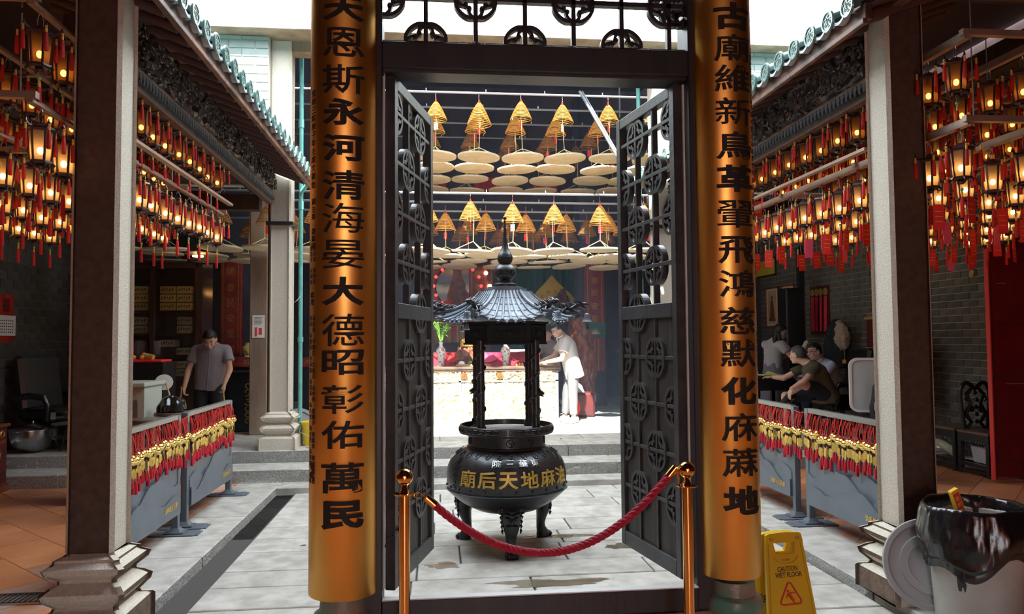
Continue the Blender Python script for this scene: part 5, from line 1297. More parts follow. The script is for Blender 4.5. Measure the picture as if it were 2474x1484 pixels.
def person(label, loc, J, face, c, hair='short', group=None, extra=None):
    """J: joints in world space; face: direction the face looks; c: dict of materials"""
    P = thing('person', label, 'person', loc); J = {k: V(*v) for k, v in J.items()}
    side = (J['shR']-J['shL']).normalized(); f = V(*face).normalized(); sk = c.get('skin', 'skin')
    H = J['head']; hs = (f.cross(V(0,0,1))).normalized(); hu = hs.cross(f).normalized(); Mh = Matrix((hs, f, hu)).transposed()
    b = MB()
    b.sph(tuple(H+hu*.012), 1, 20, 14, (.074,.093,.100), M=Mh); b.sph(tuple(H+f*.022-hu*.052), 1, 16, 10, (.054,.064,.062), M=Mh)
    b.sph(tuple(H+f*.060-hu*.095), 1, 10, 7, (.024,.022,.018), M=Mh)
    b.tube([H+f*.084+hu*.018, H+f*.098-hu*.010, H+f*.108-hu*.026, H+f*.092-hu*.036], [.008,.010,.013,.009], 8)
    for s in (-1, 1):
        b.sph(tuple(H+hs*s*.076-f*.006-hu*.010), 1, 10, 8, (.010,.020,.032), M=Mh); b.sph(tuple(H+f*.076+hs*s*.030+hu*.034), 1, 8, 6, (.026,.014,.010), M=Mh); b.sph(tuple(H+f*.070+hs*s*.036-hu*.026), 1, 8, 6, (.020,.020,.020), M=Mh)
    b.tube([H+f*.088-hs*.024-hu*.058, H+f*.098-hu*.056, H+f*.088+hs*.024-hu*.058], [.005,.008,.005], 6); b.tube([H+f*.086-hs*.020-hu*.068, H+f*.095-hu*.068, H+f*.086+hs*.020-hu*.068], [.005,.008,.005], 6)
    capsule(b, J['neck'], H-hu*.055-f*.015, .056, .050)
    ch, pe = J['chest'], J['pelvis']
    b.loft([(pe-V(0,0,.06), .13, .10), (pe, .155, .115), (pe.lerp(ch, .5), .135, .10), (ch, .16, .11), (ch.lerp(J['neck'], .6), .14, .085), (J['neck'], .06, .055)], 18, tuple(side))
    for s, k in ((-1, 'L'), (1, 'R')):
        sh, el, wr = J['sh'+k], J['el'+k], J['wr'+k]; capsule(b, ch.lerp(sh, .5)+V(0,0,.01), sh-V(0,0,.012), .058, .046); capsule(b, sh-V(0,0,.012), el, .044, .038); capsule(b, el, wr, .040, .027)
        hd = J.get('hd'+k, (wr-el)); hand(b, wr-(wr-el).normalized()*.01, hd, J.get('hu'+k, V(0,0,1) if abs(V(*hd).normalized().z) < .8 else -side*s), 1, J.get('curl', V(.7,0,0)).x, 1 if k == 'R' else -1)
        hp, kn, an = J['hip'+k], J['kn'+k], J['an'+k]; capsule(b, hp, kn, .082, .055); capsule(b, kn, an, .055, .036)
        fd = V(*J.get('foot'+k, f)); fd.z = 0 if 'foot'+k not in J else fd.z; fd.normalize(); b.loft([(an-fd*.045-V(0,0,.045), .030, .035), (an+fd*.02-V(0,0,.040), .038, .040), (an+fd*.10-V(0,0,.060), .042, .024), (an+fd*.165-V(0,0,.068), .032, .014)], 12, tuple(fd.cross(V(0,0,1))))
    body = blob('body', b, sk, P, .0078, 2)
    # eyes, brows, mouth
    b = MB()
    for s in (-1, 1): b.sph(tuple(H+f*.083+hs*s*.030+hu*.014), 1, 8, 6, (.012,.008,.006), M=Mh); b.tube([H+f*.090+hs*s*.014+hu*.036, H+f*.088+hs*s*.032+hu*.040, H+f*.078+hs*s*.048+hu*.034], .004, 5)
    b.build('eyes', 'hair', P)
    hb = MB(); n, m = 28, 20; vs = []; 
    hm = c.get('hair', 'hair')
    for i in range(m+1):
        for j in range(n):
            t = PI*i/m; a = 2*PI*j/n; d = V(math.sin(t)*math.cos(a), math.sin(t)*math.sin(a), math.cos(t)); vs.append((d, H+Mh @ V(d.x*.083, d.y*.103, d.z*.110)+hu*.014-f*.004))
    hb.v = [q for _, q in vs]
    lim = -.42 if hair == 'short' else -.75
    for i in range(m):
        for j in range(n):
            ids = (i*n+j, i*n+(j+1) % n, (i+1)*n+(j+1) % n, (i+1)*n+j); d = vs[ids[0]][0]
            if (d.y < .05 and d.z > lim) or (d.y < .55 and d.z > .05 and abs(d.x) > .0) and not (abs(d.x) > .8 and d.z < .2) or d.z > (.52 if d.y > .2 else .35): hb.f.append(ids)
    hb.v = [q+(q-H).normalized()*.006*noise.noise(q*40) for q in hb.v]
    used = sorted({i for f_ in hb.f for i in f_}); mp = {u: i for i, u in enumerate(used)}; hb.v = [hb.v[u] for u in used]; hb.f = [tuple(mp[i] for i in f_) for f_ in hb.f]
    o = hb.build('hair', hm, P, ang=180)
    if hair == 'long':
        b = MB(); bk = H-f*.055; b.loft([(bk+hu*.05, .075,.055), (bk-V(0,0,.08), .088,.06), (bk-V(0,0,.20)-f*.02, .085,.045), (bk-V(0,0,.36)-f*.02, .06,.03)], 16, tuple(hs))
        for s in (-1, 1): b.tube([H+hs*s*.07+hu*.06, H+hs*s*.085-hu*.03, H+hs*s*.082-V(0,0,.14)+f*.01, H+hs*s*.07-V(0,0,.24)], [.02,.026,.024,.010], 8)
        b.build('long_hair', hm, P)
    if c.get('glasses'):
        b = MB()
        for s in (-1, 1):
            q = [H+f*.102+hs*(s*.031+.021*math.cos(t*PI/7))+hu*(.010+.016*math.sin(t*PI/7)) for t in range(14)]; b.tube(q, .0022, 4, closed=True); b.tube([H+f*.10+hs*s*.052+hu*.015, H+hs*s*.080+hu*.012], .002, 4)
        b.tube([H+f*.103-hs*.010+hu*.012, H+f*.103+hs*.010+hu*.012], .002, 4); b.build('glasses', 'iron', P)
    if c.get('mask'):
        b = MB(); b.sph(tuple(H+f*.045-hu*.045), 1, 16, 12, (.062,.062,.056), M=Mh); b.build('face_mask', c['mask'], P)
    # shirt
    hem_ = pe-(ch-pe).normalized()*c.get('hem', .10)
    b = MB(); hem = pe-(ch-pe).normalized()*c.get('hem', .10); w = c.get('w', 1)
    b.loft([(hem, .185*w, .135*w), (pe, .178*w, .132*w), (pe.lerp(ch, .5), .170*w, .128*w), (ch, .182*w, .132*w), (ch.lerp(J['neck'], .55), .158*w, .105*w), (ch.lerp(J['neck'], .93), .076, .066)], 22, tuple(side))
    for s, k in ((-1, 'L'), (1, 'R')):
        sh, el = J['sh'+k], J['el'+k]; b.sph(tuple(sh-V(0,0,.012)), .066, 12, 8); b.cyl(ch.lerp(sh, .35)+V(0,0,.015), sh-V(0,0,.012), .088, .065, n=14); e = sh.lerp(el, c.get('sleeve', .62))
        b.cyl(sh-V(0,0,.012), e, .065, .070, n=16)
        if c.get('sleeve', .62) >= 1: wr = J['wr'+k]; b.sph(tuple(el), .056, 12, 8); b.cyl(el, el.lerp(wr, .9), .055, .042, n=14)
    blob('shirt', b, c['shirt'], P, .0105, 2, .009, 7, loc[0])
    b = MB()
    if c.get('placket'):
        a = ch.lerp(J['neck'], .8)+f*0; 
        g = V(f.x, f.y, 0).normalized(); n0 = J['neck']
        b.tube([n0+g*.105+side*.05-V(0,0,.060), n0+g*.098+side*.022-V(0,0,.03), n0+side*.064+V(0,0,.008)+g*.02, n0-g*.06+V(0,0,.02), n0-side*.064+V(0,0,.008)+g*.02, n0+g*.098-side*.022-V(0,0,.03), n0+g*.105-side*.05-V(0,0,.060)], [.006,.013,.014,.014,.014,.013,.006], 6)
        b.build('collar', c['shirt'], P); b = MB(); q = [n0+g*.092-V(0,0,.05)]+[hem_.lerp(ch, t)+g*(.132*c.get('w', 1)+.010) for t in (.95, .6, .3, .02)]; b.tube(q, .007, 6); b.build('placket', c['shirt'], P)
    # lower clothes
    b = MB()
    if 'skirt' in c:
        kn = (J['knL']+J['knR'])/2; b.loft([(pe+V(0,0,.06), .15,.12), (pe-V(0,0,.06), .18,.14), (kn-V(0,0,.12), .25,.20)], 24, tuple(side)); blob('skirt', b, c['skirt'], P, .014, 2, .018, 9)
    else:
        L = c.get('leg', .95); b.loft([(pe+V(0,0,.05), .155,.118), (pe-V(0,0,.07), .165,.125)], 18, tuple(side))
        for k in 'LR':
            hp, kn, an = J['hip'+k], J['kn'+k], J['an'+k]; b.sph(tuple(hp), .098, 12, 8)
            if L < .5: b.cyl(hp, hp.lerp(kn, L*2), .100, .088, n=16)
            else: b.cyl(hp, kn, .100, .074, n=16); b.sph(tuple(kn), .074, 12, 8); b.cyl(kn, kn.lerp(an, (L-.5)*2), .074, .060, n=16)
        blob('trousers', b, c['trousers'], P, .012, 2, .008, 9)
    if c.get('stripe'):
        b = MB()
        for k in 'LR': b.tube([J['hip'+k]-V(0,.104,0), J['kn'+k]-V(0,.080,0), J['an'+k]-V(0,.064,-.03)], .010, 6)
        b.build('trouser_stripe', 'white_plain', P)
    if 'shoe' in c:
        for k in 'LR':
            an = J['an'+k]; fd = V(*J.get('foot'+k, f)); fd.normalize(); b = MB(); b.loft([(an-fd*.062-V(0,0,.040), .040,.046), (an+fd*.02-V(0,0,.040), .047,.048), (an+fd*.11-V(0,0,.062), .050,.028), (an+fd*.18-V(0,0,.070), .036,.016)], 14, tuple(fd.cross(V(0,0,1)))); b.build('shoe', c['shoe'], P)
    return P
FL = .27
person('man in white short-sleeved shirt and grey striped trousers bending over the altar table', (1.52, 7.72, FL), dict(
    pelvis=(1.555,7.72,1.10), chest=(1.475,7.72,1.42), neck=(1.415,7.72,1.555), head=(1.335,7.70,1.655), shL=(1.44,7.54,1.49), shR=(1.44,7.90,1.49), elL=(1.36,7.50,1.22), elR=(1.30,7.93,1.25), wrL=(1.14,7.58,1.175), wrR=(1.11,7.86,1.18),
    hipL=(1.555,7.64,1.05), hipR=(1.555,7.80,1.05), knL=(1.54,7.62,.70), knR=(1.49,7.84,.70), anL=(1.55,7.60,FL+.09), anR=(1.46,7.86,FL+.09), footL=(-1,-.4,0), footR=(-1,-.1,0), hdL=(-1,.3,-.1), hdR=(-1,-.2,-.1)),
    (-.82,-.30,-.50), dict(shirt='shirt_white', trousers='trouser_grey', stripe=1, shoe='white_plain', glasses=1, hem=.17, w=1.05, placket=1, skin='skin_pale', hair='hair'))
person('person in grey shirt half hidden behind the man in white at the altar', (1.36, 8.72, FL), dict(
    pelvis=(1.40,8.74,1.08), chest=(1.36,8.70,1.38), neck=(1.33,8.68,1.50), head=(1.31,8.62,1.60), shL=(1.20,8.56,1.44), shR=(1.50,8.80,1.44), elL=(1.12,8.42,1.24), elR=(1.45,8.62,1.22), wrL=(1.02,8.28,1.18), wrR=(1.26,8.42,1.16),
    hipL=(1.33,8.68,1.02), hipR=(1.47,8.80,1.02), knL=(1.32,8.66,.68), knR=(1.46,8.78,.68), anL=(1.32,8.72,FL+.09), anR=(1.46,8.84,FL+.09), footL=(-.6,-.8,0), footR=(-.6,-.8,0)), (-.5,-.75,-.35), dict(shirt='shirt_grey', trousers='trouser_black', shoe='ink_black'))
person('man in grey shirt with head bowed, holding two long sticks in the left aisle', (-3.28, 6.35, FL), dict(
    pelvis=(-3.30,6.38,1.06), chest=(-3.27,6.34,1.38), neck=(-3.26,6.28,1.50), head=(-3.245,6.17,1.545), shL=(-3.09,6.33,1.42), shR=(-3.45,6.33,1.42), elL=(-3.03,6.27,1.17), elR=(-3.53,6.28,1.16), wrL=(-3.06,6.14,.99), wrR=(-3.53,6.14,.96),
    hipL=(-3.21,6.38,1.0), hipR=(-3.39,6.38,1.0), knL=(-3.20,6.34,.66), knR=(-3.40,6.34,.66), anL=(-3.19,6.38,FL+.09), anR=(-3.41,6.38,FL+.09), footL=(.1,-1,0), footR=(-.1,-1,0), hdL=(0,-.2,-1), hdR=(0,-.2,-1), huL=(1,0,0), huR=(-1,0,0), curl=(1.5,0,0)),
    (.10,-.80,-.62), dict(shirt='shirt_grey', trousers='trouser_black', shoe='ink_black', hem=.14, w=1.08, placket=1))
for x, x2, l in ((-3.55, -3.60, 'left'), (-3.06, -2.98, 'right')):
    b = MB(); b.cyl((x, 6.10, .92), (x2, 6.02, .28), .009, n=8); b.cyl((x, 6.10, .97), (x, 6.10, .92), .011, n=8); tag(b.build('long_stick', 'straw', org=(x2, 5.98, .3)), 'thin pale stick held in the %s hand of the man with bowed head' % ('farther' if l == 'left' else 'nearer'), 'stick')
person('woman with long black hair and face mask looking at her phone', (4.50, 7.3, FL), dict(
    pelvis=(4.50,7.30,1.08), chest=(4.51,7.29,1.36), neck=(4.53,7.27,1.49), head=(4.58,7.22,1.60), shL=(4.56,7.13,1.42), shR=(4.46,7.44,1.42), elL=(4.70,7.05,1.20), elR=(4.66,7.40,1.19), wrL=(4.86,7.12,1.33), wrR=(4.86,7.26,1.32),
    hipL=(4.50,7.22,1.02), hipR=(4.50,7.38,1.02), knL=(4.52,7.20,.68), knR=(4.52,7.40,.68), anL=(4.50,7.20,FL+.09), anR=(4.50,7.40,FL+.09), footL=(1,-.3,0), footR=(1,-.3,0), hdL=(.6,.3,.5), hdR=(.6,-.3,.5)),
    (.75,-.45,-.42), dict(shirt='top_pale', skirt='skirt_violet', mask='mask_green', shoe='white_plain', hem=.02, w=.88, sleeve=.5, skin='skin_pale'), hair='long')
b = MB(); b.box((4.93, 7.16, 1.40), (.012,.075,.15), rz=.3, ry=.6, bev=.004); tag(b.build('phone', 'white_plain', smooth=False, org=(4.93,7.16,1.4)), 'pale phone held up by the woman in the face mask', 'phone')
person('man in olive T-shirt and black shorts sitting with one leg crossed by the right barrier', (4.30, 5.75, FL), dict(
    pelvis=(4.46,5.75,.80), chest=(4.33,5.76,1.06), neck=(4.23,5.79,1.19), head=(4.15,5.84,1.285), shL=(4.24,5.58,1.13), shR=(4.30,5.96,1.13), elL=(4.03,5.46,.97), elR=(4.05,6.04,.98), wrL=(3.86,5.45,.88), wrR=(3.94,6.12,.99),
    hipL=(4.42,5.66,.79), hipR=(4.42,5.84,.77), knL=(4.04,5.55,.93), knR=(3.98,5.86,.76), anL=(3.98,5.74,.80), anR=(3.98,5.86,FL+.09), footL=(-.9,-.3,-.35), footR=(-1,0,0), hdL=(-.4,.1,-1), huL=(-.9,-.1,.4)),
    (-.62,.78,.0), dict(shirt='shirt_olive', trousers='cloth_navy', leg=.40, shoe='ink_black', hem=.10, w=1.1, sleeve=.6, hair='hair_grey', skin='skin_pale'))
person('man in pale blue shirt and glasses sitting and talking in the right aisle', (4.75, 6.35, FL), dict(
    pelvis=(4.92,6.35,.80), chest=(4.82,6.35,1.07), neck=(4.72,6.34,1.20), head=(4.63,6.32,1.315), shL=(4.78,6.16,1.14), shR=(4.78,6.54,1.14), elL=(4.62,6.12,.94), elR=(4.60,6.58,.94), wrL=(4.42,6.20,.98), wrR=(4.40,6.50,.98),
    hipL=(4.88,6.27,.77), hipR=(4.88,6.43,.77), knL=(4.46,6.25,.76), knR=(4.46,6.45,.76), anL=(4.46,6.25,FL+.09), anR=(4.46,6.45,FL+.09), footL=(-1,0,0), footR=(-1,0,0)),
    (-.92,-.25,-.1), dict(shirt='shirt_blue', trousers='cloth_navy', shoe='ink_black', hem=.08, w=1.05, sleeve=1, glasses=1, placket=1, skin='skin_pale'))
# seats under them
def stool(x, y, z, h, lab, r=.17, top='bench_top'):
    o = thing('round_stool', lab, 'stool', (x,y,z)); b = MB(); b.lathe([(.0,h-.035),(r-.01,h-.035),(r,h-.02),(r-.005,h),(0,h+.002)], (x,y,z), 28); b.build('seat', top, o)
    for k in range(4):
        a = k*PI/2+.5; b = MB(); b.cyl((x+.07*math.cos(a), y+.07*math.sin(a), z+h-.03), (x+(r+.02)*math.cos(a), y+(r+.02)*math.sin(a), z), .011, n=8); b.build('leg', 'blackwood', o)
    b = MB(); b.tube([(x+(r-.03)*math.cos(a*PI/8), y+(r-.03)*math.sin(a*PI/8), z+.20*h/.45) for a in range(16)], .007, 5, closed=True); b.build('foot_ring', 'blackwood', o); return o
stool(4.46, 5.76, FL, .44, 'dark round stool under the man in the olive T-shirt'); stool(-3.02, 3.62, 0, .83, 'tall round stool with brown seat behind the left barrier, nearer the camera'); stool(-2.98, 4.12, 0, .84, 'tall round stool with brown seat carrying the black plastic bag'); stool(-4.62, 5.85, FL, .42, 'dark folding stool on the left steps beside the armchair', .15, 'bench_top')
def armchair(x, y, z, rz, lab, m='black_leather', s=1):
    o = thing('armchair', lab, 'armchair', (x,y,z)); M = TR(x,y,z,rz)@Matrix.Scale(s,4)
    def part(nm, fn, mm=m, **k): b = MB(); b.M = M; fn(b); b.build(nm, mm, o, **k)
    part('seat', lambda b: b.box((0,-.02,.40), (.54,.54,.15), bev=.05)); part('backrest', lambda b: [b.box((0,.27,.76), (.54,.15,.66), bev=.06, rx=-.18), b.box((0,.215,.62), (.44,.06,.26), bev=.03, rx=-.18), b.box((0,.26,.90), (.44,.06,.22), bev=.03, rx=-.18)])
    for s_ in (-1, 1): part('arm', lambda b: b.tube([(s_*.31,.24,.60),(s_*.32,.0,.63),(s_*.32,-.22,.61),(s_*.32,-.27,.52),(s_*.31,-.25,.34)], [.035,.04,.04,.035,.03], 10))
    part('base', lambda b: [b.box((0,0,.29), (.40,.40,.06), bev=.01), b.cyl((0,0,.05), (0,0,.29), .035)]+[b.cyl((0,0,.07), (.28*math.cos(a*PI*.4+.3), .28*math.sin(a*PI*.4+.3), .035), .022, n=8) for a in range(5)], 'blackwood')
    return o
armchair(-5.02, 6.15, FL, 1.15, 'black leather armchair with padded back on the left platform'); armchair(5.02, 6.35, FL, -PI/2, 'black leather armchair under the man in the pale blue shirt'); armchair(5.12, 5.50, FL, -PI/2-.3, 'tall black leather armchair between the seated men and the white screen', s=1.12)
# table with papers
o = thing('side_table', 'dark table with papers beside the seated men', 'table', (4.1, 6.55, FL)); b = MB(); b.bb(3.65,4.35,6.25,6.95,.96,1.0,.008); b.build('table_top', 'blackwood', o, smooth=False)
for x in (3.70, 4.30):
    for y in (6.30, 6.90): b = MB(); b.bb(x-.025,x+.025,y-.025,y+.025,FL,.96); b.build('leg', 'blackwood', o, smooth=False)
b = MB(); b.bb(3.68,4.33,6.27,6.29,.80,.96); b.bb(3.68,4.33,6.91,6.93,.80,.96); b.build('apron', 'blackwood', o, smooth=False)
b = MB(); b.box((4.02,6.40,1.006), (.30,.21,.010), rz=.2); b.convex([(3.92,6.34,1.012),(4.14,6.36,1.012),(4.10,6.48,1.012),(4.0,6.40,1.06)], [(0,1,2),(0,1,3),(1,2,3),(0,2,3)]); tag(b.build('yellow_paper', 'paper_yellow', smooth=False, org=(4,6.4,1)), 'pale yellow paper folded on the dark table', 'paper')
b = MB(); b.box((3.86,6.56,1.025), (.12,.10,.05), bev=.004); tag(b.build('small_box', 'cream', smooth=False, org=(3.86,6.56,1)), 'small cream box on the dark table behind the yellow paper', 'box')
# ================================================ RIGHT SIDE FURNITURE
def bench(y0, y1, lab, back=True):
    x0, x1 = 5.30, 5.72; o = thing('carved_chair', lab, 'chair', (5.5, (y0+y1)/2, 0)); b = MB(); b.bb(x0,x1,y0,y1,.445,.475,.006); b.bb(x0+.03,x1-.03,y0+.03,y1-.03,.474,.478); b.build('seat', 'bench_top', o, smooth=False)
    for x in (x0+.03, x1-.03):
        for y in (y0+.03, y1-.03): b = MB(); b.bb(x-.024,x+.024,y-.024,y+.024,0,.445,.004); b.build('leg', 'blackwood', o, smooth=False)
    b = MB(); b.bb(x0+.005,x0+.02,y0+.05,y1-.05,.36,.445)
    for k in range(9):
        y = y0+.08+(y1-y0-.16)*k/8; b.tube([(x0+.004, y+.02*math.cos(t), .345+.018*math.sin(t)) for t in [i*.6 for i in range(9)]], .006, 5)
    b.bb(x0+.05,x1-.05,y0+.005,y0+.02,.36,.445); b.build('carved_apron', 'blackwood', o)
    b = MB(); b.bb(x0+.03,x1-.03,y0+.01,y0+.05,.09,.13); b.bb(x0+.01,x0+.05,y0+.03,y1-.03,.09,.13); b.bb(x0+.01,x0+.05,y0+.03,y1-.03,.03,.06); b.build('stretcher', 'blackwood', o, smooth=False)
    if back:
        X = y1-.04; ym = (x0+x1)/2; w = (x1-x0)/2-.03; q = []
        for t in range(25):
            u = -1+t/12; y = ym+w*(u if abs(u) < .8 else math.copysign(.8+(abs(u)-.8)*.9, u)); z = .97-.05*math.cos(u*PI*1)*(-1 if 0 else 1)*-1*.5
            z = .955+.035*math.cos((abs(u)-.55)*5); q.append((X, y, z))
        b0 = len(MB().v)
        b = MB(); b.tube([(X, ym-w*.80, .475), (X, ym-w*.88, .62), (X, ym-w*1.0, .80), (X, ym-w*.97, .90)]+q[2:-2]+[(X, ym+w*.97, .90), (X, ym+w*1.0, .80), (X, ym+w*.88, .62), (X, ym+w*.80, .475)], .024, 8); b.v = [V(p.y, p.x, p.z) for p in b.v]; b.build('back_frame', 'blackwood', o)
        b = MB()
        for s in (-1, 1):
            b.tube([(X, ym+s*.02, .95), (X, ym+s*.10, .86), (X, ym+s*.06, .76), (X, ym+s*.12, .64), (X, ym+s*.05, .55), (X, ym+s*.10, .49)], [.02,.024,.018,.026,.02,.018], 8); b.tube([(X-.01, ym+s*.10, .86), (X-.012, ym+s*.13, .80), (X-.012, ym+s*.10, .78)], [.014,.012,.006], 6)
            b.sph((X-.01, ym+s*.05, .70), .03, 9, 6, (.6,1,1.4))
        for k in range(5): b.sph((X-.015, ym+.02*math.sin(k*3), .56+k*.08), .026, 8, 6, (.7,1,1))
        b.v = [V(p.y, p.x, p.z) for p in b.v]; b.build('carved_splat', 'blackwood', o)
    return o
bench(4.02, 4.50, 'carved blackwood chair with open scroll back against the right brick wall'); bench(4.53, 5.06, 'plain blackwood seat half hidden by the right stone pillar, next to the carved chair', False)
o = thing('storage_box', 'translucent plastic box with a blue lid under the carved blackwood chair', 'box', (5.52,4.24,.13)); b = MB(); b.convex([(5.40,4.11,.13),(5.64,4.11,.13),(5.64,4.37,.13),(5.40,4.37,.13),(5.38,4.09,.31),(5.66,4.09,.31),(5.66,4.39,.31),(5.38,4.39,.31)], [(0,1,2,3),(4,5,6,7),(0,1,5,4),(1,2,6,5),(2,3,7,6),(3,0,4,7)]); b.build('tub', 'box_clear', o, smooth=False); b = MB(); b.bb(5.365,5.675,4.075,4.405,.305,.33,.008); b.build('lid', 'blue_lid', o, smooth=False)
b = MB(); pts = [V(5.42, 5.02-.07*i, .30-.024*i+.0) for i in range(7)]; b.tube([pts[0]+(pts[-1]-pts[0])*t/60 for t in range(61)], [.052+(.006 if t % 2 else 0) for t in range(61)], 14); tag(b.build('flexible_hose', 'hose', org=(5.42,4.8,.2)), 'pale green ribbed hose under the plain blackwood seat', 'hose')
b = MB(); b.box((5.46,4.47,.145), (.1,.2,.02), rz=.2, bev=.004); tag(b.build('white_board', 'white_plain', smooth=False, org=(5.46,4.47,.14)), 'flat white piece lying beside the plastic box under the blackwood chair', 'panel')
o = thing('red_door_leaf', 'tall dark red door leaf standing open at the right edge', 'door', (5.48, 3.86, .03)); b = MB(); b.bb(5.22,5.745,3.83,3.875,.03,2.56,.004); b.build('leaf', 'red_door', o, smooth=False)
b = MB()
for z in (.22, 1.08, 1.10, 1.62): b.bb(5.30,5.745,3.822,3.832,z,z+.012)
b.bb(5.235,5.25,3.822,3.832,.05,2.5); b.build('panel_moulding', 'red_dark', o, smooth=False)
for z in (1.01, 2.12, 2.0): pass
b = MB(); b.bb(5.36,5.66,3.819,3.824,1.012,1.016); b.bb(5.30,5.40,3.819,3.824,2.05,2.053); b.build('scratch', 'shirt_white', o, smooth=False)
b = MB(); b.bb(5.211,5.222,3.825,3.88,.03,2.56); b.build('edge_strip', 'sign_red', o, smooth=False)
# wall pictures and hangings (on the right wall x = 5.75)
def wallframe(nm, y0, y1, z0, z1, lab, cat, fm, pm, X=5.735, fw=.03, mat_in=None):
    o = thing(nm, lab, cat, (X, (y0+y1)/2, z0)); b = MB(); b.bb(X-.015,X+.01,y0,y1,z0,z0+fw); b.bb(X-.015,X+.01,y0,y1,z1-fw,z1); b.bb(X-.015,X+.01,y0,y0+fw,z0,z1); b.bb(X-.015,X+.01,y1-fw,y1,z0,z1); b.build('frame', fm, o, smooth=False)
    b = MB(); b.bb(X-.004,X+.005,y0+fw,y1-fw,z0+fw,z1-fw); b.build('mount', mat_in or 'cream', o, smooth=False)
    if pm: b = MB(); e = (y1-y0)*.13; b.bb(X-.008,X-.003,y0+fw+e,y1-fw-e,z0+fw+.05,z1-fw-.04); b.build('picture', pm, o, smooth=False)
    return o
for (ya, yb, l) in ((9.02, 9.50, 'nearer the ribbon board'), (9.62, 10.15, 'farther from the ribbon board')):
    o = wallframe('framed_picture', ya, yb, 1.70, 2.45, 'red-framed picture of a seated figure on the right wall, %s' % l, 'picture', 'red_lacquer', 'picture')
    ym = (ya+yb)/2; b = MB(); b.M = Matrix.Translation((5.725, ym, 0)); b.loft([((0,0,1.86),.004,.11),((0,0,1.95),.004,.09),((0,0,2.10),.004,.07),((0,0,2.20),.004,.05)], 12, (1,0,0)); b.sph((0,0,2.25), .035, 10, 7, (.1,1,1.2)); b.bb(-.004,.004,-.13,.13,1.82,1.87); b.build('figure_print', 'carving_brown', o, smooth=False)
wallframe('yellow_plaque', 9.7, 10.6, 2.66, 3.0, 'plain yellow plaque high on the right wall above the pictures', 'plaque', 'dark_wood', None, mat_in='yellow_cloth')
o = thing('ribbon_board', 'wall board of red ribbons under four round gold discs', 'wall hanging', (5.72, 8.2, 1.55)); b = MB(); b.bb(5.715,5.74,7.88,8.46,1.55,2.34); b.build('board', 'red_dark', o, smooth=False)
for k in range(4):
    y = 8.36-k*.135; b = MB(); b.cyl((5.700,y,2.24), (5.714,y,2.24), .060, n=20); b.build('gold_disc', 'gold_plate', o); b = MB(); glyph_to(b, '招財進寶'[k], .06, .06, lambda a, c, e: (5.699-e*.02, y-a, 2.24+c), ex=.01, off=.02, res=1); b.build('lettering', 'old_wood', o, smooth=False)
    b = MB(); b.grid(6, 8, lambda u, v: (5.704-.012*math.sin(u*9+k), y-.055+u*.11+v*.01*k, 2.17-v*.56)); b.build('ribbon', 'red_cloth', o, fix=False)
o = thing('wall_scroll', 'narrow dark framed scroll hanging near the right stone pillar', 'scroll', (5.73, 6.72, 1.32)); b = MB(); b.bb(5.72,5.74,6.58,6.86,1.36,1.76); b.build('sheet', 'red_dark', o, smooth=False); b = MB(); b.cyl((5.72,6.55,1.78), (5.72,6.89,1.78), .022, n=10); b.cyl((5.72,6.55,1.34), (5.72,6.89,1.34), .022, n=10); b.tube([(5.73,6.65,1.79),(5.735,6.72,1.90),(5.73,6.79,1.79)], .004, 5); b.build('roller', 'straw', o)
o = thing('wall_pipe', 'thin dark conduit running up the right wall', 'conduit', (5.72, 8.75, 0)); b = MB(); b.bb(5.66,5.75,8.68,8.80,.27,3.4); b.build('conduit', 'ink_black', o, smooth=False)
b = MB(); b.box((5.725,4.72,2.24), (.012,.07,.08), rx=.4); tag(b.build('paper_scrap', 'straw', smooth=False, org=(5.72,4.72,2.24)), 'small torn scrap of paper stuck on the right brick wall', 'scrap')
# coats
o = thing('hanging_coat', 'black padded coat hanging on the right wall', 'coat', (5.62, 7.55, 1.2)); b = MB(); b.loft([((5.62,7.55,1.05),.10,.26),((5.62,7.55,1.35),.13,.28),((5.63,7.55,1.62),.12,.22),((5.66,7.55,1.78),.05,.10)], 20, (1,0,0)); blob('coat_body', b, 'bag_navy', o, .02, 2, .03, 6)
o = thing('fur_bag', 'cream fluffy bag hanging beside the black coat', 'bag', (5.50, 7.15, 1.4)); b = MB(); b.loft([((5.50,7.10,1.34),.05,.07),((5.50,7.12,1.46),.09,.14),((5.52,7.20,1.58),.08,.12),((5.56,7.30,1.74),.04,.05)], 18, (1,0,0)); blob('bag_body', b, 'fur', o, .012, 1, .03, 25); b = MB(); b.tube([(5.5,7.08,1.34),(5.49,7.06,1.25),(5.5,7.08,1.18)], .008, 5); b.build('strap', 'straw', o)
b = MB(); b.box((5.5,7.08,1.15), (.03,.09,.06), bev=.01); tag(b.build('orange_tag', 'orange_fruit', smooth=False, org=(5.5,7.08,1.15)), 'small orange tag below the fluffy bag', 'tag')
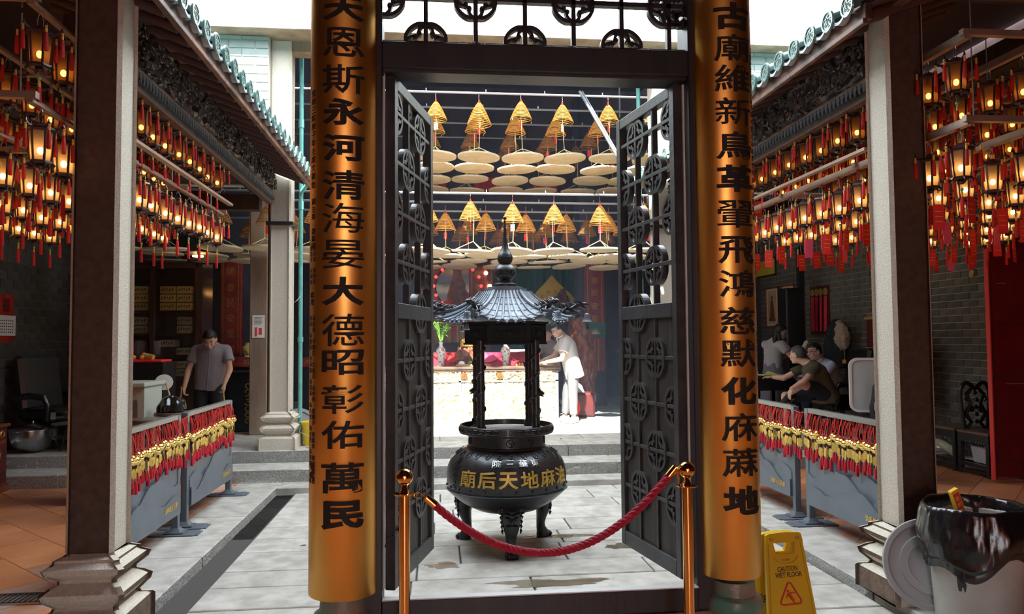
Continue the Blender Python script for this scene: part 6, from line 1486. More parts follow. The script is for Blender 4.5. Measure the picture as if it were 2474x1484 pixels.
# loudspeaker, lit figure behind the woman
b = MB(); b.bb(5.05,5.35,7.95,8.25,1.35,2.30,.02); b.bb(5.1,5.3,8.0,8.2,.27,1.36); tag(b.build('tall_fan', 'blackwood', smooth=False, org=(5.2,8.1,.27)), 'tall black covered stand behind the woman in the face mask', 'stand')
o = thing('offering_shelf', 'red shelf with small gilt ornaments behind the woman', 'shelf', (4.5,9.2,FL)); b = MB(); b.bb(4.0,4.9,9.0,9.5,1.10,1.17); b.build('shelf_board', 'red_lacquer', o, smooth=False); b = MB(); b.bb(4.05,4.85,9.05,9.45,FL,1.10); b.build('cabinet_body', 'dark_wood', o, smooth=False)
for k in range(3):
    x = 4.35+.16*k; b = MB(); b.lathe([(.0,0),(.05,.01),(.03,.05),(.045,.10),(.03,.17),(.05,.23),(.02,.30),(0,.36)], (x, 9.15, 1.17), 12); tag(b.build('gilt_ornament', 'gold_dim', org=(x,9.15,1.17)), 'small gilt ornament on the red shelf, %s' % ['farthest from the wall', 'middle one', 'nearest the wall'][k], 'ornament', 'gilt ornaments on the red shelf')
# white rounded screen + backpack
o = thing('white_screen', 'white rounded plastic screen standing behind the right barrier', 'screen', (4.22, 4.35, 0)); M = TR(4.24, 4.35, 0, rz=-.35)
def rr(w, h, r, cx=0, cz=0): return [(cx+sx*(w-r)+r*math.cos(a), cz+sz*(h-r)+r*math.sin(a)) for sx, sz, a0 in ((1,1,0),(-1,1,PI/2),(-1,-1,PI),(1,-1,3*PI/2)) for a in [a0+i*PI/12 for i in range(7)]]
b = MB(); b.M = M; b.strip(rr(.24,.295,.09,0,.985), rr(.215,.27,.07,0,.985), .05, closed=True); b.build('rim', 'board_frame', o, smooth=False); b = MB(); b.M = M; b.prism(rr(.217,.272,.07,0,.985), .03); b.build('sheet', 'sky_panel', o, smooth=False)
b = MB(); b.M = M; b.bb(-.15,-.12,-.02,.02,0,.70); b.bb(.12,.15,-.02,.02,0,.70); b.bb(-.18,.18,-.15,.15,0,.03); b.build('stand', 'iron', o, smooth=False)
o = thing('backpack', 'dark backpack with a pale blue tag behind the right barrier', 'backpack', (4.10, 3.95, .55)); b = MB(); b.loft([((4.12,4.0,.60),.11,.09),((4.12,4.0,.80),.13,.10),((4.13,4.0,1.0),.10,.08),((4.13,4.0,1.08),.05,.05)], 18, (1,0,0)); blob('sack', b, 'bag_navy', o, .012, 2, .02, 8); b = MB(); b.tube([(4.06,3.93,1.06),(4.03,3.90,.95),(4.0,3.90,.85)], .008, 5); b.build('strap', 'wire_grey', o)
b = MB(); b.box((4.0,3.89,.80), (.07,.006,.08), rz=-.2); b.build('name_tag', 'shirt_blue', o, smooth=False)
b = MB(); b.bb(3.9,4.35,3.85,4.2,.50,.56,.01); b.bb(3.93,3.97,3.88,3.92,0,.5); b.bb(4.28,4.32,3.88,3.92,0,.5); b.bb(3.93,3.97,4.13,4.17,0,.5); b.bb(4.28,4.32,4.13,4.17,0,.5); tag(b.build('low_table', 'blackwood', smooth=False, org=(4.1,4,0)), 'low dark table carrying the backpack behind the right barrier', 'table')
# ================================================ LEFT SIDE FURNITURE
o = thing('counter_cabinet', 'grey-green open counter cabinet behind the left barrier', 'cabinet', (-3.55,4.2,0)); b = MB(); b.bb(-3.80,-3.18,3.95,4.5,1.09,1.13,.006); b.build('counter_top', 'cab_green', o, smooth=False)
b = MB(); b.bb(-3.26,-3.20,4.0,4.45,0,1.09); b.bb(-3.79,-3.73,4.0,4.45,0,1.09); b.bb(-3.73,-3.26,4.0,4.04,.97,1.09); b.bb(-3.73,-3.26,4.0,4.45,.50,.54); b.bb(-3.73,-3.26,4.41,4.45,0,1.09); b.bb(-3.42,-3.39,4.0,4.03,.54,.97); b.build('carcass', 'cab_green', o, smooth=False)
b = MB(); b.box((-3.50,4.2,1.155), (.09,.06,.04), rz=.3); b.box((-3.50,4.2,1.19), (.08,.05,.025), rz=.1); tag(b.build('wood_blocks', 'straw', smooth=False, org=(-3.5,4.2,1.13)), 'small pale block on the grey-green counter', 'block')
o = thing('paper_fan', 'round white paper hand fan leaning behind the grey-green counter', 'fan', (-3.1,4.6,1.0)); b = MB(); b.prism([(.085*math.cos(t*PI/12), .08*math.sin(t*PI/12)) for t in range(24)], .006, (-3.24,4.62,1.10), (1,.2,0), (0,0,1)); b.build('fan_sheet', 'paper_white', o, smooth=False); b = MB(); b.tube([(-3.22,4.61,1.10),(-3.12,4.42,1.0),(-3.02,4.2,.93)], .008, 5); b.build('handle', 'straw', o)
b = MB(); b.loft([((-2.98,4.12,.845),.13,.12),((-2.99,4.12,.92),.12,.11),((-3.02,4.12,.99),.06,.05)], 18, (1,0,0)); tmp = thing('plastic_bag', 'crumpled black plastic bag on the tall stool behind the left barrier', 'bag', (-2.98,4.12,.845)); blob('bag_body', b, 'bag_black', tmp, .012, 1, .04, 10)
o = thing('offering_stand', 'black pedestal with a red tray of offerings behind the grey-green counter', 'pedestal', (-3.9,5.0,.0)); b = MB(); b.bb(-4.3,-3.55,5.5,5.9,FL,1.28,.01); b.build('pedestal', 'blackwood', o, smooth=False)
b = MB(); b.bb(-4.25,-3.58,5.52,5.85,1.28,1.31,.008); tag(b.build('red_tray', 'paper_red', smooth=False, org=(-3.9,5.7,1.28)), 'flat red tray on the black pedestal', 'tray')
b = MB(); b.cyl((-3.82,5.62,1.36), (-3.70,5.60,1.33), .035, n=14); tag(b.build('gold_tin', 'gold_plate', org=(-3.8,5.6,1.33)), 'gold tin lying on the red tray', 'tin')
for k in range(3): b = MB(); b.sph((-3.95+.09*k-.05, 5.58, 1.338), .028, 10, 7); tag(b.build('orange', 'orange_fruit', org=(-3.95+.09*k-.05,5.58,1.31)), 'small orange on the red tray, %s from the left' % ORD[k], 'fruit', 'oranges on the red tray')
# glass cabinet
o = thing('display_cabinet', 'tall dark display cabinet with glass doors full of boxed goods in the left aisle', 'cabinet', (-4.2,7.6,FL)); cx0, cx1 = -4.95, -3.78
b = MB(); b.bb(cx0,cx1,7.85,7.90,FL,2.62); b.bb(cx0,cx0+.05,7.45,7.88,FL,2.62); b.bb(cx1-.05,cx1,7.45,7.88,FL,2.62); b.bb(cx0,cx1,7.45,7.88,2.56,2.62); b.bb(cx0,cx1,7.40,7.88,FL,1.0); b.bb(-4.42,-4.36,7.45,7.86,1.0,2.56); b.build('carcass', 'dark_wood', o, smooth=False)
for z in (1.02, 1.32, 1.62, 1.94): b = MB(); b.bb(cx0+.05,cx1-.05,7.48,7.85,z-.012,z+.012); b.build('shelf', 'dark_wood', o, smooth=False)
for xa, xb in ((cx0+.03,-4.40),(-4.38,cx1-.03)):
    b = MB(); b.bb(xa,xb,7.445,7.45,1.02,2.56); b.build('glass_pane', 'cab_glass', o, smooth=False)
b = MB()
for xa, xb in ((cx0,-4.39),(-4.39,cx1)):
    b.bb(xa,xa+.03,7.43,7.46,1.0,2.58); b.bb(xb-.03,xb,7.43,7.46,1.0,2.58); b.bb(xa,xb,7.43,7.46,1.0,1.04); b.bb(xa,xb,7.43,7.46,2.54,2.58)
b.build('door_frame', 'dark_wood', o, smooth=False)
rnd = random.Random(12); proto = {}
for zi, (z, nrow, hh) in enumerate([(1.955,3,.105),(1.632,2,.11),(1.332,2,.10),(1.032,2,.10)]):
    for xa, xb, nc in ((-4.88,-4.46,2),(-4.32,-3.86,2)):
        for r in range(nrow):
            for c in range(nc):
                w = (xb-xa)/nc; x = xa+w*(c+.5); zz = z+r*(hh+.012); m = 'box_yellow' if zi == 0 else 'box_white'
                if rnd.random() < .12: continue
                key = (m, round(w, 3), hh)
                if key not in proto:
                    t = thing('goods_box', 'x', 'box', (x,7.62,zz)); q = MB(); q.bb(x-w*.46,x+w*.46,7.5,7.7,zz,zz+hh,.004); q.build('carton', m, t, smooth=False); q = MB()
                    for i in range(5): q.bb(x-w*.36+i*w*.15, x-w*.30+i*w*.15, 7.497, 7.5, zz+hh*.35+(i*7 % 3)*.008, zz+hh*.62+(i*5 % 3)*.006)
                    q.build('print', 'ink_thin', t, smooth=False); proto[key] = t
                else: t = copy_tree(proto[key], (x,7.62,zz))
                sh = ['top', 'second', 'third', 'bottom'][zi]; t['label'] = '%s carton, %s shelf of the display cabinet, %s from the left, %s layer' % ('yellow printed' if zi == 0 else 'pale printed', sh, ORD[c+(2 if xa > -4.4 else 0)], ['bottom', 'second', 'top'][r]); t['group'] = 'cartons on the %s shelf' % sh
b = MB(); b.bb(-3.74,-3.60,7.5,7.56,FL,2.60); b.build('x', 'mirror_glass', tag(thing('mirror_strip', 'tall narrow mirror strip beside the display cabinet', 'mirror', (-3.67,7.5,1.15))), smooth=False)
b = MB(); b.cyl((-3.62,6.9,2.64), (-3.62,6.9,2.66), .07, n=20); tag(b.build('ceiling_spot', 'spot_warm', org=(-3.62,6.9,2.65)), 'small round warm ceiling lamp over the left aisle', 'lamp')
b = MB(); b.cyl((-3.62,6.9,2.66), (-3.62,6.9,4.98), .012, n=8); tag(b.build('lamp_rod', 'iron', org=(-3.62,6.9,3)), 'thin rod carrying the ceiling lamp of the left aisle', 'rod')
def couplet_col(x, y, w, z0, z1, lab, lotus=False):
    o = thing('red_couplet_column', lab, 'column panel', (x,y,z0)); b = MB(); b.bb(x-w/2,x+w/2,y-.05,y+.05,z0,z1,.01); b.build('panel', 'red_lacquer', o, smooth=False)
    b = MB(); 
    for s in (-1, 1): b.bb(x+s*w*.36-.006,x+s*w*.36+.006,y-.056,y-.05,z0+.05,z1-.03)
    n = int((z1-z0)/.24)
    for i in range(n):
        zc = z1-.16-i*.24
        if lotus and zc < z0+.95: break
        glyph_to(b, '國泰民安風調雨順恩澤'[i % 10], w*.34, .13, lambda a, c, e: (x+a, y-.052-e*.05, zc+c), ex=.03, off=.01, res=1)
    b.build('gold_ornament', 'gold_dim', o, smooth=False)
    if lotus:
        b = MB(); b.bb(x-w/2-.01,x+w/2+.01,y-.06,y-.045,z0+.62,z0+.90); b.build('lotus_panel', 'green_cloth', o, smooth=False); b = MB()
        for k in range(9):
            a = math.radians(10+20*k); b.prism([(0,0),(.05*math.cos(a-.16),.05*math.sin(a-.16)),(.13*math.cos(a),.13*math.sin(a)),(.05*math.cos(a+.16),.05*math.sin(a+.16))], .006, (x, y-.063, z0+.68), (1,0,0), (0,0,1))
        b.build('lotus_petals', 'cream', o, smooth=False); b = MB()
        for k in range(5): b.bb(x-w*.42+k*w*.19,x-w*.42+k*w*.19+.012,y-.056,y-.05,z0,z0+.60)
        b.build('fringe', 'gold_dim', o, smooth=False)
    return o
couplet_col(-3.62, 8.55, .32, 1.30, 2.75, 'red lacquered panel with gilt characters in the left aisle beside the mirror'); couplet_col(2.44, 10.2, .37, .92, 3.0, 'red lacquered couplet column with a green lotus panel right of the altar', True); couplet_col(.52, 10.9, .20, 1.5, 3.0, 'narrow red panel with gilt characters behind the burner roof'); couplet_col(-.72, 10.9, .30, 1.3, 3.0, 'red panel with gilt characters left of the lit shrine')
couplet_col(.32, 10.6, .34, 1.7, 2.9, 'red banner with dark characters between the shrine and the green curtain')
b = MB(); b.bb(2.2,2.68,10.3,10.9,FL,6.2); tag(b.build('hall_column', 'roof_dark', smooth=False, org=(2.44,10.6,FL)), 'dark square column behind the red couplet panel', 'column', kind='structure')
b = MB(); b.bb(-3.85,-3.38,8.95,9.3,FL,5.0); tag(b.build('hall_column', 'roof_dark', smooth=False, org=(-3.6,9.1,FL)), 'dark column behind the red panel of the left aisle', 'column', kind='structure')
_m = bpy.data.materials.new('haze'); _m.use_nodes = True; _N = _m.node_tree.nodes; _N.remove(_N['Principled BSDF']); _v = _N.new('ShaderNodeVolumeScatter')
_v.inputs['Color'].default_value = (.55,.70,1,1); _v.inputs['Density'].default_value = .022; _v.inputs['Anisotropy'].default_value = .2
_m.node_tree.links.new(_v.outputs[0], _N['Material Output'].inputs['Volume']); MT['haze'] = _m
b = MB(); b.bb(-5.5, 5.7, 6.0, 12.5, .3, 5.3); tag(b.build('incense_smoke', 'haze', smooth=False), 'thin bluish incense smoke filling the rear hall', 'smoke', kind='stuff')
def altar_small(x0, x1, y, z, lab):
    o = thing('side_altar', lab, 'altar table', ((x0+x1)/2,y,FL)); b = MB(); b.bb(x0,x1,y,y+.5,z-.05,z); b.bb(x0,x1,y-.02,y,z-.14,z); b.build('table_top', 'red_lacquer', o, smooth=False); b = MB(); b.bb(x0+.04,x1-.04,y+.04,y+.46,FL,z-.05); b.build('table_body', 'blackwood', o, smooth=False)
    b = MB()
    for k, ch in enumerate('天后元君'): glyph_to(b, ch, .09, .07, lambda a, c, e: (x0+(x1-x0)*(k+.5)/4+a, y-.022-e*.02, z-.07+c), ex=.01, off=.01, res=1)
    b.build('gold_lettering', 'gold_dim', o, smooth=False)
altar_small(-3.55, -2.75, 8.0, 1.28, 'red-topped side altar with gold lettering behind the bowed man'); altar_small(-2.6, -1.6, 8.6, 1.25, 'red-topped side altar seen between the teal pipe and the brass board'); altar_small(2.75, 3.9, 9.3, 1.32, 'dark side altar with flowers right of the lotus column')
def vase(x, y, z, h, m, lab, s=1):
    o = thing('vase', lab, 'vase', (x,y,z)); r = h*.22*s; b = MB(); b.lathe([(0,0),(r*.62,0),(r*.66,h*.03),(r*.58,h*.12),(r*.8,h*.35),(r,h*.58),(r*.92,h*.70),(r*.5,h*.80),(r*.36,h*.86),(r*.38,h*.95),(r*.52,h),(r*.46,h),(r*.30,h*.93),(0,h*.9)], (x,y,z), 28); b.build('vase_body', m, o); return o
vase(-3.28, 8.15, 1.28, .22, 'porcelain_yellow', 'yellow patterned jar on the side altar behind the bowed man', 1.7); vase(-2.28, 8.8, 1.25, .26, 'porcelain_yellow', 'dim patterned jar between the teal pipe and the brass board', 1.4); vase(3.05, 9.45, 1.32, .36, 'porcelain_yellow', 'pale vase holding pink flowers on the right side altar', 1.1)
def globe(x, y, z, r, lab):
    o = thing('red_lantern', lab, 'lantern', (x,y,z)); b = MB(); b.sph((x,y,z), r, 16, 10, (1,1,.92)); b.build('globe', 'red_globe', o); b = MB(); b.cyl((x,y,z-r), (x,y,z-r-.3), .004, n=5); b.cyl((x,y,z+r*.85), (x,y,z+r), .02, n=8); b.build('stem', 'iron', o)
globe(-3.16, 8.1, 1.66, .075, 'small glowing red globe lantern behind the bowed man'); globe(-2.27, 8.7, 1.66, .07, 'small glowing red globe lantern between the teal pipe and the brass board'); globe(3.10, 9.3, 1.72, .075, 'small glowing red lantern among the pink flowers')
def sprays(x, y, z, n, h, w, lf, fl, lab, nm, seed, cat='flowers'):
    o = thing(nm, lab, cat, (x,y,z)); rn = random.Random(seed); st = MB(); lv = MB(); fw = MB()
    for i in range(n):
        a = rn.uniform(0, 2*PI); r = rn.uniform(.2, 1)*w; p0 = V(x, y, z); p2 = V(x+r*math.cos(a), y+r*math.sin(a)*.6, z+h*rn.uniform(.6, 1.05)); p1 = (p0+p2)/2+V(0,0,h*.15); st.tube([p0, p1, p2], .004, 4)
        for k in range(4):
            q = p1.lerp(p2, rn.random()); d = V(rn.uniform(-1,1), rn.uniform(-1,1), rn.uniform(-.9,.4)).normalized(); L = rn.uniform(.05,.12); s = d.cross(V(0,0,1)).normalized()*.013
            (lv if lf else fw).add([tuple(q), tuple(q+d*L*.5+s), tuple(q+d*L), tuple(q+d*L*.5-s), tuple(q+d*L*.5+V(0,0,-.008))], [(0,1,4),(1,2,4),(2,3,4),(3,0,4)])
        if fl:
            for k in range(5): fw.sph(tuple(p2+V(rn.uniform(-.03,.03), rn.uniform(-.03,.03), rn.uniform(-.05,.03))), .014, 6, 4)
    st.build('stems', 'leaf_green', o)
    if lv.v: q_ = lv.build('leaves', 'leaf_green', o, fix=False, smooth=False); q_['kind'] = 'stuff'
    if fw.v: q_ = fw.build('blossoms', fl or 'leaf_green', o, fix=False); q_['kind'] = 'stuff'
sprays(3.05, 9.45, 1.66, 34, .50, .34, False, 'flower_pink', 'spray of dusty pink flowers in the pale vase on the right side altar', 'flower_spray', 2)
o = thing('carved_cabinet', 'dark cabinet with gilt carving beside the timber post', 'cabinet', (-3.05,7.3,FL)); b = MB(); b.bb(-3.35,-2.98,7.3,7.7,FL,1.06,.01); b.bb(-3.40,-2.96,7.27,7.7,1.06,1.10,.006); b.build('carcass', 'blackwood', o, smooth=False); b = MB()
for k in range(7): b.tube([(-3.06+.03*math.cos(t+k), 7.29, .42+k*.08+.03*math.sin(t+k)) for t in [i*.7 for i in range(8)]], .010, 5)
b.build('gilt_carving', 'gold_dim', o)
# calendar, far-left cabinet, pot
o = thing('wall_calendar', 'red wall calendar with a white month sheet on the left brick wall', 'calendar', (-5.53, 6.03, 1.5)); X = -5.54
b = MB(); b.bb(X,X+.006,5.86,6.20,1.52,2.09); b.build('backing', 'calendar_red', o, smooth=False); b = MB(); b.bb(X+.006,X+.012,5.855,6.235,1.60,1.84); b.build('month_sheet', 'paper_white', o, smooth=False); b = MB()
for r in range(5):
    for c in range(7): b.bb(X+.012,X+.0135,5.90+c*.044,5.922+c*.044,1.635+r*.034,1.648+r*.034)
b.build('dates', 'ink_thin', o, smooth=False); b = MB(); glyph_to(b, '福', .16, .17, lambda a, c, e: (X+.008+e*.02, 6.03-a*-1, 1.965+c), ex=.02, off=.02, res=2); b.build('fortune_character', 'red_dark', o, smooth=False)
o = thing('lotus_cabinet', 'red-brown cabinet with a gilt lotus panel at the left edge', 'cabinet', (-5.2,4.65,0)); b = MB(); b.bb(-5.5,-4.86,4.42,4.86,.06,.66,.006); b.bb(-5.52,-4.83,4.40,4.88,.66,.69,.006); b.bb(-5.5,-4.85,4.42,4.87,0,.07); b.build('carcass', 'carving_brown', o, smooth=False)
b = MB(); b.bb(-5.46,-4.89,4.412,4.424,.53,.65); b.bb(-5.46,-4.89,4.412,4.424,.10,.49); b.bb(-4.858,-4.85,4.46,4.84,.53,.65); b.bb(-4.858,-4.85,4.46,4.84,.10,.49); b.build('red_panel', 'red_dark', o, smooth=False); b = MB()
for yy in (0, 1):
    F = (lambda a, c: (-5.02+a*.9, 4.408, c)) if yy == 0 else (lambda a, c: (-4.846, 4.66+a*.9, c))
    for k in range(7): a = math.radians(-10+k*33); b.tube([F(0,.36), F(.05*math.cos(a), .36+.06*math.sin(a)), F(.10*math.cos(a), .38+.08*math.sin(a))], [.014,.016,.004], 6)
    for k in range(6): b.tube([F(.05*math.sin(k*2), .14+k*.035), F(-.05*math.sin(k*2), .16+k*.035)], .012, 5)
    for k in range(3): b.tube([F(-.10+k*.10+.035*math.cos(t), .59+.030*math.sin(t)) for t in [i*.7 for i in range(9)]], .009, 5, closed=True)
b.build('gilt_lotus', 'gold_leaf', o)
o = thing('steel_pot', 'large polished steel pot on the left platform beside the armchair', 'pot', (-5.05,5.72,FL)); b = MB(); b.lathe([(.0,.0),(.10,.01),(.19,.07),(.23,.17),(.235,.25),(.245,.255),(.245,.265),(.2,.29),(.08,.32),(0,.33)], (-5.06,5.75,FL), 32); b.build('pot_body', 'steel', o); b = MB(); b.tube([(-4.83,5.70,FL+.15),(-4.79,5.69,FL+.15),(-4.79,5.72,FL+.11),(-4.83,5.74,FL+.10)], .008, 6); b.sph((-5.06,5.75,FL+.34), .018, 9, 6); b.build('handle', 'steel', o)
b = MB(); b.bb(-4.50,-4.45,6.965,7.0,1.30,1.50); tag(b.build('red_charm', 'paper_red', smooth=False, org=(-4.47,6.98,1.3)), 'small red strip hanging in the dark behind the left stone pillar', 'strip')
b = MB(); b.bb(-4.75,-4.42,7.0,7.4,FL,1.55,.02); tag(b.build('dark_cupboard', 'blackwood', smooth=False, org=(-4.6,7.2,FL)), 'black cupboard in the shadow beside the leather armchair', 'cupboard')
# bucket, lid behind pillar, rubble
o = thing('bucket', 'yellow plastic bucket on the rear step beside the brass board', 'bucket', (-1.98,5.72,FL)); b = MB(); b.lathe([(0,0),(.085,0),(.115,.27),(.122,.275),(.122,.285),(.108,.283),(.08,.01),(0,.01)], (-1.96,5.80,FL), 28); b.build('pail', 'bucket_yellow', o); b = MB(); b.tube([(-2.075,5.80,.53),(-2.08,5.68,.44),(-1.96,5.66,.40),(-1.85,5.70,.44),(-1.845,5.80,.53)], .003, 5); b.build('handle', 'wire_grey', o)
b = MB(); b.lathe([(0,0),(.16,.0),(.165,.012),(.20,.012),(.205,-.006),(0,-.006)], (-2.17,6.18,.475), 36, V(.2,-1,.18)); tag(b.build('grey_disc', 'lid_grey', org=(-2.17,6.18,.27)), 'round grey lid leaning behind the teal downpipe', 'lid')
rnd = random.Random(5)
for k in range(4): b = MB(); b.sph((-1.95+.05*k, 5.56, FL+.012), .022, 7, 5, (1.4,1,.6)); tag(b.build('rubble_chip', 'granite', org=(-1.95+.05*k,5.56,FL)), 'small stone chip by the teal downpipe, %s from the left' % ORD[k], 'stone', 'stone chips by the downpipe')
# shells / bone-like bits under barriers
for sx, y, nm in ((-1, 3.35, 'left'), (1, 1.72, 'right')):
    b = MB(); b.lathe([(0,0),(.03,.004),(.012,.02),(.010,.06),(.018,.075),(0,.09)], (sx*2.62, y, 0), 10); b.lathe([(0,0),(.03,.004),(.012,.02),(.010,.05),(.0,.06)], (sx*2.68, y+.07, 0), 10); tag(b.build('caster_foot', 'cream', org=(sx*2.62, y, 0)), 'small cream foot showing under the %s barrier' % nm, 'foot')
# ================================================ ALTAR
o = thing('altar_table', 'long altar table with a sunlit gilt carved front across the rear hall', 'altar table', (.2,8.0,FL)); x0, x1, y0, y1 = -1.25, 1.335, 7.66, 8.42
b = MB(); b.bb(x0-.03,x1+.03,y0-.03,y1+.02,1.075,1.12,.01); b.bb(x0-.01,x1+.01,y0-.012,y1,1.045,1.075,.008); b.build('table_top', 'bench_top', o, smooth=False)
b = MB(); b.bb(x0,x1,y0+.03,y1-.02,.33,1.045); b.bb(x0-.02,x1+.02,y0-.02,y1,FL,.345,.006); b.bb(x0,x1,y0-.005,y0+.03,.885,.915,.004)
for x in (x0, x1-.05, -.15): b.bb(x,x+.05 if x != -.15 else x+.04,y0-.005,y0+.03,.345,1.045,.004)
b.build('table_body', 'pipe_grey', o, smooth=False)
def panel(nm, xa, xb, za, zb, s, nx, ny, k=3.2):
    b = MB(); b.grid(nx, ny, lambda u, v: (xa+u*(xb-xa), y0+.024-.035*min(1, carve(u*(xb-xa), v*(zb-za), s, k)), za+v*(zb-za))); b.build(nm, 'altar_gold', o, fix=False)
panel('carved_frieze', x0+.05, -.15, .918, 1.042, 1.3, 200, 18, 6); panel('carved_frieze', -.11, x1-.05, .918, 1.042, 4.3, 220, 18, 6); panel('carved_panel', x0+.05, -.15, .348, .882, 2.3, 170, 70); panel('carved_panel', -.11, x1-.05, .348, .882, 7.3, 220, 80)
for x, ch in ((-.07, '元'), (.46, '乙'), (-.75, '天')):
    b = MB(); b.cyl((x, y0+.01, .98), (x, y0-.014, .98), .052, n=26); b.build('medallion_disc', 'gold_leaf', o); b = MB(); glyph_to(b, ch, .062, .062, lambda a, c, e: (x+a, y0-.015-e*.1, .98+c), ex=.03, off=.02, res=1); b.build('medallion_character', 'carving_brown', o, smooth=False)
b = MB(); b.bb(-1.1,1.12,8.12,8.38,1.12,1.32); tag(b.build('cloth_riser', 'red_cloth', smooth=False, org=(0,8.25,1.12)), 'low riser wrapped in red cloth on the altar table', 'riser')
o2 = thing('swag_cloth', 'red cloth swags hanging behind the vases on the altar', 'cloth', (0,8.1,1.12))
for k in range(4): b = MB(); xa = -1.1+k*.56; b.grid(14, 5, lambda u, v: (xa+.55*u, 8.105-.02*math.sin(u*12), 1.315-(.02+.13*math.sin(u*PI))*v)); b.build('swag', 'cord_red' if k % 2 else 'paper_pink', o2, fix=False)
vase(-.405, 7.86, 1.12, .36, 'porcelain', 'white vase with brown dragon pattern holding green leaves at the left of the altar', .95); vase(.565, 7.86, 1.12, .36, 'porcelain', 'white vase with brown dragon pattern at the middle of the altar', .95)
sprays(-.405, 7.86, 1.45, 16, .36, .16, True, None, 'glossy green leaves in the left altar vase', 'leaf_spray', 5, 'leaves')
o = thing('carved_offering', 'brown carved wooden figure with a bright gilt top on the altar', 'carving', (-.03,7.95,1.12)); b = MB(); b.loft([((-.03,7.95,1.12),.13,.08),((-.04,7.95,1.22),.15,.09),((-.02,7.95,1.34),.12,.08),((0,7.95,1.44),.07,.05)], 18, (1,0,0)); blob('carving', b, 'carving_brown', o, .010, 1, .05, 16); b = MB()
for k in range(9): b.tube([(-.10+.03*k, 7.90, 1.42), (-.08+.025*k, 7.87, 1.50+.02*math.sin(k)), (-.05+.02*k, 7.89, 1.53)], [.022,.02,.008], 6)
b.build('gilt_crest', 'gold_leaf', o)
for k in range(5): b = MB(); b.cyl((-.14+.035*k, 8.05, 1.12), (-.15+.04*k, 8.05, 1.86), .003, n=5); tag(b.build('incense_stick', 'straw', org=(-.14+.035*k,8.05,1.12)), 'thin tall incense stick behind the carved figure on the altar, %s from the left' % ORD[k], 'incense stick', 'incense sticks on the altar')
b = MB(); b.bb(-.18,.18,7.72,7.84,1.12,1.15,.005); tag(b.build('offering_tray', 'straw', smooth=False, org=(0,7.78,1.12)), 'flat wooden tray with fruit on the altar', 'tray')
for k in range(3): b = MB(); b.sph((.03+.05*k, 7.77, 1.175), .026, 10, 7); tag(b.build('green_fruit', 'green_fruit', org=(.03+.05*k,7.77,1.15)), 'round green fruit on the wooden altar tray, %s from the left' % ORD[k], 'fruit', 'green fruit on the altar tray')
b = MB(); b.sph((-.10, 7.78, 1.16), .05, 14, 9, (1,1,.8)); tag(b.build('white_bun', 'sugar_white', org=(-.1,7.78,1.15)), 'round white bun on the wooden altar tray', 'bun')
b = MB(); b.cyl((.25,7.9,1.12), (.25,7.9,1.145), .10, n=24); tag(b.build('brass_plate', 'gold_leaf', org=(.25,7.9,1.12)), 'shallow brass plate beside the carved figure on the altar', 'plate')
for k in range(7): b = MB(); b.lathe([(0,0),(.014,0),(.018,.02),(.010,.035),(0,.04)], (.72+.042*k, 7.74, 1.12), 10); tag(b.build('small_candle', 'bead_yellow', org=(.72+.042*k,7.74,1.12)), 'small yellow candle cup on the altar edge, %s from the left' % ORD[k], 'candle', 'yellow candle cups')
b = MB(); b.bb(.62,.95,8.0,8.1,1.32,1.36,.006); tag(b.build('scroll_rest', 'sugar_white', smooth=False, org=(.8,8.05,1.32)), 'long white object lying on the red riser of the altar', 'scroll rest')
for k in range(3): b = MB(); b.box((1.05-.01*k, 7.72+.02*k, 1.128+.016*k), (.22,.13,.014), rz=.1*k); tag(b.build('paper_stack', 'cream', smooth=False, org=(1.05,7.72,1.12+.016*k)), 'sheet bundle under the hands of the man in white, %s' % ['lowest', 'middle', 'topmost'][k], 'paper')
# shrine behind
o = thing('lit_shrine', 'shrine niche ringed by red and warm round bulbs above the altar', 'shrine', (-.06,10.6,1.2)); cx, cz, Y = -.07, 2.52, 10.6
b = MB(); b.bb(cx-.62,cx+.62,Y+.05,Y+.15,1.2,3.0); b.build('backboard', 'red_dark', o, smooth=False)
b = MB(); b.lathe([(0,0),(.40,0),(.42,.02),(.43,.0),(.43,-.02)], (cx,Y+.03,cz), 40, (0,-1,0)); b.build('round_mirror', 'mirror_glass', o)
b = MB(); b.loft([((cx,Y-.06,cz-.55),.22,.08),((cx,Y-.06,cz-.2),.20,.08),((cx,Y-.06,cz+.1),.12,.07),((cx,Y-.06,cz+.3),.07,.05)], 18, (1,0,0)); b.sph((cx,Y-.06,cz+.34), .08, 12, 8, (1,1,1.2)); blob('robed_statue', b, 'carving_brown', o, .014, 1, .03, 12)
b = MB(); b.grid(20, 8, lambda u, v: (cx-.50+u*1.0, Y-.10-.03*math.sin(u*20), cz-.28-.05*math.cos(u*2*PI)-v*.75)); b.build('orange_drape', 'paper_red', o, fix=False); b = MB(); b.grid(20, 8, lambda u, v: (cx-.46+u*.92, Y-.13-.03*math.sin(u*24), cz-.50-v*.55)); b.build('gilt_drape', 'gold_dim', o, fix=False)
for k in range(5):
    for s in (-1, 1): a = math.radians(-50+25*k); b = MB(); b.sph((cx+s*.44*math.cos(a), Y-.05, cz+.40*math.sin(a)), .030, 10, 7); b.build('red_bulb', 'lamp_red', o)
for k in range(3):
    for s in (-1, 1): a = math.radians(-28+28*k); b = MB(); b.sph((cx+s*.60*math.cos(a), Y-.06, cz+.52*math.sin(a)), .038, 10, 7); b.build('warm_bulb', 'lamp_warm', o)
o = thing('green_curtain', 'dark green curtain behind the altar, right of the shrine', 'curtain', (1.55,11.3,1.0)); b = MB(); b.grid(90, 6, lambda u, v: (.85+u*1.45, 11.56-.03*math.sin(u*70), .9+v*2.25)); b.build('curtain_cloth', 'green_cloth', o, fix=False)
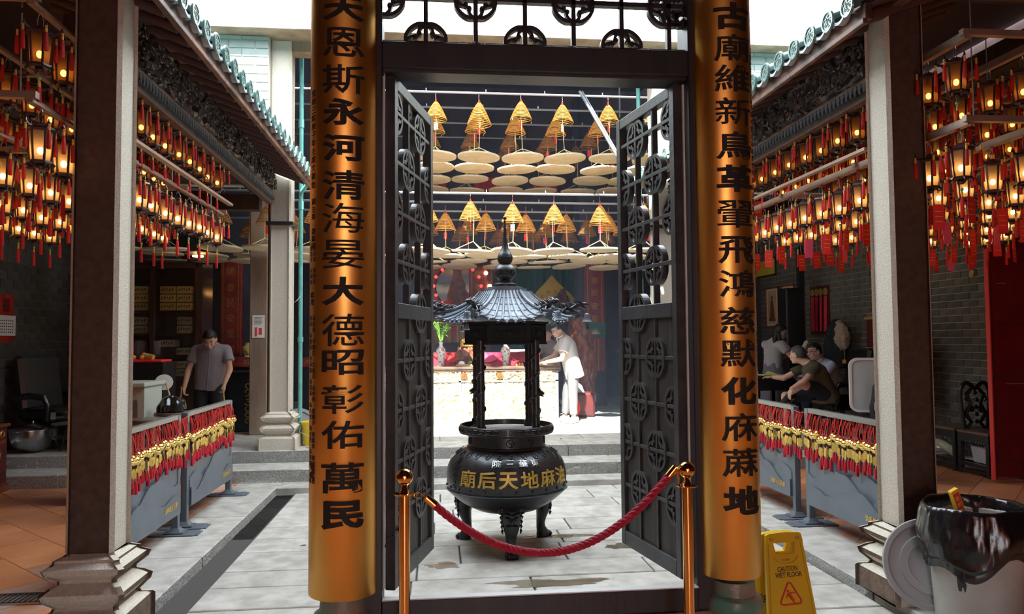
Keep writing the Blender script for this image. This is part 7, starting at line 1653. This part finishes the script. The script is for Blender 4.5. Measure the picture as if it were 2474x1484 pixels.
o = thing('yellow_banner', 'yellow pointed banner with dark writing hanging in front of the green curtain', 'banner', (1.72,10.9,1.7)); b = MB(); b.prism([(-.60,-.95),(-.52,-.62),(-.30,-.33),(-.12,-.14),(0,0),(.14,-.16),(.36,-.36),(.56,-.60),(.62,-.95)], .01, (1.76,10.9,2.76), (1,0,0), (0,0,1)); b.build('banner_cloth', 'yellow_cloth', o, smooth=False); b = MB()
for r, t in enumerate(('上海天', '利道后', '下風宮', '行水神')):
    for i, ch in enumerate(t): glyph_to(b, ch, .065, .065, lambda a, c, e: (1.76+(r-1.5)*.13+a, 10.89-e*.02, 2.46-abs(r-1.5)*.07-i*.12+c), ex=.01, off=.01, res=1)
b.build('banner_text', 'carving_brown', o, smooth=False)
b = MB(); b.loft([((1.98,10.7,1.75),.14,.08),((1.96,10.7,2.1),.20,.10),((1.93,10.7,2.35),.09,.07),((1.92,10.7,2.48),.05,.05)], 16, (1,0,0)); t = thing('dark_statue', 'small dark statue in front of the yellow banner', 'statue', (1.97,10.7,1.75)); blob('statue_body', b, 'carving_brown', t, .016, 1, .06, 14); b = MB(); b.bb(1.72,2.15,10.4,10.68,FL,1.75); b.build('plinth', 'roof_dark', t, smooth=False)
o = thing('wrapped_bundle', 'tall brown plastic-wrapped figure standing behind the man in white', 'bundle', (1.98,9.0,FL)); b = MB(); b.loft([((1.98,9.0,FL),.16,.14),((1.98,9.0,.75),.20,.16),((1.96,9.0,1.3),.21,.16),((1.92,9.0,1.7),.16,.13),((1.90,9.0,1.85),.08,.07)], 20, (1,0,0)); blob('wrapping', b, 'carving_brown', o, .018, 1, .07, 9)
o = thing('red_sack', 'dark red sack on the floor behind the man in white', 'sack', (1.86,8.5,FL)); b = MB(); b.bb(1.68,2.04,8.35,8.7,FL,.66,.04); b.build('sack_body', 'red_dark', o); b = MB(); b.loft([((1.80,8.5,.64),.10,.08),((1.78,8.5,.74),.08,.06),((1.72,8.5,.84),.03,.03)], 12, (1,0,0)); b.build('plastic_wrap', 'box_clear', o); b = MB(); b.sph((1.70,8.36,.42), .10, 12, 8, (1,.5,1.6)); b.build('red_flap', 'paper_red', o)
for k, (x, z, w) in enumerate(((-.5, 4.55, .5), (.75, 4.55, .9), (1.75, 4.5, .5))):
    o = thing('pelmet_banner', 'red fringed pelmet high behind the upper trays, %s' % ['above the shrine', 'middle and widest', 'above the green curtain'][k], 'banner', (x,11,z)); b = MB(); b.grid(40, 4, lambda u, v: (x-w/2+u*w, 11.57-.02*math.sin(u*40), z+.25*v)); b.build('pelmet', 'paper_red', o, fix=False)
b = MB(); b.bb(-5.5,5.7,11.6,11.7,3.1,5.0); tag(b.build('carved_screen', 'hall_wall', smooth=False, org=(0,11.6,3.1)), 'dark carved screen wall over the shrines', 'screen', kind='structure')
# ================================================ clean up
bpy.data.objects.remove(_to)
for o in bpy.data.objects:
    if '_o' in o: del o['_o']
